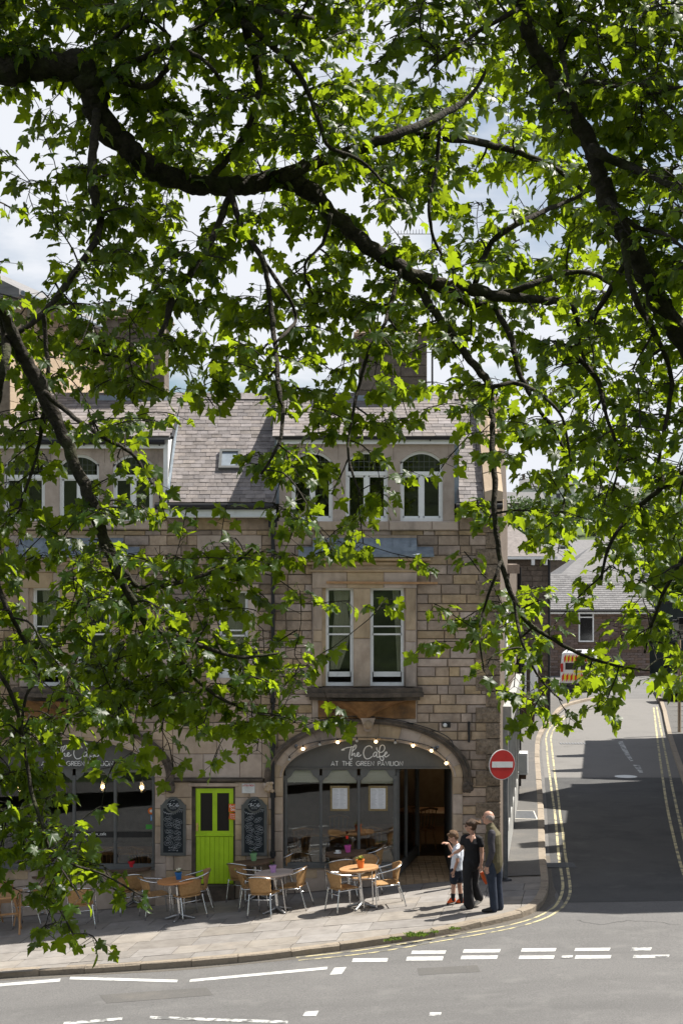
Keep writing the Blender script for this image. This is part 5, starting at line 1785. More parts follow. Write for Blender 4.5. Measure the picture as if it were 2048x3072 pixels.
# ---------------------------------------------------------------- things fixed to the front
def chalkboard(cx, label, seed):
    rr = random.Random(seed)
    t = empty('chalkboard', (fx(cx), BY, fz(2565)), label, 'menu board', 'chalkboards beside the green door')
    yb = BY-.045
    m2 = MB()
    l, r_ = cx-38, cx+38
    m2.box(fx(l), fx(l+8.5), yb, BY-.005, fz(2566), fz(2424)); m2.box(fx(r_-8.5), fx(r_), yb, BY-.005, fz(2566), fz(2424))
    m2.box(fx(l+8.5), fx(r_-8.5), yb, BY-.005, fz(2566), fz(2557)); m2.box(fx(l), fx(r_), yb, BY-.005, fz(2424), fz(2414))
    n = 28
    ring = []
    for q in range(n):
        a = 2*math.pi*q/n
        ring.append((fx(cx)+.155*math.cos(a), fz(2414)+.155*math.sin(a)))
    for q in range(n):
        a0, a1 = ring[q], ring[(q+1) % n]
        c0 = (fx(cx)+(a0[0]-fx(cx))*.74, fz(2414)+(a0[1]-fz(2414))*.74); c1 = (fx(cx)+(a1[0]-fx(cx))*.74, fz(2414)+(a1[1]-fz(2414))*.74)
        m2.prism([a0, a1, c1, c0][::-1], yb-.008, BY-.006)
    # shoulders
    m2.prism([(fx(l+2), fz(2416)),(fx(r_-2), fz(2416)),(fx(cx+22), fz(2398)),(fx(cx-22), fz(2398))], yb+.001, BY-.006)
    m2.build('frame', M['board_frame'], t)
    MB().box(fx(l+8), fx(r_-8), yb+.012, BY-.007, fz(2558), fz(2420)).build('board', M['chalk'], t)
    MB().lathe([(.001,0),(.118,0),(.118,.02)], (fx(cx), yb-.012, fz(2414)), 24, 'y').build('emblem_disc', M['chalk'], t)
    k = .0375
    m2 = MB()
    stroke_mesh(m2, [[(fx(cx-28+a*k), fz(2404+b*k)) for a, b in ln] for ln in THE_CAFE], yb-.013, .0042, True, 4)
    for q in range(2):
        stroke_mesh(m2, [[(fx(cx-9+e*1.5), fz(2421.5+q*3.2+(.8 if e % 2 else -.4))) for e in range(13)]], yb-.013, .0024, False, 4)
    stroke_mesh(m2, [[(fx(cx-8),fz(2404)),(fx(cx-1),fz(2399)),(fx(cx+4),fz(2401))],[(fx(cx+1),fz(2402)),(fx(cx+7),fz(2397))]], yb-.013, .003, True, 4)
    m2.build('emblem_writing', M['chalk_white'], t)
    m2 = MB()
    # bunting
    stroke_mesh(m2, [[(fx(l+9+e*6), fz(2434+6*math.sin(e*.55)+(0 if e % 2 else 0))) for e in range(11)]], yb+.010, .0035, True, 4)
    for e in range(9):
        x = l+11+e*6.2; y_ = 2435+5*math.sin(e*.6)
        stroke_mesh(m2, [[(fx(x),fz(y_)),(fx(x+2.2),fz(y_+6)),(fx(x+4.4),fz(y_))]], yb+.010, .0026, False, 4)
    # clouds of handwriting
    for row in range(5):
        for col in range(2):
            bx = cx-14+col*27+rr.uniform(-3,3); by = 2456+row*18+col*6+rr.uniform(-3,3)
            if by > 2540: continue
            ang = rr.uniform(-.5,.5)
            rx, rz = rr.uniform(10.5,13.5), rr.uniform(6.5,8.5)
            pts = []
            for e in range(19):
                a = 2*math.pi*e/18
                k2 = 1+.09*math.sin(a*6+rr.uniform(-.3,.3))
                u, w = rx*k2*math.cos(a), rz*k2*math.sin(a)
                px_ = bx+u*math.cos(ang)-w*math.sin(ang)
                px_ = min(max(px_, l+10), r_-10)
                pts.append((fx(px_), fz(by+u*math.sin(ang)+w*math.cos(ang))))
            stroke_mesh(m2, [pts], yb+.010, .0016, True, 4)
            for q in (-2.6, 2.4):
                ln = []
                for e in range(12):
                    u = -rx*.66+rx*1.32*e/11; w = q+rr.uniform(-1.8,1.8)
                    px_ = min(max(bx+u*math.cos(ang)-w*math.sin(ang), l+10), r_-10)
                    ln.append((fx(px_), fz(by+u*math.sin(ang)+w*math.cos(ang))))
                stroke_mesh(m2, [ln], yb+.010, .0023, True, 4)
    for q in range(2):
        ln = [(fx(cx-14+e*2.4), fz(2543+q*7+rr.uniform(-1.5,1.5))) for e in range(12)]
        stroke_mesh(m2, [ln], yb+.010, .0026, True, 4)
    for q in range(7):
        m2.ball((fx(cx+rr.uniform(-20,20)), yb+.010, fz(2540+rr.uniform(-3,14))), .007, 6, 4)
    m2.build('chalk_drawing', M['chalk_white'], t)
chalkboard(520.5, 'chalkboard menu on the stone pier left of the green door', 3)
chalkboard(763, 'chalkboard menu between the green door and the drainpipe', 9)

def plate(name, label, cat, x0, x1, y0, y1, mat, yy=BY-.03, th=.01, group=None):
    t = empty(name, (fx((x0+x1)/2), yy, fz(y1)), label, cat, group)
    MB().box(fx(x0), fx(x1), yy, yy+th, fz(y1), fz(y0)).build('plate', mat, t)
    return t
t = plate('notice', 'white notice headed ATTENTION above the chalkboard by the drainpipe', 'notice', 726, 765, 2350, 2379, M['sign_white'])
m2 = MB(); stroke_mesh(m2, caps_strokes('ATTENTION', fx(729), fx(762), fz(2358.5), fz(2353.5), .3), BY-.031, .0045); m2.build('heading', M['red'], t)
m2 = MB()
for q, (a, b) in enumerate(((730,761),(731,760),(735,757),(738,753))):
    stroke_mesh(m2, [[(fx(a+(b-a)*e/14), fz(2362.5+q*3.6+(.5 if e % 2 else -.5))) for e in range(15)]], BY-.031, .003, False, 4)
m2.build('small_print', M['print'], t)
m2 = MB()
for a, b, c, d_ in ((726.8,764.2,2351,2351.6),(726.8,764.2,2377.6,2378.2),(726.8,727.4,2351,2378),(763.6,764.2,2351,2378)): m2.box(fx(a), fx(b), BY-.032, BY-.03, fz(d_), fz(c))
m2.build('border', M['print'], t)
t = plate('door_sign', 'orange Exit Only card fixed to the green door', 'sign', 686, 709, 2412, 2436, M['orange_sign'], BY+.010, .012)
m2 = MB()
EX = {'E':[[(.5,1),(0,1),(0,0),(.5,0)],[(0,.5),(.4,.5)]],'x':[[(0,.6),(.4,0)],[(.4,.6),(0,0)]],'i':[[(0,.6),(0,0)],[(0,.8),(0,.86)]],'t':[[(.15,.95),(.15,0),(.35,0)],[(0,.62),(.4,.62)]],
      'O':[arc(.3,.48,.3,.48,0,360,12)],'n':[[(0,.6),(0,0)],[(0,.45),(.2,.6),(.38,.45),(.38,0)]],'l':[[(0,1),(0,0)]],'y':[[(0,.6),(.2,.05)],[(.42,.6),(.1,-.35)]]}
def hand(s, x, y_, h, step, yy, rad):
    for c in s:
        stroke_mesh(m2, [[(fx(x+a*h), fz(y_-b*h)) for a, b in ln] for ln in EX[c]], yy, rad, False, 4)
        x += step if c not in 'il' else step*.55
hand('Exit', 690, 2422, 7, 4.4, BY+.009, .0052); hand('Only', 693, 2432, 7, 4.4, BY+.009, .0052)
m2.build('lettering', M['letter'], t)
t = plate('door_sign', 'tilted orange arrow card below the Exit Only card', 'sign', 686, 708, 2439, 2459, M['orange_sign'], BY+.008, .012)
t.rotation_euler = (0, R(8), 0)
m2 = MB()
for q in range(3):
    stroke_mesh(m2, [[(fx(688+q+e*1.3), fz(2444+q*5.2+(1.3 if e % 2 else -1.3))) for e in range(11)]], BY+.007, .004, False, 4)
m2.build('lettering', M['letter'], t)

# drainpipe
t = empty('drainpipe', (fx(819), BY-.07, 0), 'black iron drainpipe running down between the two shopfronts', 'drainpipe')
MB().cyl((fx(819), BY-.075, fz(2780)), (fx(819), BY-.075, fz(1556)), .038, None, 12).build('pipe', M['black'], t)
for yy in (1600,1830,2100,2236,2384,2560):
    MB().cyl((fx(819), BY-.075, fz(yy+7)), (fx(819), BY-.075, fz(yy-7)), .058, None, 12).build('collar', M['black'], t)
MB().box(fx(806), fx(832), BY-.14, BY-.01, fz(1582), fz(1553)).build('hopper', M['black'], t)

# festoon lights under the arch
t = empty('festoon_lights', (fx(1103), BY+.1, fz(2290)), 'string of small round bulbs along the arch of the open-door shopfront', 'lights')
BULBS = [(868,2278,0),(909,2246,1),(959,2233,0),(1013,2226,1),(1070,2222,0),(1127,2224,1),(1185,2227,0),(1238,2236,1),(1293,2251,1),(1337,2289,1)]
for x, y_, on_ in BULBS:
    b = MB().ball((fx(x), BY-.05, fz(y_)), .030, 14, 10).build('bulb', M['bulb_on'] if on_ else M['bulb_off'], t, smooth=True)
    MB().cyl((fx(x), BY-.05, fz(y_)+.028), (fx(x), BY-.05, fz(y_)+.07), .014, None, 8).build('bulb_holder', M['black'], b)
P = smoothpath([(fx(x), fz(y_)+.07) for x, y_, _ in BULBS], 5)
MB().tube([(a, BY-.05, b) for a, b in P], .006, 5).build('cable', M['black'], t)

# pendant lamps in the left window
for i, (x, y_, w_) in enumerate(((45,2374,'leftmost pendant lamp behind the leaves in the left shop window'),(297,2372,'pendant lamp in the third pane of the left shop window'),(416,2374,'pendant lamp in the last pane before the left chalkboard'))):
    t = empty('pendant_lamp', (fx(x), BY+.55, fz(y_)), w_, 'lamp', 'pendant lamps in the left shop window')
    MB().cyl((fx(x), BY+.55, fz(y_-18)), (fx(x), BY+.55, 2.62), .004, None, 6).build('flex', M['black'], t)
    MB().lathe([(.03,.13),(.05,.10),(.075,.02),(.08,-.05),(.06,-.10)], (fx(x), BY+.55, fz(y_)), 16).build('shade', M['pend_glass'], t, smooth=True)
    MB().ball((fx(x), BY+.55, fz(y_)), .042, 12, 8).build('bulb', M['bulb_on'], t, smooth=True)
    MB().cyl((fx(x), BY+.55, fz(y_)+.10), (fx(x), BY+.55, fz(y_)+.16), .03, .02, 10).build('cap', M['pole'], t)
# lamp inside the doorway
t = empty('pendant_lamp', (2.2, 37.8, 1.95), 'small lit lamp deep inside the open cafe doorway', 'lamp')
MB().ball((2.2, 37.8, 1.98), .06, 12, 8).build('bulb', M['bulb_warm'], t)
MB().cyl((2.2, 37.8, 2.03), (2.2, 37.8, 2.62), .005, None, 6).build('flex', M['black'], t)

# window strip with the cafe's handle, and stickers
st_ = MB().box(fx(40), fx(460), FY+.012, FY+.02, fz(2517), fz(2500)).build('window_strip', M['black'], LW)
text_obj('us', 'strip_lettering', fx(129), fx(141), fz(2510), fz(2505), FY+.009, M['letter'], LW)
text_obj('ins', 'strip_lettering', fx(155), fx(170), fz(2510), fz(2503), FY+.009, M['letter'], LW)
text_obj('green.pavilion_cafe', 'strip_lettering', fx(224), fx(315), fz(2513), fz(2501.5), FY+.009, M['letter'], LW)
for nm, lb, x, y_, w, h, mt in (('window_sticker','round orange hygiene sticker in the left shop window',451,2437,10,10,M['orange_sign']),('window_sticker','small blue square sticker in the left shop window',455,2458,6,8,plain('sticker blue', (.12,.30,.58))),('window_sticker','green oblong card in the left shop window',447,2485,12,7,plain('sticker green', (.06,.30,.05)))):
    t = empty(nm, (fx(x), FY+.02, fz(y_+h)), lb, 'sticker')
    if 'round' in lb:
        MB().lathe([(.001,0),(w/S,0),(w/S,.004)], (fx(x), FY+.015, fz(y_)), 20, 'y').build('disc', mt, t)
        MB().lathe([(.001,0),(w*.45/S,0),(w*.45/S,.004)], (fx(x), FY+.012, fz(y_)), 16, 'y').build('centre', M['sign_white'], t)
    else:
        MB().box(fx(x-w), fx(x+w), FY+.014, FY+.02, fz(y_+h), fz(y_-h)).build('card', mt, t)
        if w == 6: MB().box(fx(x-2.5), fx(x+2.5), FY+.011, FY+.013, fz(y_+4), fz(y_-4)).build('emblem', M['sign_white'], t)
# framed menus
for a, b, lb in ((990,1048,'gilt framed menu in the middle pane of the open-door shopfront'),(1105,1163,'gilt framed menu in the pane beside the open doorway')):
    t = empty('framed_menu', (fx((a+b)/2), FY+.1, fz(2436)), lb, 'menu', 'framed menus in the shop window')
    m2 = MB()
    for x0, x1, y0, y1 in ((a,a+6,2361,2436),(b-6,b,2361,2436),(a+6,b-6,2361,2367),(a+6,b-6,2430,2436)):
        m2.bbox(fx(x0), fx(x1), FY-.03, FY+.02, fz(y1), fz(y0), .008)
    m2.build('frame', M['gilt'], t)
    MB().box(fx(a+6), fx(b-6), FY-.008, FY+.01, fz(2430), fz(2367)).build('sheet', M['paper'], t)
    m2 = MB()
    for c in range(2):
        for q in range(15):
            x0 = a+9+c*20.5; x1 = x0+random.uniform(11,18); yy = 2371+q*3.8
            m2.box(fx(x0), fx(x1), FY-.0095, FY-.0085, fz(yy+1.1), fz(yy))
    m2.build('print', M['print'], t)
# camera, cables and oddments
t = empty('security_camera', (fx(1334), BY, fz(2185)), 'small white dome camera on a black bracket above the arch', 'camera')
MB().box(fx(1325), fx(1350), BY-.06, BY, fz(2182), fz(2166)).build('bracket', M['black'], t)
MB().ball((fx(1333), BY-.10, fz(2174)), .042, 12, 8).build('dome', M['sign_white'], t, smooth=True)
t = empty('wall_bracket', (fx(1405), BY, fz(2226)), 'thin black metal bar fixed upright beside the quoins', 'bracket')
MB().box(fx(1402), fx(1408), BY-.09, BY-.02, fz(2226), fz(2164)).build('bar', M['black'], t)
MB().box(fx(1400), fx(1410), BY-.05, BY+.0, fz(2172), fz(2168)).build('fixing', M['pole'], t)
for (a, b, c) in ((887,2238,0),(1298,2246,1),(1308,2242,2)):
    t = empty('spotlight', (fx(a), BY-.06, fz(b)), ('small spotlight on the left shoulder of the open-door arch','small spotlight on the right shoulder of the open-door arch','second spotlight beside it on the right shoulder of the arch')[c], 'spotlight')
    MB().cyl((fx(a), BY-.05, fz(b+4)), (fx(a+3), BY-.12, fz(b-4)), .022, .028, 10).build('lamp_head', M['pole'], t)
    MB().box(fx(a-4), fx(a+4), BY-.05, BY-.02, fz(b+3), fz(b-3)).build('mount', M['pole'], t)
t = empty('timber_batten', (fx(1145), BY-.12, fz(1750)), 'thin pale timber batten fixed across the head of the bay window', 'batten')
MB().obox((fx(1145), BY-.115, fz(1748)), (1,0,-.006), (0,1,0), (.006,0,1), fx(1024+166), .02, .022).build('strip', M['wood_light'], t)
t = empty('cable', (fx(1103), BY-.1, fz(2170)), 'thin black cable looped along the top of the open-door arch', 'cable')
P = smoothpath([(880,2188),(960,2160),(1040,2148),(1110,2148),(1200,2160),(1290,2185),(1345,2212),(1360,2240)], 5)
MB().tube([(fx(a), BY-.115, fz(b)) for a, b in P], .009, 5).build('wire', M['black'], t)
# ---------------------------------------------------------------- no entry sign on its pole
pb = GP(1515, 2641)
t = empty('no_entry_sign', pb, 'round red no entry sign with a white bar on a grey pole at the corner', 'road sign')
zc_ = CH-(2292-YH)*pb.y/F
MB().cyl((pb.x, pb.y, pb.z-.1), (pb.x, pb.y, zc_+.25), .045, None, 14).build('pole', M['pole'], t)
MB().lathe([(.13,0),(.11,.03),(.06,.05)], (pb.x, pb.y, pb.z), 14).build('pole_base', M['black'], t)
sg = empty('sign_face', (0,0,0)); sg.parent = t; sg.location = Vector((pb.x-.07, pb.y-.10, zc_))-t.location
sg.rotation_euler = (0, R(3), R(26))
def sb(mb, nm, mt):
    return link(nm, mb.mesh(nm, mt), sg)
sb(MB().lathe([(.001,.02),(.292,.02),(.292,.0),(.001,.0)], (0,0,0), 40, 'y'), 'plate', M['sign_white'])
sb(MB().lathe([(.001,.004),(.279,.004),(.279,-.003),(.001,-.003)], (0,0,0), 40, 'y'), 'red_disc', M['red'])
sb(MB().box(-.235,.235,-.006,-.0035,-.055,.058), 'white_bar', M['sign_white'])
sb(MB().box(-.2,.2,.021,.05,.09,.13), 'clamp', M['pole'])

# ---------------------------------------------------------------- cafe furniture
TILT = math.atan(.085)
def ground_rot(rz, X):
    s_ = (zg(X+.2)-zg(X-.2))/.4
    return (Matrix.Rotation(-math.atan(s_), 4, 'Y') @ Matrix.Rotation(rz, 4, 'Z')).to_euler()
def make_chair():
    t = empty('bistro_chair', (0,0,0))
    tube = .0125
    # arm rail: a hoop from one front foot over the arms and round the back to the other foot
    half_ = [(.270,.25,0),(.262,.235,.30),(.258,.225,.56),(.255,.19,.635),(.262,.06,.662),(.262,-.10,.69),(.235,-.21,.722),(.15,-.285,.752),(.05,-.305,.765)]
    full = half_+[(-x, y, z) for x, y, z in reversed(half_)]
    P = smoothpath(full, 4)
    MB().tube([tuple(p) for p in P], tube, 8).build('arm_rail', M['alu'], t, smooth=True)
    for s_ in (-1, 1):
        P = smoothpath([(s_*.215,-.20,.44),(s_*.222,-.235,.30),(s_*.245,-.30,0)], 3)
        MB().tube([tuple(p) for p in P], tube, 8).build('leg', M['alu'], t, smooth=True)
    m2 = MB()
    for s_ in (-1, 1):
        m2.tube([(s_*.258,.225,.405),(s_*.23,-.21,.405)], .010, 6)
    m2.tube([(-.258,.225,.405),(.258,.225,.405)], .010, 6); m2.tube([(-.23,-.215,.33),(.23,-.215,.33)], .010, 6)
    m2.build('stretcher', M['alu'], t, smooth=True)
    # woven seat, dished, rolled over at the front
    n = 8
    vs_, fs = [], []
    for lay in (0, 1):
        for j in range(n+1):
            for i in range(n+1):
                u, v = i/n*2-1, j/n*2-1
                w = .225-(.03 if v < 0 else 0)*abs(v)
                r2 = 1-.10*max(0, abs(u)-.7)/.3*max(0, abs(v)-.6)/.4
                x = u*w*r2; y = v*.225*r2+.01
                z = .438-.022*(1-u*u)*(1-v*v)-(.03*max(0, v-.75)/.25 if v > .75 else 0)-lay*.022
                vs_.append((x, y, z))
    k = (n+1)*(n+1)
    for j in range(n):
        for i in range(n):
            a = j*(n+1)+i
            fs += [(a, a+1, a+n+2, a+n+1), (k+a, k+a+n+1, k+a+n+2, k+a+1)]
    rim_ = [i for i in range(n+1)]+[j*(n+1)+n for j in range(1, n+1)]+[n*(n+1)+i for i in range(n-1, -1, -1)]+[j*(n+1) for j in range(n-1, 0, -1)]
    for a, b in zip(rim_, rim_[1:]+rim_[:1]): fs.append((a, k+a, k+b, b))
    MB().add(vs_, fs).build('seat', M['wicker'], t, smooth=True)
    # woven back, curved round the hoop
    vs_, fs = [], []
    nu, nv = 14, 6
    for lay in (0, 1):
        for j in range(nv+1):
            for i in range(nu+1):
                u = i/nu*2-1; v = j/nv
                wt = .255*(1-v)*.80+.235*v
                x = u*wt
                yb = -.215-.085*v
                y = yb+ .125*v*abs(u)**2.6+.05*(1-v)*abs(u)**2+lay*.016
                z = .445+.325*v-.05*v*abs(u)**2.5
                if j == nv: z += .012 if lay == 0 else .004
                vs_.append((x, y, z))
    k = (nu+1)*(nv+1)
    for j in range(nv):
        for i in range(nu):
            a = j*(nu+1)+i
            fs += [(a, a+nu+1, a+nu+2, a+1), (k+a, k+a+1, k+a+nu+2, k+a+nu+1)]
    rim_ = [i for i in range(nu+1)]+[j*(nu+1)+nu for j in range(1, nv+1)]+[nv*(nu+1)+i for i in range(nu-1, -1, -1)]+[j*(nu+1) for j in range(nv-1, 0, -1)]
    for a, b in zip(rim_, rim_[1:]+rim_[:1]): fs.append((a, k+a, k+b, b))
    MB().add(vs_, fs).build('backrest', M['wicker'], t, smooth=True)
    return t
chair0 = make_chair()
chair_used = [False]
def place(proto, used, pos, rz, label, cat, group):
    o = proto if not used[0] else copy_tree(proto)
    used[0] = True
    o.location = pos; o.rotation_euler = ground_rot(rz, pos.x)
    return tag(o, label, cat, group)
GC = 'cane chairs on the pavement'
def chair(x, y, deg, label):
    return place(chair0, chair_used, GP(x, y, .002), R(deg), label, 'chair', GC)
def make_table(wood):
    t = empty('cafe_table', (0,0,0))
    r_ = .36
    # round top of slats
    n = 7
    for q in range(n):
        y0 = -r_+2*r_*q/n+.0015; y1 = -r_+2*r_*(q+1)/n-.0015
        pts = []
        ys = [y0+(y1-y0)*e/6 for e in range(7)]
        rightp = [(math.sqrt(max(1e-5, r_*r_-y_*y_)), y_) for y_ in ys]
        poly = rightp+[(-a, b) for a, b in reversed(rightp)]
        MB().prismz(poly, .715, .735).build('slat', wood, t)
    m2 = MB().lathe([(.345,.700),(.358,.700),(.358,.7145),(.345,.7145)], (0,0,0), 28); m2.build('rim', wood, t)
    MB().cyl((0,0,.05), (0,0,.69), .034, None, 14).build('column', M['alu'], t, smooth='auto')
    m2 = MB()
    for q in range(4):
        a = math.pi/4+q*math.pi/2
        m2.tube([(0,0,.60),(.12*math.cos(a),.12*math.sin(a),.66),(.26*math.cos(a),.26*math.sin(a),.70)], .012, 6)
    m2.build('bracket', M['alu'], t)
    for q in range(4):
        a = math.pi/4+q*math.pi/2
        MB().tube([(0,0,.085),(.10*math.cos(a),.10*math.sin(a),.06),(.27*math.cos(a),.27*math.sin(a),.018),(.30*math.cos(a),.30*math.sin(a),.008)], [.04,.03,.022,.02], 8).build('foot', M['cast'], t, smooth=True)
    return t
protos = {}
GT = 'round cafe tables on the pavement'
def table(x, y, deg, wood, label, sc=1.0):
    if wood not in protos: protos[wood] = (make_table(M[wood]), [False])
    pr, us = protos[wood]
    o = place(pr, us, GP(x, y, .002), R(deg), label, 'table', GT)
    o.scale = (sc, sc, 1)
    return o
T1 = table(1086, 2722, 20, 'wood_light', 'round wooden table carrying the orange flower pot')
T2 = table(832, 2735, -15, 'wood_pale', 'round pale table carrying the lilac pot')
T3 = table(772, 2695, 8, 'wood_dark', 'round dark wooden table carrying the green pot by the drainpipe', 1.12)
T4 = table(1046, 2670, -5, 'wood_dark', 'round dark table with coffee cup and magenta pot against the shop window', 1.12)
T5 = table(540, 2757, 30, 'wood_orange', 'round orange wooden table carrying the blue pot before the green door')
T6 = table(402, 2716, 12, 'wood_dark', 'round weathered table carrying the red pot under the left chalkboard', 1.15)
T8 = table(160, 2730, 12, 'wood_dark', 'round table half hidden behind leaves by the left shop window', 1.1)
chair(1036, 2731, -62, 'cane chair at the front left of the orange pot table')
chair(1164, 2716, 96, 'cane chair on the right of the orange pot table, arms towards it')
chair(1100, 2694, 168, 'cane chair behind the orange pot table, facing the street')
chair(1028, 2692, 8, 'cane chair with its back to the street, behind left of the orange pot table')
chair(950, 2660, -75, 'cane chair facing right beside the dark coffee cup table')
chair(1116, 2656, 80, 'cane chair by the doorway end of the coffee cup table')
chair(850, 2672, 78, 'cane chair on the right of the green pot table')
chair(738, 2700, -38, 'cane chair at the front left of the green pot table')
chair(764, 2724, -85, 'cane chair on the left of the lilac pot table')
chair(800, 2746, -24, 'cane chair at the front of the lilac pot table, its back to the street')
chair(884, 2724, 74, 'cane chair on the right of the lilac pot table')
chair(474, 2748, -70, 'cane chair facing right at the blue pot table')
chair(568, 2752, 28, 'cane chair at the front right of the blue pot table, back to the street')
chair(594, 2732, 95, 'cane chair behind right of the blue pot table, by the green door')
chair(464, 2702, 72, 'cane chair below the left chalkboard, beside the red pot table')
chair(398, 2736, 10, 'cane chair with its back to the street at the red pot table')
chair(330, 2700, -75, 'cane chair on the left of the red pot table')
chair(250, 2780, 6, 'cane chair showing its back below the hanging leaves')
chair(92, 2776, 82, 'cane chair at the far left turned to the folding table')
chair(100, 2722, 10, 'cane chair behind the leaves at the left window table')
chair(215, 2722, 80, 'cane chair on the right of the left window table')

# folding wooden table at the left edge
fp = GP(10, 2800, .002)
t = empty('folding_table', fp, 'rectangular wooden folding table at the left edge of the pavement', 'table')
t.rotation_euler = ground_rot(R(4), fp.x)
for q in range(6):
    o = MB().box(-.38,.38,-.36+q*.12+.003,-.36+(q+1)*.12-.003,.70,.722).build('slat', M['wood_light'], None, origin=(0,0,0)); o.parent = t
for s_ in (-1,1):
    m2 = MB().tube([(s_*.34,-.3,0),(s_*.34,.3,.70)], .02, 6); m2.tube([(s_*.30,.3,0),(s_*.30,-.3,.70)], .02, 6)
    o = m2.build('cross_legs', M['wood_light'], None, origin=(0,0,0)); o.parent = t
o = MB().box(-.34,.34,-.02,.02,.33,.36).build('rail', M['wood_light'], None, origin=(0,0,0)); o.parent = t
def wooden_chair(px_, py_, rz, label):
    p = GP(px_, py_, .002)
    t = empty('folding_chair', p, label, 'chair')
    t.rotation_euler = ground_rot(R(rz), p.x)
    def ch_(mb, n): o = mb.build(n, M['wood_light'], None, origin=(0,0,0)); o.parent = t
    for s_ in (-1,1):
        ch_(MB().tube([(s_*.2,.2,0),(s_*.2,-.2,.85)], .016, 6), 'leg'); ch_(MB().tube([(s_*.18,-.22,0),(s_*.18,.18,.45)], .016, 6), 'leg')
    for q in range(5): ch_(MB().box(-.2,.2,-.18+q*.075,-.18+q*.075+.06,.44,.455), 'slat')
    for q in range(3): ch_(MB().box(-.2,.2,-.215+q*.012,-.2+q*.012,.80-q*.09,.86-q*.09), 'back_slat')
wooden_chair(28, 2772, -10, 'wooden folding chair at the left edge behind the folding table')

# ---------------------------------------------------------------- pots, plants, cup
def pot(tb, px_, py_, colr, plant, label, k=1.0, off=None):
    X_ = tb.location.x; 
    top = tb.location+Vector(((px_-1024)*tb.location.y/F-X_, 0, 0))
    top.z = tb.location.z+.737+(top.x-X_)*math.tan(TILT)
    top.y += py_
    t = empty('flower_pot', top, label, 'flower pot', 'pots of flowers on the cafe tables')
    t.rotation_euler = ground_rot(0, top.x)
    mt = plain('pot '+label[:18], colr, .45)
    o = MB().lathe([(.046*k,0),(.062*k,.115*k),(.068*k,.115*k),(.068*k,.135*k),(.058*k,.135*k),(.05*k,.10*k)], (0,0,0), 18).build('pot', mt, None, origin=(0,0,0), smooth='auto'); o.parent = t
    o = MB().lathe([(.056*k,.10*k),(.001,.108*k)], (0,0,0), 14).build('soil', M['wood_dark'], None, origin=(0,0,0)); o.parent = t
    rr = random.Random(label)
    m2 = MB(); m3 = MB()
    h = {'bushy':.07,'white':.08,'sprig':.09,'geranium':.16}[plant]
    for q in range({'bushy':46,'white':22,'sprig':12,'geranium':34}[plant]):
        a = rr.uniform(0, 6.28); e = rr.uniform(.02,.075 if plant != 'sprig' else .04); z = .12*k+rr.uniform(.0, h)
        c = Vector((e*math.cos(a), e*math.sin(a), z))
        u = Vector((math.cos(a), math.sin(a), rr.uniform(-.2,.8))).normalized(); w = u.cross(Vector((0,0,1))).normalized()
        l = rr.uniform(.03,.05)
        m2.add([c, c+u*l*.5+w*l*.4, c+u*l, c+u*l*.5-w*l*.4], [(0,1,2,3)])
    for q in range(6):
        a = rr.uniform(0, 6.28)
        m2.tube([(0,0,.1*k),(.03*math.cos(a),.03*math.sin(a),.11*k+h*.8)], .003, 4)
    o = m2.build('leaves', M['leaf_fresh'] if plant != 'geranium' else M['far_leaf'], None, origin=(0,0,0)); o.parent = t
    if plant in ('white','geranium','bushy'):
        fm = {'white': plain('cream petals', (.72,.70,.55)), 'geranium': plain('red petals', (.75,.04,.02)), 'bushy': plain('olive petals', (.30,.28,.05))}[plant]
        for q in range(10 if plant != 'bushy' else 14):
            a = rr.uniform(0, 6.28); e = rr.uniform(0,.05); zz = .12*k+h*rr.uniform(.55,1.05)
            if plant == 'geranium': e *= .5; zz = .12*k+h+rr.uniform(-.01,.03)
            m3.ball((e*math.cos(a), e*math.sin(a), zz), rr.uniform(.010,.018), 6, 4)
        o = m3.build('blossom', fm, None, origin=(0,0,0)); o.parent = t
pot(T1, 1082, -.05, (.75,.20,.04), 'bushy', 'terracotta orange pot with olive flowers on the front right table', 1.15)
pot(T2, 820, .0, (.48,.28,.55), 'sprig', 'lilac pot with a small sprig on the pale table')
pot(T3, 762, .0, (.22,.42,.20), 'sprig', 'green pot on the dark table by the drainpipe', 1.05)
pot(T4, 1044, .0, (.62,.10,.38), 'geranium', 'magenta pot with a red geranium beside the coffee cup')
pot(T5, 537, .0, (.02,.14,.40), 'white', 'blue pot with cream flowers on the orange table')
pot(T6, 396, .0, (.55,.02,.03), 'sprig', 'red pot on the weathered table under the left chalkboard')
pp = T4.location+Vector((-.22,-.08,0)); pp.z = T4.location.z+.738-.22*math.tan(TILT)
t = empty('coffee_cup', pp, 'white coffee cup on its saucer beside the magenta pot', 'cup')
for mb, nm in ((MB().lathe([(.03,0),(.075,.012),(.078,.015),(.03,.008)], (0,0,0), 20), 'saucer'), (MB().lathe([(.025,.01),(.036,.03),(.042,.065),(.039,.065),(.03,.02)], (0,0,0), 18), 'cup'), (MB().tube([(.04,0,.055),(.062,0,.05),(.06,0,.03),(.036,0,.026)], .005, 6), 'handle')):
    o = mb.build(nm, M['letter'], None, origin=(0,0,0), smooth='auto'); o.parent = t

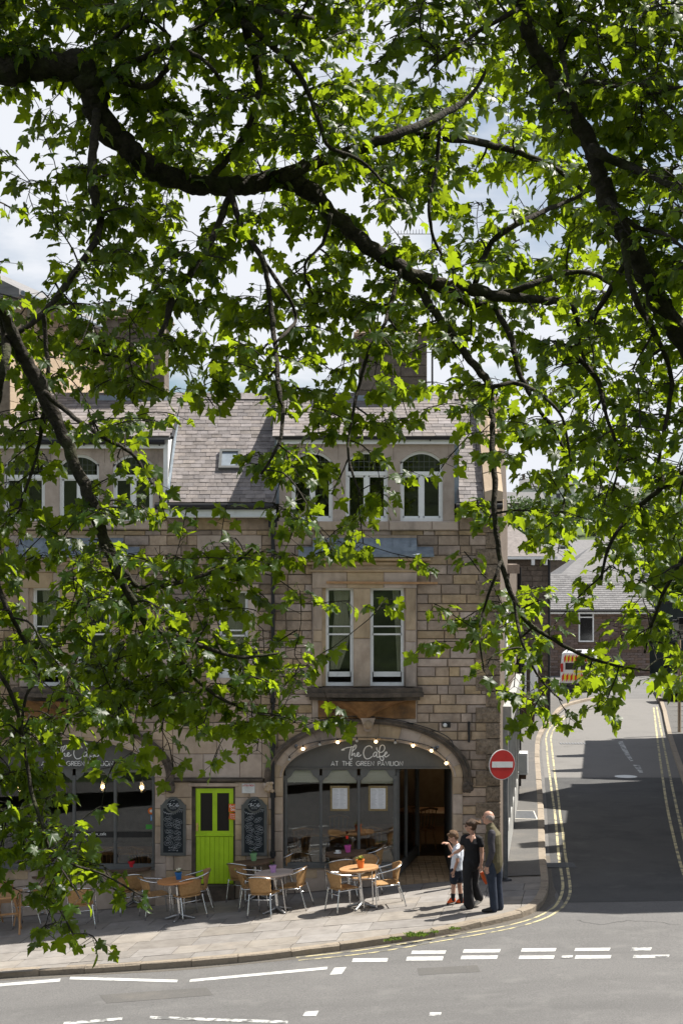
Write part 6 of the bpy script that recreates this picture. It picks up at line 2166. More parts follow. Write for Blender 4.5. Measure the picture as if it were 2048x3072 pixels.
# ---------------------------------------------------------------- inside the cafe
def inner_table(x, y, w, d_, label, z0=.055):
    t = empty('wooden_table', (x, y, z0), label, 'table')
    MB().bbox(x-w/2, x+w/2, y-d_/2, y+d_/2, z0+.70, z0+.75, .01).build('table_top', M['wood_int'], t)
    for i in (-1,1):
        for j in (-1,1):
            MB().cyl((x+i*(w/2-.08), y+j*(d_/2-.08), z0), (x+i*(w/2-.08), y+j*(d_/2-.08), z0+.70), .035, None, 8).build('leg', M['wood_int'], t)
def inner_chair(x, y, rz, label, z0=.055):
    t = empty('spindle_chair', (x, y, z0), label, 'chair', 'wooden chairs inside the cafe')
    t.rotation_euler = (0,0,R(rz))
    def ch_(mb, n): o = mb.build(n, M['wood_int'], None, origin=(0,0,0)); o.parent = t
    ch_(MB().prismz([(-.2,-.2),(.2,-.2),(.23,.2),(-.23,.2)], .43, .46), 'seat')
    for i in (-1,1):
        ch_(MB().cyl((i*.17,.16,.43),(i*.21,.2,0),.018), 'leg'); ch_(MB().cyl((i*.16,-.16,.43),(i*.2,-.22,0),.018), 'leg')
    for q in range(5): ch_(MB().cyl((-.16+q*.08,-.18,.46),(-.19+q*.095,-.25,.88),.009), 'spindle')
    ch_(MB().tube([(-.22,-.24,.88),(0,-.28,.92),(.22,-.24,.88)], .025, 6), 'top_rail')
inner_table(-.35, 33.75, 1.3, .75, 'long wooden table just inside the middle panes of the open-door shopfront')
inner_table(.95, 34.3, .8, .8, 'wooden table inside the pane beside the doorway')
inner_chair(-.85, 33.35, 20, 'spindle chair inside the first pane of the open-door shopfront')
inner_chair(-.1, 34.5, 170, 'spindle chair behind the long table inside')
inner_chair(.75, 33.5, -30, 'spindle chair inside the third pane by the doorway')
inner_table(2.0, 36.6, 1.2, .9, 'brown wooden table visible through the open doorway')
inner_chair(1.75, 36.0, 30, 'spindle chair in the gloom of the open doorway')
inner_table(-4.4, 33.9, 1.2, .75, 'wooden table inside the left shop window', -.34)
inner_chair(-3.95, 33.4, -40, 'dark chair inside the last pane of the left shop window', -.34)
inner_chair(-4.7, 33.4, 30, 'dark chair inside the third pane of the left shop window', -.34)
# ---------------------------------------------------------------- people
M['skin'] = mk('skin', (.42,.235,.165), (.50,.29,.21), rough=.5, nscale=12, spec=.4)
M['hair_brown'] = mk('brown hair', (.03,.016,.009), (.10,.055,.028), rough=.55, nscale=45, stretch=(1,6,1), bump=.8, bscale=90)
M['hair_fair'] = mk('light brown hair', (.09,.048,.022), (.21,.12,.06), rough=.55, nscale=45, stretch=(1,6,1), bump=.8, bscale=90)
M['hair_grey'] = mk('cropped grey hair', (.20,.16,.14), (.30,.25,.22), rough=.7, nscale=80)
M['black_cloth'] = mk('black cloth', (.008,.008,.010), (.016,.016,.019), rough=.85, nscale=8, bump=.4, bscale=14)
M['olive_cloth'] = mk('olive cloth', (.075,.065,.035), (.11,.095,.055), rough=.9, nscale=8, bump=.4, bscale=12)
M['sleeve_cloth'] = mk('dark sleeve cloth', (.030,.027,.034), (.050,.046,.055), rough=.8, nscale=8, bump=.5, bscale=14)
M['denim'] = mk('dark denim', (.016,.022,.038), (.030,.040,.062), rough=.9, nscale=10, bump=.4, bscale=16)
M['white_cloth'] = mk('white cotton', (.62,.66,.74), (.70,.74,.80), rough=.9, nscale=6, bump=.5, bscale=14)
M['navy_cloth'] = mk('navy cloth', (.010,.014,.026), (.018,.024,.04), rough=.85, nscale=8, bump=.3)
M['shoe_black'] = mk('black shoe', (.010,.010,.010), (.02,.02,.02), rough=.5)
M['shoe_white'] = mk('pale trainer', (.55,.52,.45), (.65,.62,.56), rough=.6)
M['shoe_orange'] = mk('orange trainer', (.65,.09,.015), (.72,.13,.03), rough=.6)
def etube(mb, pts, rads, ref=(0,1,0), n=14):
    """closed tube of elliptical section; each radius is r or (across, along ref)"""
    pts = [Vector(p) for p in pts]
    m = len(pts); ref = Vector(ref)
    rings = []
    for i in range(m):
        tn = (pts[min(i+1,m-1)]-pts[max(i-1,0)]).normalized()
        v = ref-tn*ref.dot(tn)
        if v.length < .05: v = tn.orthogonal()
        v.normalize(); u = v.cross(tn)
        r_ = rads[i] if hasattr(rads[i], '__len__') else (rads[i], rads[i])
        rings.append((pts[i], u, v, r_, tn))
    # rounded ends
    p0, u, v, r_, tn = rings[0]
    seq = []
    for k in (.35, .75): seq.append((p0-tn*min(r_)*math.sqrt(1-k*k), u, v, (r_[0]*k, r_[1]*k), tn))
    seq += rings
    p0, u, v, r_, tn = rings[-1]
    for k in (.75, .35): seq.append((p0+tn*min(r_)*math.sqrt(1-k*k), u, v, (r_[0]*k, r_[1]*k), tn))
    vs_ = []
    for p, u, v, r_, tn in seq:
        for k in range(n):
            a = 2*math.pi*k/n
            vs_.append(p+u*r_[0]*math.cos(a)+v*r_[1]*math.sin(a))
    fs = []
    for i in range(len(seq)-1):
        for k in range(n):
            l = (k+1) % n
            fs.append((i*n+k, i*n+l, (i+1)*n+l, (i+1)*n+k))
    fs += [list(range(n-1,-1,-1)), list(range((len(seq)-1)*n, len(seq)*n))]
    mb.add(vs_, fs)
def cloth_build(mb, name, mat, parent, voxel=.008, smooth=5):
    me = mb.mesh(name, mat)
    o = link(name, me, parent)
    md = o.modifiers.new('r', 'REMESH'); md.mode = 'VOXEL'; md.voxel_size = voxel; md.use_smooth_shade = True
    sm = o.modifiers.new('s', 'SMOOTH'); sm.iterations = smooth; sm.factor = .5
    dg = bpy.context.evaluated_depsgraph_get()
    me2 = bpy.data.meshes.new_from_object(o.evaluated_get(dg))
    o.modifiers.clear(); o.data = me2; me2.name = name
    me2.materials.clear(); me2.materials.append(mat)
    me2.polygons.foreach_set('material_index', [0]*len(me2.polygons))
    me2.polygons.foreach_set('use_smooth', [True]*len(me2.polygons))
    return o
def head_shape(mb, c, yaw, pitch, k=1.0):
    """skull, jaw, nose, lips, ears; face looks along -x turned by yaw"""
    rot = Matrix.Rotation(yaw, 3, 'Z') @ Matrix.Rotation(pitch, 3, 'Y')
    c = Vector(c)
    def q(x, y, z): return c+rot @ (Vector((x, y, z))*k)
    def bl(x, y, z, r_, sc):
        tmp = MB().ball((0,0,0), r_*k, 18, 12, sc)
        mb.add([c+rot @ (Vector((x,y,z))*k)+rot @ Vector(v) for v in tmp.v], tmp.f)
    bl(.012,0,.025,.098,(1.0,.80,.98)); bl(-.022,0,-.045,.072,(.95,.80,1.0)); bl(-.045,0,-.085,.038,(.95,1.0,.75))
    bl(-.094,0,-.012,.017,(1.15,.8,1.3)); bl(-.104,0,-.026,.015,(1.0,.95,.8)); bl(-.083,0,-.062,.017,(.8,1.5,.55)); bl(-.083,0,.020,.022,(.6,1.9,.6))
    for s_ in (-1,1): bl(.018, s_*.079, -.012, .026, (.75,.38,1.2)); bl(-.055, s_*.045, -.035, .028, (.8,.7,.8))
    return q, rot
def hand_shape(mb, wrist, d_, side, k=1.0, curl=.5, thumb=1):
    """palm, four fingers and a thumb from the wrist along d_; side = across the palm"""
    d_ = Vector(d_).normalized(); side = Vector(side); side = (side-d_*side.dot(d_)).normalized(); nrm = d_.cross(side)
    w = Vector(wrist)
    etube(mb, [w, w+d_*.03*k, w+d_*.085*k], [(.024*k,.018*k),(.036*k,.016*k),(.040*k,.014*k)], ref=nrm, n=10)
    for i, (o_, l) in enumerate(((-.030,.060),(-.010,.072),(.010,.068),(.030,.054))):
        b = w+d_*.082*k+side*o_*k
        m1 = b+(d_+nrm*curl*.35).normalized()*l*.5*k
        e = m1+(d_*(1-curl*.6)+nrm*curl*1.1).normalized()*l*.55*k
        etube(mb, [b, m1, e], [.0092*k,.0086*k,.0074*k], n=8)
    b = w+d_*.025*k+side*thumb*.030*k
    m1 = b+(d_*.7+side*thumb*.7+nrm*.2).normalized()*.035*k; e = m1+(d_*.9+side*thumb*.15+nrm*.35).normalized()*.032*k
    etube(mb, [b, m1, e], [.013*k,.0105*k,.009*k], n=8)
def eyes(parent, q, dark):
    for s_ in (-1, 1):
        m2 = MB().ball(tuple(q(-.079, s_*.032, .004)), .0085, 8, 6)
        link('eye', m2.mesh('eye', dark, smooth=True), parent)
def shoe(parent, heel, toe, mat, h=.07, w=.045, name='shoe', sole=None):
    heel, toe = Vector(heel), Vector(toe)
    d_ = (toe-heel).normalized()
    m2 = MB()
    up = Vector((0,0,1))
    etube(m2, [heel+up*.045, heel+d_*.06+up*.05, heel.lerp(toe,.6)+up*.035, toe-d_*.03+up*.028], [(w*.8,.05),(w*.9,.052),(w,.038),(w*.85,.028)], ref=(0,0,1))
    o = cloth_build(m2, name, mat, parent, .008, 3)
    if sole:
        m2 = MB(); etube(m2, [heel+up*.008, heel.lerp(toe,.5)+up*.008, toe+up*.010], [(w*.8,.011),(w*.98,.011),(w*.85,.011)], ref=(0,0,1))
        so_ = link('sole', m2.mesh('sole', sole), o)
    return o
dark_eye = plain('dark eye', (.02,.015,.012), .2)

# --- the man
pm = GP(1475, 2733)
man = empty('person', pm, 'bald man in an olive gilet and dark jeans at the kerb, seen from behind', 'person')
b = MB()
q, rot = head_shape(b, (-.072,.01,1.652), R(-22), R(0))
etube(b, [(.0,.0,1.42),(-.03,.005,1.50),(-.052,.01,1.575)], [.075,.060,.058])
etube(b, [(.02,0,.86),(.02,0,1.0),(.02,0,1.2),(.01,0,1.36),(.0,0,1.44)], [(.135,.15),(.125,.15),(.13,.17),(.125,.185),(.07,.11)])
armN = [(-.02,-.155,1.40),(-.035,-.185,1.24),(-.02,-.20,1.09),(-.05,-.19,.96),(-.095,-.17,.85)]
armF = [(.04,.155,1.40),(.06,.185,1.24),(.06,.20,1.09),(.02,.20,.96),(-.03,.20,.86)]
for a in (armN, armF): etube(b, a, [.055,.050,.042,.038,.028])
legL = [(-.02,-.075,.86),(-.025,-.08,.66),(-.005,-.08,.47),(.015,-.08,.28),(.03,-.08,.09)]
legR = [(.07,.07,.86),(.10,.07,.66),(.105,.07,.47),(.125,.07,.28),(.145,.07,.09)]
for a in (legL, legR): etube(b, a, [.085,.075,.055,.050,.038])
hand_shape(b, (-.10,-.165,.835), (-.05,.05,-1), (1,.2,0), 1.0, .7, -1)
hand_shape(b, (-.035,.20,.85), (-.1,0,-1), (1,0,0), 1.0, .6, -1)
cloth_build(b, 'body', M['skin'], man, .006, 3)
eyes(man, q, dark_eye)
h = MB()
for s_ in (-1, 1):
    tmp = MB().ball((0,0,0), .068, 14, 10, (1.0,.30,.72))
    h.add([Vector((-.072,.01,1.652))+rot @ (Vector((.040, s_*.066, .012))+Vector(v)) for v in tmp.v], tmp.f)
tmp = MB().ball((0,0,0), .072, 14, 10, (.55,1.0,.85)); h.add([Vector((-.072,.01,1.652))+rot @ (Vector((.075,0,.005))+Vector(v)) for v in tmp.v], tmp.f)
cloth_build(h, 'hair', M['hair_grey'], man, .008, 4)
c = MB()
etube(c, [(.04,0,.80),(.035,0,.88),(.025,0,1.05),(.02,0,1.22),(.015,0,1.36),(-.005,0,1.455)], [(.145,.165),(.155,.175),(.148,.178),(.150,.192),(.145,.195),(.085,.125)])
etube(c, [(-.01,0,1.43),(-.028,0,1.49),(-.032,0,1.515)], [.085,.078,.074])
cloth_build(c, 'gilet', M['olive_cloth'], man, .008, 4)
for a in (armN, armF):
    c = MB(); etube(c, [Vector(p) for p in a[:-1]]+[Vector(a[-1])], [.072,.066,.058,.053,.046]); cloth_build(c, 'sleeve', M['sleeve_cloth'], man, .008, 3)
c = MB()
etube(c, [(.03,0,.96),(.03,0,.86),(.03,0,.80)], [(.13,.15),(.14,.155),(.125,.15)])
etube(c, legL[:-1]+[(.03,-.08,.06)], [.105,.095,.078,.073,.072]); etube(c, legR[:-1]+[(.145,.07,.06)], [.105,.095,.078,.073,.072])
cloth_build(c, 'jeans', M['denim'], man, .008, 4)
shoe(man, (.05,-.08,0), (-.20,-.11,0), M['shoe_black']); shoe(man, (.165,.055,0), (.02,.19,0), M['shoe_black'])

# --- the woman
pw = GP(1414, 2725)
wom = empty('person', pw, 'woman in black t-shirt and wide black trousers, hair in a bun, striding', 'person')
b = MB()
q, rot = head_shape(b, (-.025,.0,1.478), R(-8), R(-4), .93)
etube(b, [(.01,.0,1.27),(.0,.0,1.34),(-.008,.0,1.41)], [.062,.048,.047])
etube(b, [(.0,0,.80),(.0,0,.92),(.005,0,1.04),(.0,0,1.17),(.0,0,1.27),(.005,0,1.31)], [(.145,.11),(.135,.105),(.115,.095),(.135,.105),(.130,.085),(.06,.05)])
armR = [(.135,-.02,1.25),(.165,-.03,1.13),(.178,-.04,1.00),(.172,-.07,.90),(.160,-.09,.80)]
armL = [(-.135,.02,1.26),(-.160,.02,1.16),(-.185,.03,1.06),(-.245,.05,1.01),(-.300,.07,.985)]
for a in (armR, armL): etube(b, a, [.046,.042,.036,.033,.024])
wl = [(-.07,-.03,.84),(-.075,-.05,.62),(-.075,-.06,.44),(-.065,-.03,.25),(-.055,.0,.08)]
wr = [(.06,.03,.84),(.055,.04,.62),(.045,.05,.42),(.095,.10,.27),(.150,.14,.14)]
for a in (wl, wr): etube(b, a, [.080,.070,.050,.045,.034])
hand_shape(b, (.160,-.09,.785), (-.05,-.02,-1), (1,-.3,0), .9, .8, -1)
hand_shape(b, (-.31,.072,.98), (-.75,.1,-.75), (.5,-.8,.2), .9, .5, 1)
cloth_build(b, 'body', M['skin'], wom, .006, 3)
eyes(wom, q, dark_eye)
h = MB()
hc = Vector((-.025,0,1.478))
for (x, y, z, r_, sc) in ((.030,0,.040,.098,(1.0,.90,.92)),(.045,0,-.005,.085,(.85,.95,1.0)),(-.015,.05,.055,.06,(1.1,.5,.6)),(-.015,-.05,.055,.06,(1.1,.5,.6))):
    tmp = MB().ball((0,0,0), r_, 16, 10, sc); h.add([hc+rot @ (Vector((x,y,z))+Vector(v)) for v in tmp.v], tmp.f)
cloth_build(h, 'hair', M['hair_brown'], wom, .008, 3)
h = MB()
for e in range(16):
    a = random.uniform(0,6.28); z = random.uniform(-.03,.04)
    h.ball((.108+.036*math.cos(a), .04*math.sin(a), 1.51+z*1.2), .027, 8, 6)
cloth_build(h, 'hair_bun', M['hair_fair'], wom, .008, 1)
m2 = MB()
for s_ in (-1,1):
    m2.lathe([(.001,-.003),(.024,-.003),(.024,.003),(.001,.003)], (0,0,0), 12, 'x')
gl = MB()
for s_ in (-1,1):
    tmp = MB().lathe([(.001,-.003),(.023,-.003),(.023,.003),(.001,.003)], (0,0,0), 12, 'x')
    gl.add([Vector(q(-.093, s_*.034, .006))+rot @ Vector(v) for v in tmp.v], tmp.f)
    gl.tube([q(-.09, s_*.058, .01), q(-.03, s_*.074, .012), q(.02, s_*.078, .008)], .004, 5)
gl.tube([q(-.1,-.012,.012), q(-.1,.012,.012)], .004, 5)
link('sunglasses', gl.mesh('sunglasses', M['car_glass']), wom)
c = MB()
etube(c, [(.0,0,.84),(.0,0,.92),(.005,0,1.04),(.0,0,1.17),(-.005,0,1.255),(.0,0,1.30)], [(.158,.125),(.150,.12),(.130,.112),(.150,.125),(.142,.095),(.075,.05)])
for a, s_ in ((armR,1),(armL,-1)): etube(c, [Vector(a[0])+Vector((-s_*.03,0,.01)), Vector(a[0]), Vector(a[1])+Vector((0,0,.01))], [.062,.060,.056])
cloth_build(c, 't_shirt', M['black_cloth'], wom, .008, 3)
c = MB()
tmp = MB().add([(-.075,-.108,1.325),(-.012,-.128,1.19),(.055,-.105,1.318),(-.008,-.06,1.33)], [(0,1,2,3)])
nk = MB(); etube(nk, [(-.050,-.086,1.305),(-.014,-.132,1.205)], [.016,.006]); etube(nk, [(.035,-.086,1.305),(-.014,-.132,1.205)], [.016,.006]); etube(nk, [(-.008,-.085,1.315),(-.012,-.110,1.26),(-.014,-.130,1.215)], [(.040,.022),(.024,.016),(.008,.01)])
cloth_build(nk, 'neckline', M['skin'], wom, .006, 2)
c = MB()
etube(c, [(.0,0,.93),(.0,0,.84),(.0,0,.76)], [(.138,.115),(.152,.125),(.135,.115)])
etube(c, wl[:-1]+[(-.045,-.005,.075)], [(.100,.105),(.095,.095),(.082,.082),(.090,.088),(.105,.098)])
etube(c, wr[:-1]+[(.140,.135,.17)], [(.100,.105),(.092,.092),(.080,.08),(.080,.082),(.085,.085)])
cloth_build(c, 'trousers', M['black_cloth'], wom, .008, 3)
m2 = MB().tube([(.135,-.04,.82),(.13,-.06,.62),(.105,-.04,.44)], .004, 4); link('side_stripe', m2.mesh('side_stripe', M['sign_white']), wom)
shoe(wom, (-.01,.0,0), (-.205,-.02,0), M['shoe_white'], w=.038, sole=M['shoe_white'])
sh = shoe(wom, (.175,.13,.085), (.01,.05,.005), M['shoe_white'], w=.038, sole=M['shoe_white'])
# what she carries
hp = pw+Vector((.17,-.10,.66))
t = empty('pouch', hp, 'orange pouch hanging from the hand of the woman in black', 'pouch')
o = link('strap', MB().tube([(-.02,0,.06),(-.01,.0,.02),(.0,0,-.01)], .006, 5).mesh('strap', M['sign_white']), t)
o = link('pouch_body', MB().prism([(-.035,0),(.03,.01),(.10,-.19),(.075,-.22),(.02,-.14)], -.012, .012).mesh('pouch_body', M['shoe_orange']), t)

# --- the boy
pk = GP(1366, 2712)
boy = empty('person', pk, 'boy in white t-shirt, navy shorts and orange trainers, looking down', 'person')
b = MB()
q, rot = head_shape(b, (-.045,.0,1.215), R(-12), R(-20), .92)
etube(b, [(.03,.0,1.02),(.015,.0,1.08),(-.01,.0,1.14)], [.055,.042,.042])
etube(b, [(.02,0,.60),(.025,0,.72),(.035,0,.86),(.035,0,.98),(.03,0,1.05)], [(.10,.12),(.095,.115),(.095,.12),(.09,.115),(.045,.06)])
bn = [(.02,-.115,1.00),(.015,-.14,.90),(.02,-.15,.80),(-.01,-.14,.72),(-.035,-.13,.64)]
bf = [(.02,.11,1.00),(-.01,.15,.94),(-.045,.17,.92),(-.09,.15,1.0),(-.125,.12,1.08)]
for a in (bn, bf): etube(b, a, [.037,.034,.030,.028,.021])
kl = [(-.025,-.06,.60),(-.04,-.06,.46),(-.045,-.05,.33),(-.05,-.05,.21),(-.055,-.05,.11)]
kr = [(.055,.055,.60),(.065,.06,.46),(.075,.06,.33),(.09,.06,.19),(.105,.06,.07)]
for a in (kl, kr): etube(b, a, [.065,.058,.042,.040,.030])
hand_shape(b, (-.04,-.13,.625), (-.15,0,-1), (1,-.2,0), .8, .5, -1)
hand_shape(b, (-.132,.115,1.09), (-.9,-.2,.1), (.1,.9,.2), .8, .5, -1)
cloth_build(b, 'body', M['skin'], boy, .006, 3)
eyes(boy, q, dark_eye)
h = MB(); hc = Vector((-.045,0,1.215))
for (x, y, z, r_, sc) in ((.018,0,.045,.094,(1.02,.92,.86)),(-.045,0,.072,.055,(1.0,1.2,.55)),(.05,0,.005,.07,(.8,1.05,1.0)),(.0,.0,.115,.035,(1.3,1,.6))):
    tmp = MB().ball((0,0,0), r_, 16, 10, sc); h.add([hc+rot @ (Vector((x,y,z))+Vector(v)) for v in tmp.v], tmp.f)
cloth_build(h, 'hair', M['hair_fair'], boy, .008, 2)
c = MB()
etube(c, [(.02,0,.645),(.025,0,.72),(.035,0,.86),(.04,0,.98),(.03,0,1.055)], [(.118,.14),(.112,.135),(.110,.138),(.105,.13),(.055,.07)])
for a in (bn, bf): etube(c, [Vector(a[0])+Vector((.01,0,.01)), Vector(a[0]), Vector(a[0]).lerp(Vector(a[1]),1.0)], [.052,.052,.052])
cloth_build(c, 't_shirt', M['white_cloth'], boy, .008, 3)
c = MB()
etube(c, [(.02,0,.70),(.02,0,.62),(.02,0,.57)], [(.105,.125),(.112,.13),(.10,.125)])
etube(c, [kl[0], (-.035,-.06,.50), (-.04,-.06,.44)], [.085,.082,.080]); etube(c, [kr[0], (.065,.06,.50), (.068,.06,.44)], [.085,.082,.080])
cloth_build(c, 'shorts', M['navy_cloth'], boy, .008, 3)
for a in (kl, kr):
    c = MB(); e1 = Vector(a[-1]); e0 = Vector(a[-2])
    etube(c, [e0.lerp(e1,.15), e0.lerp(e1,.6), e1-Vector((0,0,.02))], [.044,.041,.042]); cloth_build(c, 'sock', M['black_cloth'], boy, .008, 2)
shoe(boy, (-.03,-.05,.045), (-.165,-.06,.005), M['shoe_orange'], w=.036, sole=M['shoe_black']); shoe(boy, (.14,.07,0), (.0,.05,0), M['shoe_orange'], w=.036, sole=M['shoe_black'])

# ---------------------------------------------------------------- weeds in the kerb
for i, (x, y, w_) in enumerate(((1160,2826,.07),(1185,2822,.10),(1245,2812,.17),(1262,2808,.12),(1300,2801,.09),(1362,2790,.09))):
    p = GP(x, y, -.02)
    t = empty('weed', p, ('low weed at the start of the kerb clump','second low weed in the kerb clump','tallest leafy weed in the kerb gutter','weed just right of the tallest one in the gutter','small weed near the end of the kerb clump','lone small weed in the kerb beyond the clump')[i], 'weed', 'weeds along the kerb')
    rr = random.Random(i); m2 = MB()
    for e in range(int(60*w_/.15)):
        a = rr.uniform(0, 6.28); r0 = rr.uniform(0, w_*.7)
        c = Vector((r0*math.cos(a)*1.3, r0*math.sin(a)*.4, rr.uniform(0,.03)))
        d_ = Vector((math.cos(a)+rr.uniform(-.5,.5), math.sin(a)*.6, rr.uniform(.5,2.2))).normalized(); sd = d_.cross(Vector((rr.uniform(-1,1),rr.uniform(-1,1),.2))).normalized()
        l = rr.uniform(.4,1)*w_*.75
        m2.add([c, c+d_*l*.5+sd*.014, c+d_*l+Vector((0,0,-.2*l)), c+d_*l*.5-sd*.014], [(0,1,2,3)])
    o = link('leaves', m2.mesh('leaves', M['leaf_fresh']), t)
# ---------------------------------------------------------------- the side street and the town behind it
RKS = .16
def rwx(y_): return 8.55+RKS*(y_-32.5)
dr_ = Vector((RKS,1,0)).normalized(); nr_ = Vector((-dr_.y, dr_.x, 0))      # towards the street
def street_block(y0, y1, eaves, label, gables=(), mat='dark_stone', wins=True):
    """terrace block on the right of the side street; gables: (centre y, half width, apex height)"""
    t = empty('terrace_building', (rwx(y0)+3, (y0+y1)/2, 0), label, 'building', 'terrace along the side street')
    W_ = 7.0
    m2 = MB()
    p = [(rwx(y0),y0),(rwx(y1),y1),(rwx(y1)+W_,y1),(rwx(y0)+W_,y0)]
    m2.prismz([p[0],p[3],p[2],p[1]], -.2, eaves)
    m2.build('wall', M[mat], t)
    m2 = MB()
    e = .25
    a0, a1 = Vector((rwx(y0)-e, y0-.1, eaves-.02)), Vector((rwx(y1)-e, y1+.1, eaves-.02))
    r0, r1 = Vector((rwx(y0)+W_/2, y0-.1, eaves+2.6)), Vector((rwx(y1)+W_/2, y1+.1, eaves+2.6))
    b0, b1 = Vector((rwx(y0)+W_+e, y0-.1, eaves-.02)), Vector((rwx(y1)+W_+e, y1+.1, eaves-.02))
    m2.add([a0,a1,r1,r0,b0,b1], [(0,1,2,3),(3,2,5,4),(0,3,4),(1,5,2),(0,4,5,1)])
    m2.build('roof', M['slate_far'], t)
    for gy, gw, gh in gables:
        m2 = MB()
        c0 = Vector((rwx(gy-gw), gy-gw, 0)); c1 = Vector((rwx(gy+gw), gy+gw, 0)); cm = Vector((rwx(gy), gy, 0))
        o_ = nr_*.02
        back = Vector((3.2,.2,0))
        vs_ = [c0+o_+Vector((0,0,eaves-.5)), c1+o_+Vector((0,0,eaves-.5)), c1+o_+Vector((0,0,eaves)), cm+o_+Vector((0,0,gh)), c0+o_+Vector((0,0,eaves))]
        vs_ += [v+back for v in vs_]
        m2.add(vs_, [(4,3,2,1,0),(5,6,7,8,9)]+[(i, (i+1)%5, (i+1)%5+5, i+5) for i in range(5)])
        m2.build('gable', M[mat], t)
    if wins:
        y_ = y0+1.4
        while y_ < y1-1.2:
            for z in (1.5, 4.6):
                c = Vector((rwx(y_), y_, z))
                w_ = MB().obox(c+nr_*.02, dr_, nr_, (0,0,1), .5, .05, .8).build('window', M['white'], t)
                MB().obox(c+nr_*.075, dr_, nr_, (0,0,1), .42, .006, .72).build('pane', M['car_glass'], w_)
            y_ += 2.6
    return t
A1 = street_block(32.4, 36.3, 9.4, 'gabled corner house across the side street', ((34.2, 1.7, 11.0),))
A2 = street_block(36.32, 48.2, 7.4, 'long terrace house across the side street with tall gable and chimney', ((45.6, 2.4, 11.2),))
MB().box(rwx(41)+.05, rwx(41)+.9, 40.6, 41.5, 7.2, 10.6).build('chimney', M['dark_stone'], A2)
MB().box(rwx(38.2)+.05, rwx(38.2)+.8, 37.9, 38.5, 7.2, 9.6).build('chimney', M['dark_stone'], A2)
B1 = street_block(49.4, 59.3, 7.0, 'stone house further down the side street with the hanging sign')
for cy_ in (51.5, 55.2):
    MB().box(rwx(cy_)+.02, rwx(cy_)+.7, cy_-.25, cy_+.25, 6.8, 9.0).build('chimney', M['dark_stone'], B1)
# hanging sign
t = empty('hanging_sign', (12.55, 59.2, 3.4), 'cream hanging sign with black lettering at the far right edge of the street', 'sign')
k = 59.2/F
def SX(x): return (x-1024)*k
def SZ(y_): return CH-(y_-YH)*k
MB().box(SX(2016), SX(2096), 59.17, 59.23, SZ(1920), SZ(1869)).build('board', M['cream'], t)
m2 = MB()
for a, b, c, d_ in ((2018.5,2093.5,1871,1872),(2018.5,2093.5,1917,1918),(2018.5,2019.5,1872,1917),(2092.5,2093.5,1872,1917)): m2.box(SX(a), SX(b), 59.155, 59.165, SZ(d_), SZ(c))
m2.build('border', M['print'], t)
text_obj('\u6842', 'character', SX(2033), SX(2047), SZ(1889), SZ(1875), 59.15, M['black'], t)
text_obj('Kw', 'lettering', SX(2029), SX(2054), SZ(1904), SZ(1893), 59.15, M['black'], t, .02)
text_obj('L', 'lettering', SX(2037), SX(2046), SZ(1916), SZ(1906), 59.15, M['black'], t, .02)
MB().cyl((SX(2016), 59.2, SZ(1862)), (SX(2110), 59.2, SZ(1862)), .04, None, 8).build('bracket', M['black'], t)
MB().box(SX(2032), SX(2060), 59.0, 59.3, SZ(1872), SZ(1852)).build('lantern', M['black'], t)
t = empty('street_post', (SX(2041), 59.4, .15), 'slim brownish post below the hanging sign', 'post')
MB().cyl((SX(2041), 59.5, .1), (SX(2041), 59.5, SZ(1920)), .06, None, 10).build('shaft', M['sunny_stone'], t)

def hip(mb, x0, x1, y0, y1, z0, z1, inset):
    mb.add([(x0,y0,z0),(x1,y0,z0),(x1,y1,z0),(x0,y1,z0),(x0+inset,(y0+y1)/2,z1),(x1-inset,(y0+y1)/2,z1)], [(0,1,5,4),(1,2,5),(2,3,4,5),(3,0,4),(3,2,1,0)])
# stone house on the left of the far street end
t = empty('stone_house', (5, 66, 0), 'dark stone house with a hipped tiled roof beyond the cafe flank', 'building')
nbk = MB(); nbk.box(2.5, 8.22, 66.05, 76, -.2, 6.35); hw = nbk.build('wall', M['mortar'], t)
hs = MB()
z = 0.0; k2 = 0
while z < 6.3:
    x = 5.0-(k2 % 2)*.2
    while x < 8.22:
        w = random.uniform(.3,.6); b_ = min(x+w, 8.22)
        hs.bbox(x+.006, b_-.006, 66.0+random.uniform(0,.02), 66.06, z+.006, min(z+.21, 6.34)-.006, .01)
        x += w
    z += .21; k2 += 1
tag(hs.build('stonework', M['dark_stone'], t), kind='stuff')
m2 = MB(); hip(m2, 2.2, 8.5, 65.7, 76.3, 6.45, 8.5, 2.4); m2.build('roof', M['slate'], t)
MB().box(2.2, 8.5, 65.7, 76.3, 6.33, 6.44).build('soffit', M['white'], t)
for x in (7.55, 8.05): MB().box(x-.06, x+.06, 65.72, 66.0, 6.1, 6.33).build('bracket', M['white'], t)
MB().box(7.45, 7.75, 65.85, 66.0, 0, 2.6).build('door_pilaster', M['white'], t)
w_ = MB().box(6.3, 7.3, 65.9, 66.0, 1.0, 2.6).build('window', M['white'], t); MB().box(6.38, 7.22, 65.88, 65.899, 1.1, 2.5).build('pane', M['car_glass'], w_)
MB().cyl((8.2,65.9,0),(8.2,65.9,6.3),.05).build('downpipe', M['black'], t)
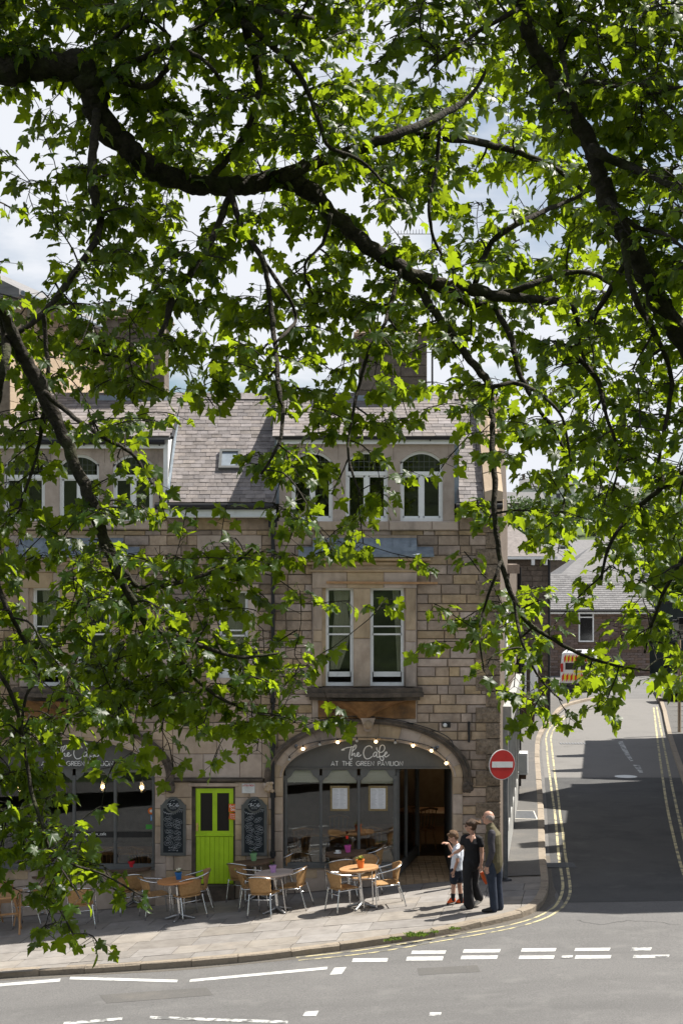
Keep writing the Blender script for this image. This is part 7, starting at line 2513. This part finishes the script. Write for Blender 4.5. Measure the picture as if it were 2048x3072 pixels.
# brown bin
p = GP(1580, 2168)
t = empty('wheelie_bin', p, 'brown wheelie bin standing on the pavement behind the cafe flank', 'bin')
def loc(mb, n, m, par=t):
    return link(n, mb.mesh(n, m), par)
brn = plain('brown plastic', (.055,.028,.018), .5)
loc(MB().add([(-.24,-.26,.06),(.24,-.26,.06),(.24,.24,.06),(-.24,.24,.06),(-.29,-.31,.92),(.29,-.31,.92),(.29,.3,.92),(-.29,.3,.92)], [(3,2,1,0),(4,5,6,7),(0,1,5,4),(1,2,6,5),(2,3,7,6),(3,0,4,7)]), 'body', brn)
loc(MB().add([(-.30,-.34,.92),(.30,-.34,.92),(.30,.32,.92),(-.30,.32,.92),(-.26,-.28,.99),(.26,-.28,.99),(.26,.30,1.02),(-.26,.30,1.02)], [(3,2,1,0),(4,5,6,7),(0,1,5,4),(1,2,6,5),(2,3,7,6),(3,0,4,7)]), 'lid', brn)
for s_ in (-1,1): loc(MB().cyl((s_*.24,.26,.1),(s_*.28,.26,.1),.1), 'wheel', M['tyre'])
loc(MB().cyl((-.22,.36,.95),(.22,.36,.95),.015), 'handle', brn)
# red reflector post, cabinet, hanging basket on the flank
p = GP(1617, 2120)
t = empty('marker_post', p, 'thin post with orange-red discs by the far corner of the street', 'post')
loc(MB().cyl((0,0,0),(0,0,2.0),.035), 'shaft', M['pole'], t)
for z in (.95,1.32,1.75): loc(MB().lathe([(.001,0),(.10,0),(.10,.03)], (0,-.06,z), 14, 'y'), 'disc', M['orange_sign'], t)
c = flank(11.6, .95, .2)
t = empty('utility_cabinet', flank(11.6, .66, .2), 'white box cabinet on the cafe flank behind the no entry sign', 'cabinet')
MB().obox(c, dw, nw, (0,0,1), .3, .14, .28).build('body', M['white'], t)
MB().obox(c-dw*.31, dw, nw, (0,0,1), .008, .11, .22).build('door', M['sign_white'], t)
MB().obox(c+Vector((0,0,-.34)), dw, nw, (0,0,1), .25, .10, .06).build('plinth', M['wood_dark'], t)
c = flank(10.6, 2.72, .42)
t = empty('hanging_basket', c, 'dark hanging basket on a bracket over the cafe flank', 'basket')
MB().lathe([(.02,-.16),(.12,-.13),(.20,-.02),(.21,.02),(.18,.02)], tuple(c), 16).build('bowl', M['wood_dark'], t)
m2 = MB()
for q_ in range(3):
    a = q_*2.09; m2.cyl((c.x+.2*math.cos(a), c.y+.2*math.sin(a), c.z+.02), (c.x, c.y, c.z+.45), .006, None, 4)
m2.cyl((c.x, c.y, c.z+.45), (c.x-.45, c.y, c.z+.5), .012, None, 6)
m2.build('chains', M['black'], t)
m2 = MB(); rr = random.Random(4)
for e in range(110):
    a = rr.uniform(0,6.28); r0 = rr.uniform(0,.24)
    q_ = Vector((c.x+r0*math.cos(a), c.y+r0*math.sin(a), c.z+.02+rr.uniform(-.06,.12))); u = Vector((rr.uniform(-1,1),rr.uniform(-1,1),rr.uniform(-.3,1))).normalized(); v = u.orthogonal().normalized()
    m2.add([q_, q_+u*.03+v*.02, q_+u*.07, q_+u*.03-v*.02], [(0,1,2,3)])
tag(m2.build('plant', M['leaf_fresh'], t), kind='stuff')

# red-brown hall across the end of the street
t = empty('brick_hall', (14, 90, 0), 'red-brown brick hall with slate roof and one tall window at the street end', 'building')
hb = MB().box(11.25, 16.62, 90.05, 99, -.2, 3.62); 
m2 = hb; hw = m2.build('wall', M['mortar'], t)
m2 = MB(); z = -.1; k2 = 0
while z < 3.55:
    x = 11.25-(k2 % 2)*.2
    while x < 16.62:
        b_ = min(x+.42, 16.62); a_ = max(x, 11.25)
        if not (12.75 < (a_+b_)/2 < 13.65 and 1.85 < z < 3.6): m2.bbox(a_+.006, b_-.006, 90.0+random.uniform(0,.01), 90.06, z+.006, z+.13, .005)
        x += .43
    z += .14; k2 += 1
tag(m2.build('brickwork', M['brick'], t), kind='stuff')
w_ = MB()
for a, b, c_, d_ in ((12.78,12.85,1.88,3.52),(13.53,13.6,1.88,3.52),(12.85,13.53,3.44,3.52),(12.85,13.53,1.88,1.95),(12.85,13.53,3.18,3.24)): w_.box(a, b, 89.95, 90.05, c_, d_)
w_ = w_.build('window', M['white'], t); MB().box(12.85, 13.53, 89.99, 89.995, 1.95, 3.44).build('pane', M['car_glass'], w_)
m2 = MB(); m2.add([(11.15,89.6,3.62),(16.8,89.6,3.62),(16.8,92.6,5.45),(11.15,92.6,5.45),(11.15,89.6,3.54),(16.8,89.6,3.54),(16.8,92.6,3.54),(11.15,92.6,3.54)], [(0,1,2,3),(4,5,1,0),(5,6,2,1),(7,4,0,3),(6,7,3,2),(7,6,5,4)])
rf_ = m2.build('roof', M['slate_far'], t)
tl = MB(); d_ = Vector((0,3.0,1.83)).normalized(); nn = Vector((0,-d_.z,d_.y)); tt = 0; k2 = 0
while tt < 3.5:
    x = 11.15-(k2 % 2)*.15
    while x < 16.8:
        a_, b_ = max(x,11.15)+.004, min(x+.3,16.8)-.004
        q_ = Vector((0,89.57,3.63))+d_*tt
        if b_-a_ > .03: tl.add([Vector((a_,q_.y,q_.z))+nn*.03, Vector((b_,q_.y,q_.z))+nn*.03, Vector((b_,q_.y,q_.z))+d_*.24+nn*.01, Vector((a_,q_.y,q_.z))+d_*.24+nn*.01, Vector((a_,q_.y,q_.z)), Vector((b_,q_.y,q_.z))], [(0,1,2,3),(4,5,1,0)])
        x += .3
    tt += .2; k2 += 1
tag(tl.build('slating', M['slate_far'], rf_), kind='stuff')
m2 = MB(); hip(m2, 11.9, 17.4, 92.4, 98, 5.3, 7.05, 2.3); m2.build('upper_roof', M['slate_far'], t)
MB().cyl((11.1,89.55,3.56),(16.85,89.55,3.56),.06).build('gutter', M['black'], t)
MB().box(11.2,16.7,89.65,90.0,3.40,3.54).build('fascia', M['white'], t)
t = empty('dark_warehouse', (14, 104, 0), 'long dark walled shed behind the brick hall roof', 'building')
MB().box(11.0, 20.0, 104, 110, -.2, 6.3).build('wall', M['dark_stone'], t)
MB().add([(10.8,103.8,6.3),(20.2,103.8,6.3),(20.2,107,7.0),(10.8,107,7.0),(10.8,110.2,6.3),(20.2,110.2,6.3)], [(0,1,2,3),(3,2,5,4),(0,3,4),(1,5,2)]).build('roof', M['slate_far'], t)
t = empty('dark_yard_gates', (18.2, 92, 0), 'dark green-black yard gates at the right end of the street', 'gate')
for q_ in range(8):
    MB().box(16.75+q_*.42, 16.75+q_*.42+.41, 92.0, 92.06, -.1, 4.05).build('plank', M['gate_dark'] if 'gate_dark' in M else plain('dark gate', (.012,.020,.018), .7), t)
MB().box(16.7, 20.2, 91.95, 92.0, 3.9, 4.0).build('rail', M['black'], t); MB().box(16.7, 20.2, 91.95, 92.0, 1.55, 1.65).build('rail', M['black'], t)

# ---------------------------------------------------------------- vehicles
def vehicle_wheel(t, x, y, r_, w, face):
    wh = link('wheel', MB().lathe([(r_*.55,-w/2),(r_*.95,-w/2),(r_,-w/2+.02),(r_,w/2-.02),(r_*.95,w/2),(r_*.55,w/2)], (x,y,r_), 24, 'y').mesh('wheel', M['tyre'], smooth='auto'), t)
    m2 = MB().lathe([(.001,0),(r_*.14,0),(r_*.2,.01*face)], (x, y+face*w/2*.8, r_), 16, 'y')
    for q_ in range(5):
        a = q_*2*math.pi/5+.3
        m2.obox((x+r_*.36*math.cos(a), y+face*w/2*.85, r_+r_*.36*math.sin(a)), (math.cos(a),0,math.sin(a)), (0,1,0), (-math.sin(a),0,math.cos(a)), r_*.28, .012, r_*.075)
    m2.lathe([(r_*.56,-.01),(r_*.66,-.01),(r_*.66,.01),(r_*.56,.01)], (x, y+face*w/2*.9, r_), 24, 'y')
    link('rim', m2.mesh('rim', M['rim']), wh)
    link('brake_disc', MB().lathe([(.001,0),(r_*.55,0),(r_*.55,.01)], (x, y+face*w/2*.3, r_), 18, 'y').mesh('brake_disc', M['black']), wh)
def body_loft(stations, n=9):
    """stations along x: (x, half width, z bottom, z shoulder, half width top, z top)"""
    vs_ = []; fs = []
    for x, w, zb, zs, wt, zt in stations:
        ring = [(-w*.94,zb),(-w,zb+.12),(-w,zs),(-wt-.02,zt-.07),(-wt+.08,zt),(wt-.08,zt),(wt+.02,zt-.07),(w,zs),(w,zb+.12),(w*.94,zb)]
        vs_ += [(x, a, b) for a, b in ring]
    m = 10
    for i in range(len(stations)-1):
        for k in range(m):
            l = (k+1) % m
            fs.append((i*m+k, i*m+l, (i+1)*m+l, (i+1)*m+k))
    fs += [list(range(m-1,-1,-1)), list(range((len(stations)-1)*m, len(stations)*m))]
    return MB().add(vs_, fs)
# van: local x = forward; its tail faces us
pv = GP(1742, 2066, -.12)
van = empty('service_van', pv, 'white service van with red and yellow chevrons on its tail', 'van')
van.rotation_euler = (0,0,R(79))
def V(mb, n, m, par=van, **k): return link(n, mb.mesh(n, m, **k), par)
V(body_loft([(-2.15,.84,.38,1.0,.74,1.78),(-2.1,.88,.32,1.05,.78,1.86),(-1.0,.90,.30,1.05,.80,1.90),(.55,.90,.30,1.05,.78,1.88),(1.05,.90,.30,1.02,.66,1.62),(1.35,.89,.30,1.0,.80,1.12),(2.0,.86,.32,.82,.74,.95),(2.2,.76,.36,.66,.66,.74)]), 'body', M['van_white'], smooth='auto')
for s_ in (-1,1):
    for x in (-1.35, 1.45): vehicle_wheel(van, x, s_*.82, .32, .2, s_)
for i, (zb, zt, hw_) in enumerate(((1.42,1.74,.70),(.52,.86,.80))):
    n = 8
    for q_ in range(n):
        for s_ in (-1,1):
            a = hw_*q_/n; b = hw_*(q_+1)/n; dz = .16
            y0, y1 = s_*a, s_*b
            poly = [(y0, zb+dz-dz*1.6*q_/n*.0), (y1, zb+dz*.0)]
            m2 = MB().add([(-2.17,y0,zb+.10),(-2.17,y1,zb-.04),(-2.17,y1,zt-.10),(-2.17,y0,zt+.04),(-2.12,y0,zb+.10),(-2.12,y1,zb-.04),(-2.12,y1,zt-.10),(-2.12,y0,zt+.04)], [(0,1,2,3),(7,6,5,4),(0,4,5,1),(1,5,6,2),(2,6,7,3),(3,7,4,0)])
            V(m2, 'chevron', M['red_hi'] if q_ % 2 else M['yellow_hi'])
for s_ in (-1,1): V(MB().box(-2.2,-2.12,s_*.80-.06,s_*.80+.06,.95,1.35), 'tail_light', M['red'])
V(MB().box(-2.18,-2.14,-.25,.25,.92,1.03), 'number_plate', M['yellow_hi'])
V(MB().box(-2.2,-2.1,-.84,.84,.30,.42), 'bumper', M['black'])
for s_ in (-1,1): V(MB().box(-2.165,-2.13,s_*.36-.28,s_*.36+.28,1.06,1.38), 'rear_window', M['car_glass'])
for s_ in (-1,1): V(MB().box(-1.9,1.0,s_*.55-.02,s_*.55+.02,1.92,1.95), 'roof_rail', M['black'])
V(MB().box(-1.95,-1.75,-.12,.12,1.88,1.98), 'beacon', M['black'])
V(MB().add([(1.0,-.62,1.58),(1.0,.62,1.58),(1.37,.74,1.13),(1.37,-.74,1.13)], [(0,1,2,3)]), 'windscreen', M['car_glass'])
# the white car nosing in at the right edge
pc = GP(1976, 2112, -.12)
car = empty('parked_car', Vector((pc.x+1.95, pc.y+.75, pc.z)), 'white parked car half cut off by the right edge', 'car')
car.rotation_euler = (0,0,R(180))
def C_(mb, n, m, par=car, **k): return link(n, mb.mesh(n, m, **k), par)
C_(body_loft([(-2.0,.70,.40,.70,.60,.86),(-1.9,.80,.32,.80,.62,1.12),(-1.2,.86,.26,.86,.60,1.42),(-.2,.87,.24,.88,.60,1.46),(.45,.87,.24,.88,.58,1.30),(.95,.86,.24,.86,.70,.96),(1.6,.82,.26,.72,.68,.82),(1.9,.74,.32,.60,.60,.68),(2.0,.60,.38,.54,.50,.58)]), 'body', M['van_white'], smooth='auto')
for s_ in (-1,1):
    for x in (-1.25, 1.22): vehicle_wheel(car, x, s_*.80, .33, .2, s_)
    C_(MB().add([(.85,s_*.80,.92),(.35,s_*.66,1.25),(-.9,s_*.67,1.33),(-1.4,s_*.80,.95)], [(0,1,2,3)] if s_ > 0 else [(3,2,1,0)]), 'side_window', M['car_glass'])
    C_(MB().ball((1.85,s_*.55,.62), .12, 10, 8, (.7,1.3,.6)), 'headlight', M['sign_white'])
    C_(MB().ball((.7,s_*.95,.95), .09, 8, 6, (.7,1,.8)), 'mirror', M['van_white'])
C_(MB().add([(.97,-.70,.97),(.97,.70,.97),(.48,.60,1.30),(.48,-.60,1.30)], [(0,1,2,3)]), 'windscreen', M['car_glass'])
C_(MB().box(1.93,2.01,-.35,.35,.36,.46), 'grille', M['black'])

# ---------------------------------------------------------------- houses and trees on the far hillside
def house(x, y, w, d_, h, rh, label, wallm, rz=0, gabled=False, roofm='slate_far', nwin=3):
    z0 = hill_z(x, y)-.3
    t = empty('far_house', (x, y, z0), label, 'house', 'houses on the far hillside')
    t.rotation_euler = (0,0,rz)
    def H(mb, n, m, par=t): return link(n, mb.mesh(n, m), par)
    H(MB().box(-w/2,w/2,-d_/2,d_/2,-3,h), 'wall', M[wallm])
    o = H(MB().add([(-w/2-.3,-d_/2-.4,h-.1),(w/2+.3,-d_/2-.4,h-.1),(w/2+.3,d_/2+.4,h-.1),(-w/2-.3,d_/2+.4,h-.1),(-w/2-.3,0,h+rh),(w/2+.3,0,h+rh)], [(0,1,5,4),(2,3,4,5),(3,0,4),(1,2,5),(3,2,1,0)]), 'roof', M[roofm])
    H(MB().box(-w/2+.3,-w/2+1.0,-.3,.3,h+rh-.6,h+rh+1.1), 'chimney', M['dark_stone'], o)
    if gabled:
        for q_ in range(2):
            cx = -w/4+q_*w/2
            H(MB().prism([(cx-w*.17,h-.2),(cx+w*.17,h-.2),(cx,h+rh*.85)], -d_/2-.05, 0), 'gable', M[wallm])
            H(MB().add([(cx-w*.2,-d_/2-.3,h-.4),(cx,-d_/2-.3,h+rh*.95),(cx+w*.2,-d_/2-.3,h-.4),(cx-w*.2,0,h-.4),(cx,0,h+rh*.95),(cx+w*.2,0,h-.4)], [(0,1,4,3),(1,2,5,4)]), 'gable_roof', M[roofm])
            f_ = H(MB().box(cx-.9,cx+.9,-d_/2-.13,-d_/2-.05,h-.3,h+.9), 'window', M['white'])
            for s_ in (-1,1): H(MB().box(cx+s_*.45-.36,cx+s_*.45+.36,-d_/2-.15,-d_/2-.131,h-.2,h+.8), 'pane', M['car_glass'], f_)
    for fl in range(int(h/2.6)):
        for q_ in range(nwin):
            cx = -w/2+w*(q_+.5)/nwin; zz = h-1.9-fl*2.7
            if gabled and fl == 0: zz -= .6
            f_ = H(MB().box(cx-.6,cx+.6,-d_/2-.08,-d_/2+.02,zz-.7,zz+.7), 'window', M['white'])
            H(MB().box(cx-.5,cx+.5,-d_/2-.1,-d_/2-.081,zz-.6,zz+.6), 'pane', M['car_glass'], f_)
def HX(px_, D): return (px_-1024)*D/F
house(HX(1735,240), 240, 9.4, 7, 5.3, 1.75, 'dark stone pair of houses with twin gables above the shed roof', 'dark_stone', 0, True, nwin=4)
house(HX(1880,250), 250, 9, 7, 5.0, 2.0, 'dark stone house right of the twin gabled pair', 'dark_stone', .1, True, nwin=3)
house(HX(1640,380), 380, 12, 8, 8.0, 2.2, 'white three-storey block high on the far hillside', 'render', -.1, nwin=5)
house(HX(1725,395), 395, 9, 8, 6.5, 2.4, 'white house right of the three-storey block on the hillside', 'render', .15)
house(HX(1560,360), 360, 9, 8, 6, 2.4, 'grey stone house left of the white block on the hillside', 'dark_stone', .1)
house(HX(1810,400), 400, 11, 8, 6, 2.4, 'cream house in the middle of the far hillside', 'cream', -.1)
house(HX(1900,420), 420, 10, 8, 6, 2.4, 'stone house right of the cream one on the hillside', 'sunny_stone', .2)
house(HX(1990,390), 390, 10, 8, 6, 2.4, 'white house at the right end of the far hillside', 'render', -.2)
house(HX(1680,470), 470, 10, 8, 6, 2.4, 'stone house near the crest of the far hill', 'sunny_stone', .1)
house(HX(1850,490), 490, 12, 8, 6, 2.4, 'pale house near the crest of the far hill', 'cream', 0)
house(HX(1960,480), 480, 10, 8, 6, 2.4, 'grey house near the right of the hill crest', 'dark_stone', 0)
def far_tree(x, y, h, r_, label, seed, mat='far_leaf', z0=None):
    rr = random.Random(seed)
    z0 = hill_z(x, y)-.2 if z0 is None else z0
    t = empty('far_tree', (x, y, z0), label, 'tree', 'trees beyond the street')
    link('trunk', MB().tube([(0,0,-.5),(.1,0,h*.4),(0,.1,h*.75)], [.05*h,.035*h,.015*h], 7).mesh('trunk', M['bark']), t)
    m2 = MB()
    cl = [(rr.gauss(0,.45)*r_, rr.gauss(0,.45)*r_, h*(.35+.6*rr.random()), r_*rr.uniform(.25,.5)) for _ in range(16)]
    for cx, cy, cz, cr in cl:
        for e in range(70):
            v = Vector((rr.gauss(0,1), rr.gauss(0,1), rr.gauss(0,1))).normalized()*cr*rr.uniform(.75,1.1)
            p_ = Vector((cx,cy,cz))+v; u = Vector((rr.gauss(0,1), rr.gauss(0,1), rr.gauss(0,1))).normalized(); w = u.orthogonal().normalized(); s_ = r_*rr.uniform(.06,.12)
            m2.add([p_-u*s_, p_+w*s_*.7, p_+u*s_, p_-w*s_*.7], [(0,1,2,3)])
    link('crown', m2.mesh('crown', M[mat]), t)
names = ['round tree left of the twin gabled houses','tree between the dark house and the white block','broad tree in front of the white houses','tree below the cream hillside house','tree above the twin gabled roofs','bushy tree right of the cream house','tall tree at the right of the hillside','tree by the hill crest above the white block','tree on the crest at the middle of the hill','tree on the crest towards the right','tree at the far right of the hill crest','low tree left of the white block']
for i, (px_, D, h, r_) in enumerate(((1610,255,7,3.6),(1600,330,8,4),(1690,340,8,4),(1780,340,9,4.5),(1830,300,8,4),(1870,350,9,4.5),(1960,330,10,5),(1600,450,9,5),(1750,520,10,6),(1900,540,10,6),(2020,520,11,6),(1560,300,8,4))):
    far_tree(HX(px_, D), D, h, r_, names[i], 50+i)
far_tree(HX(1985,97), 97, 7.5, 2.6, 'dark evergreen over the yard gates', 91, 'leaf', -.2)
far_tree(HX(2060,95), 95, 9, 3.0, 'taller dark tree behind the hanging sign', 92, 'leaf', -.2)
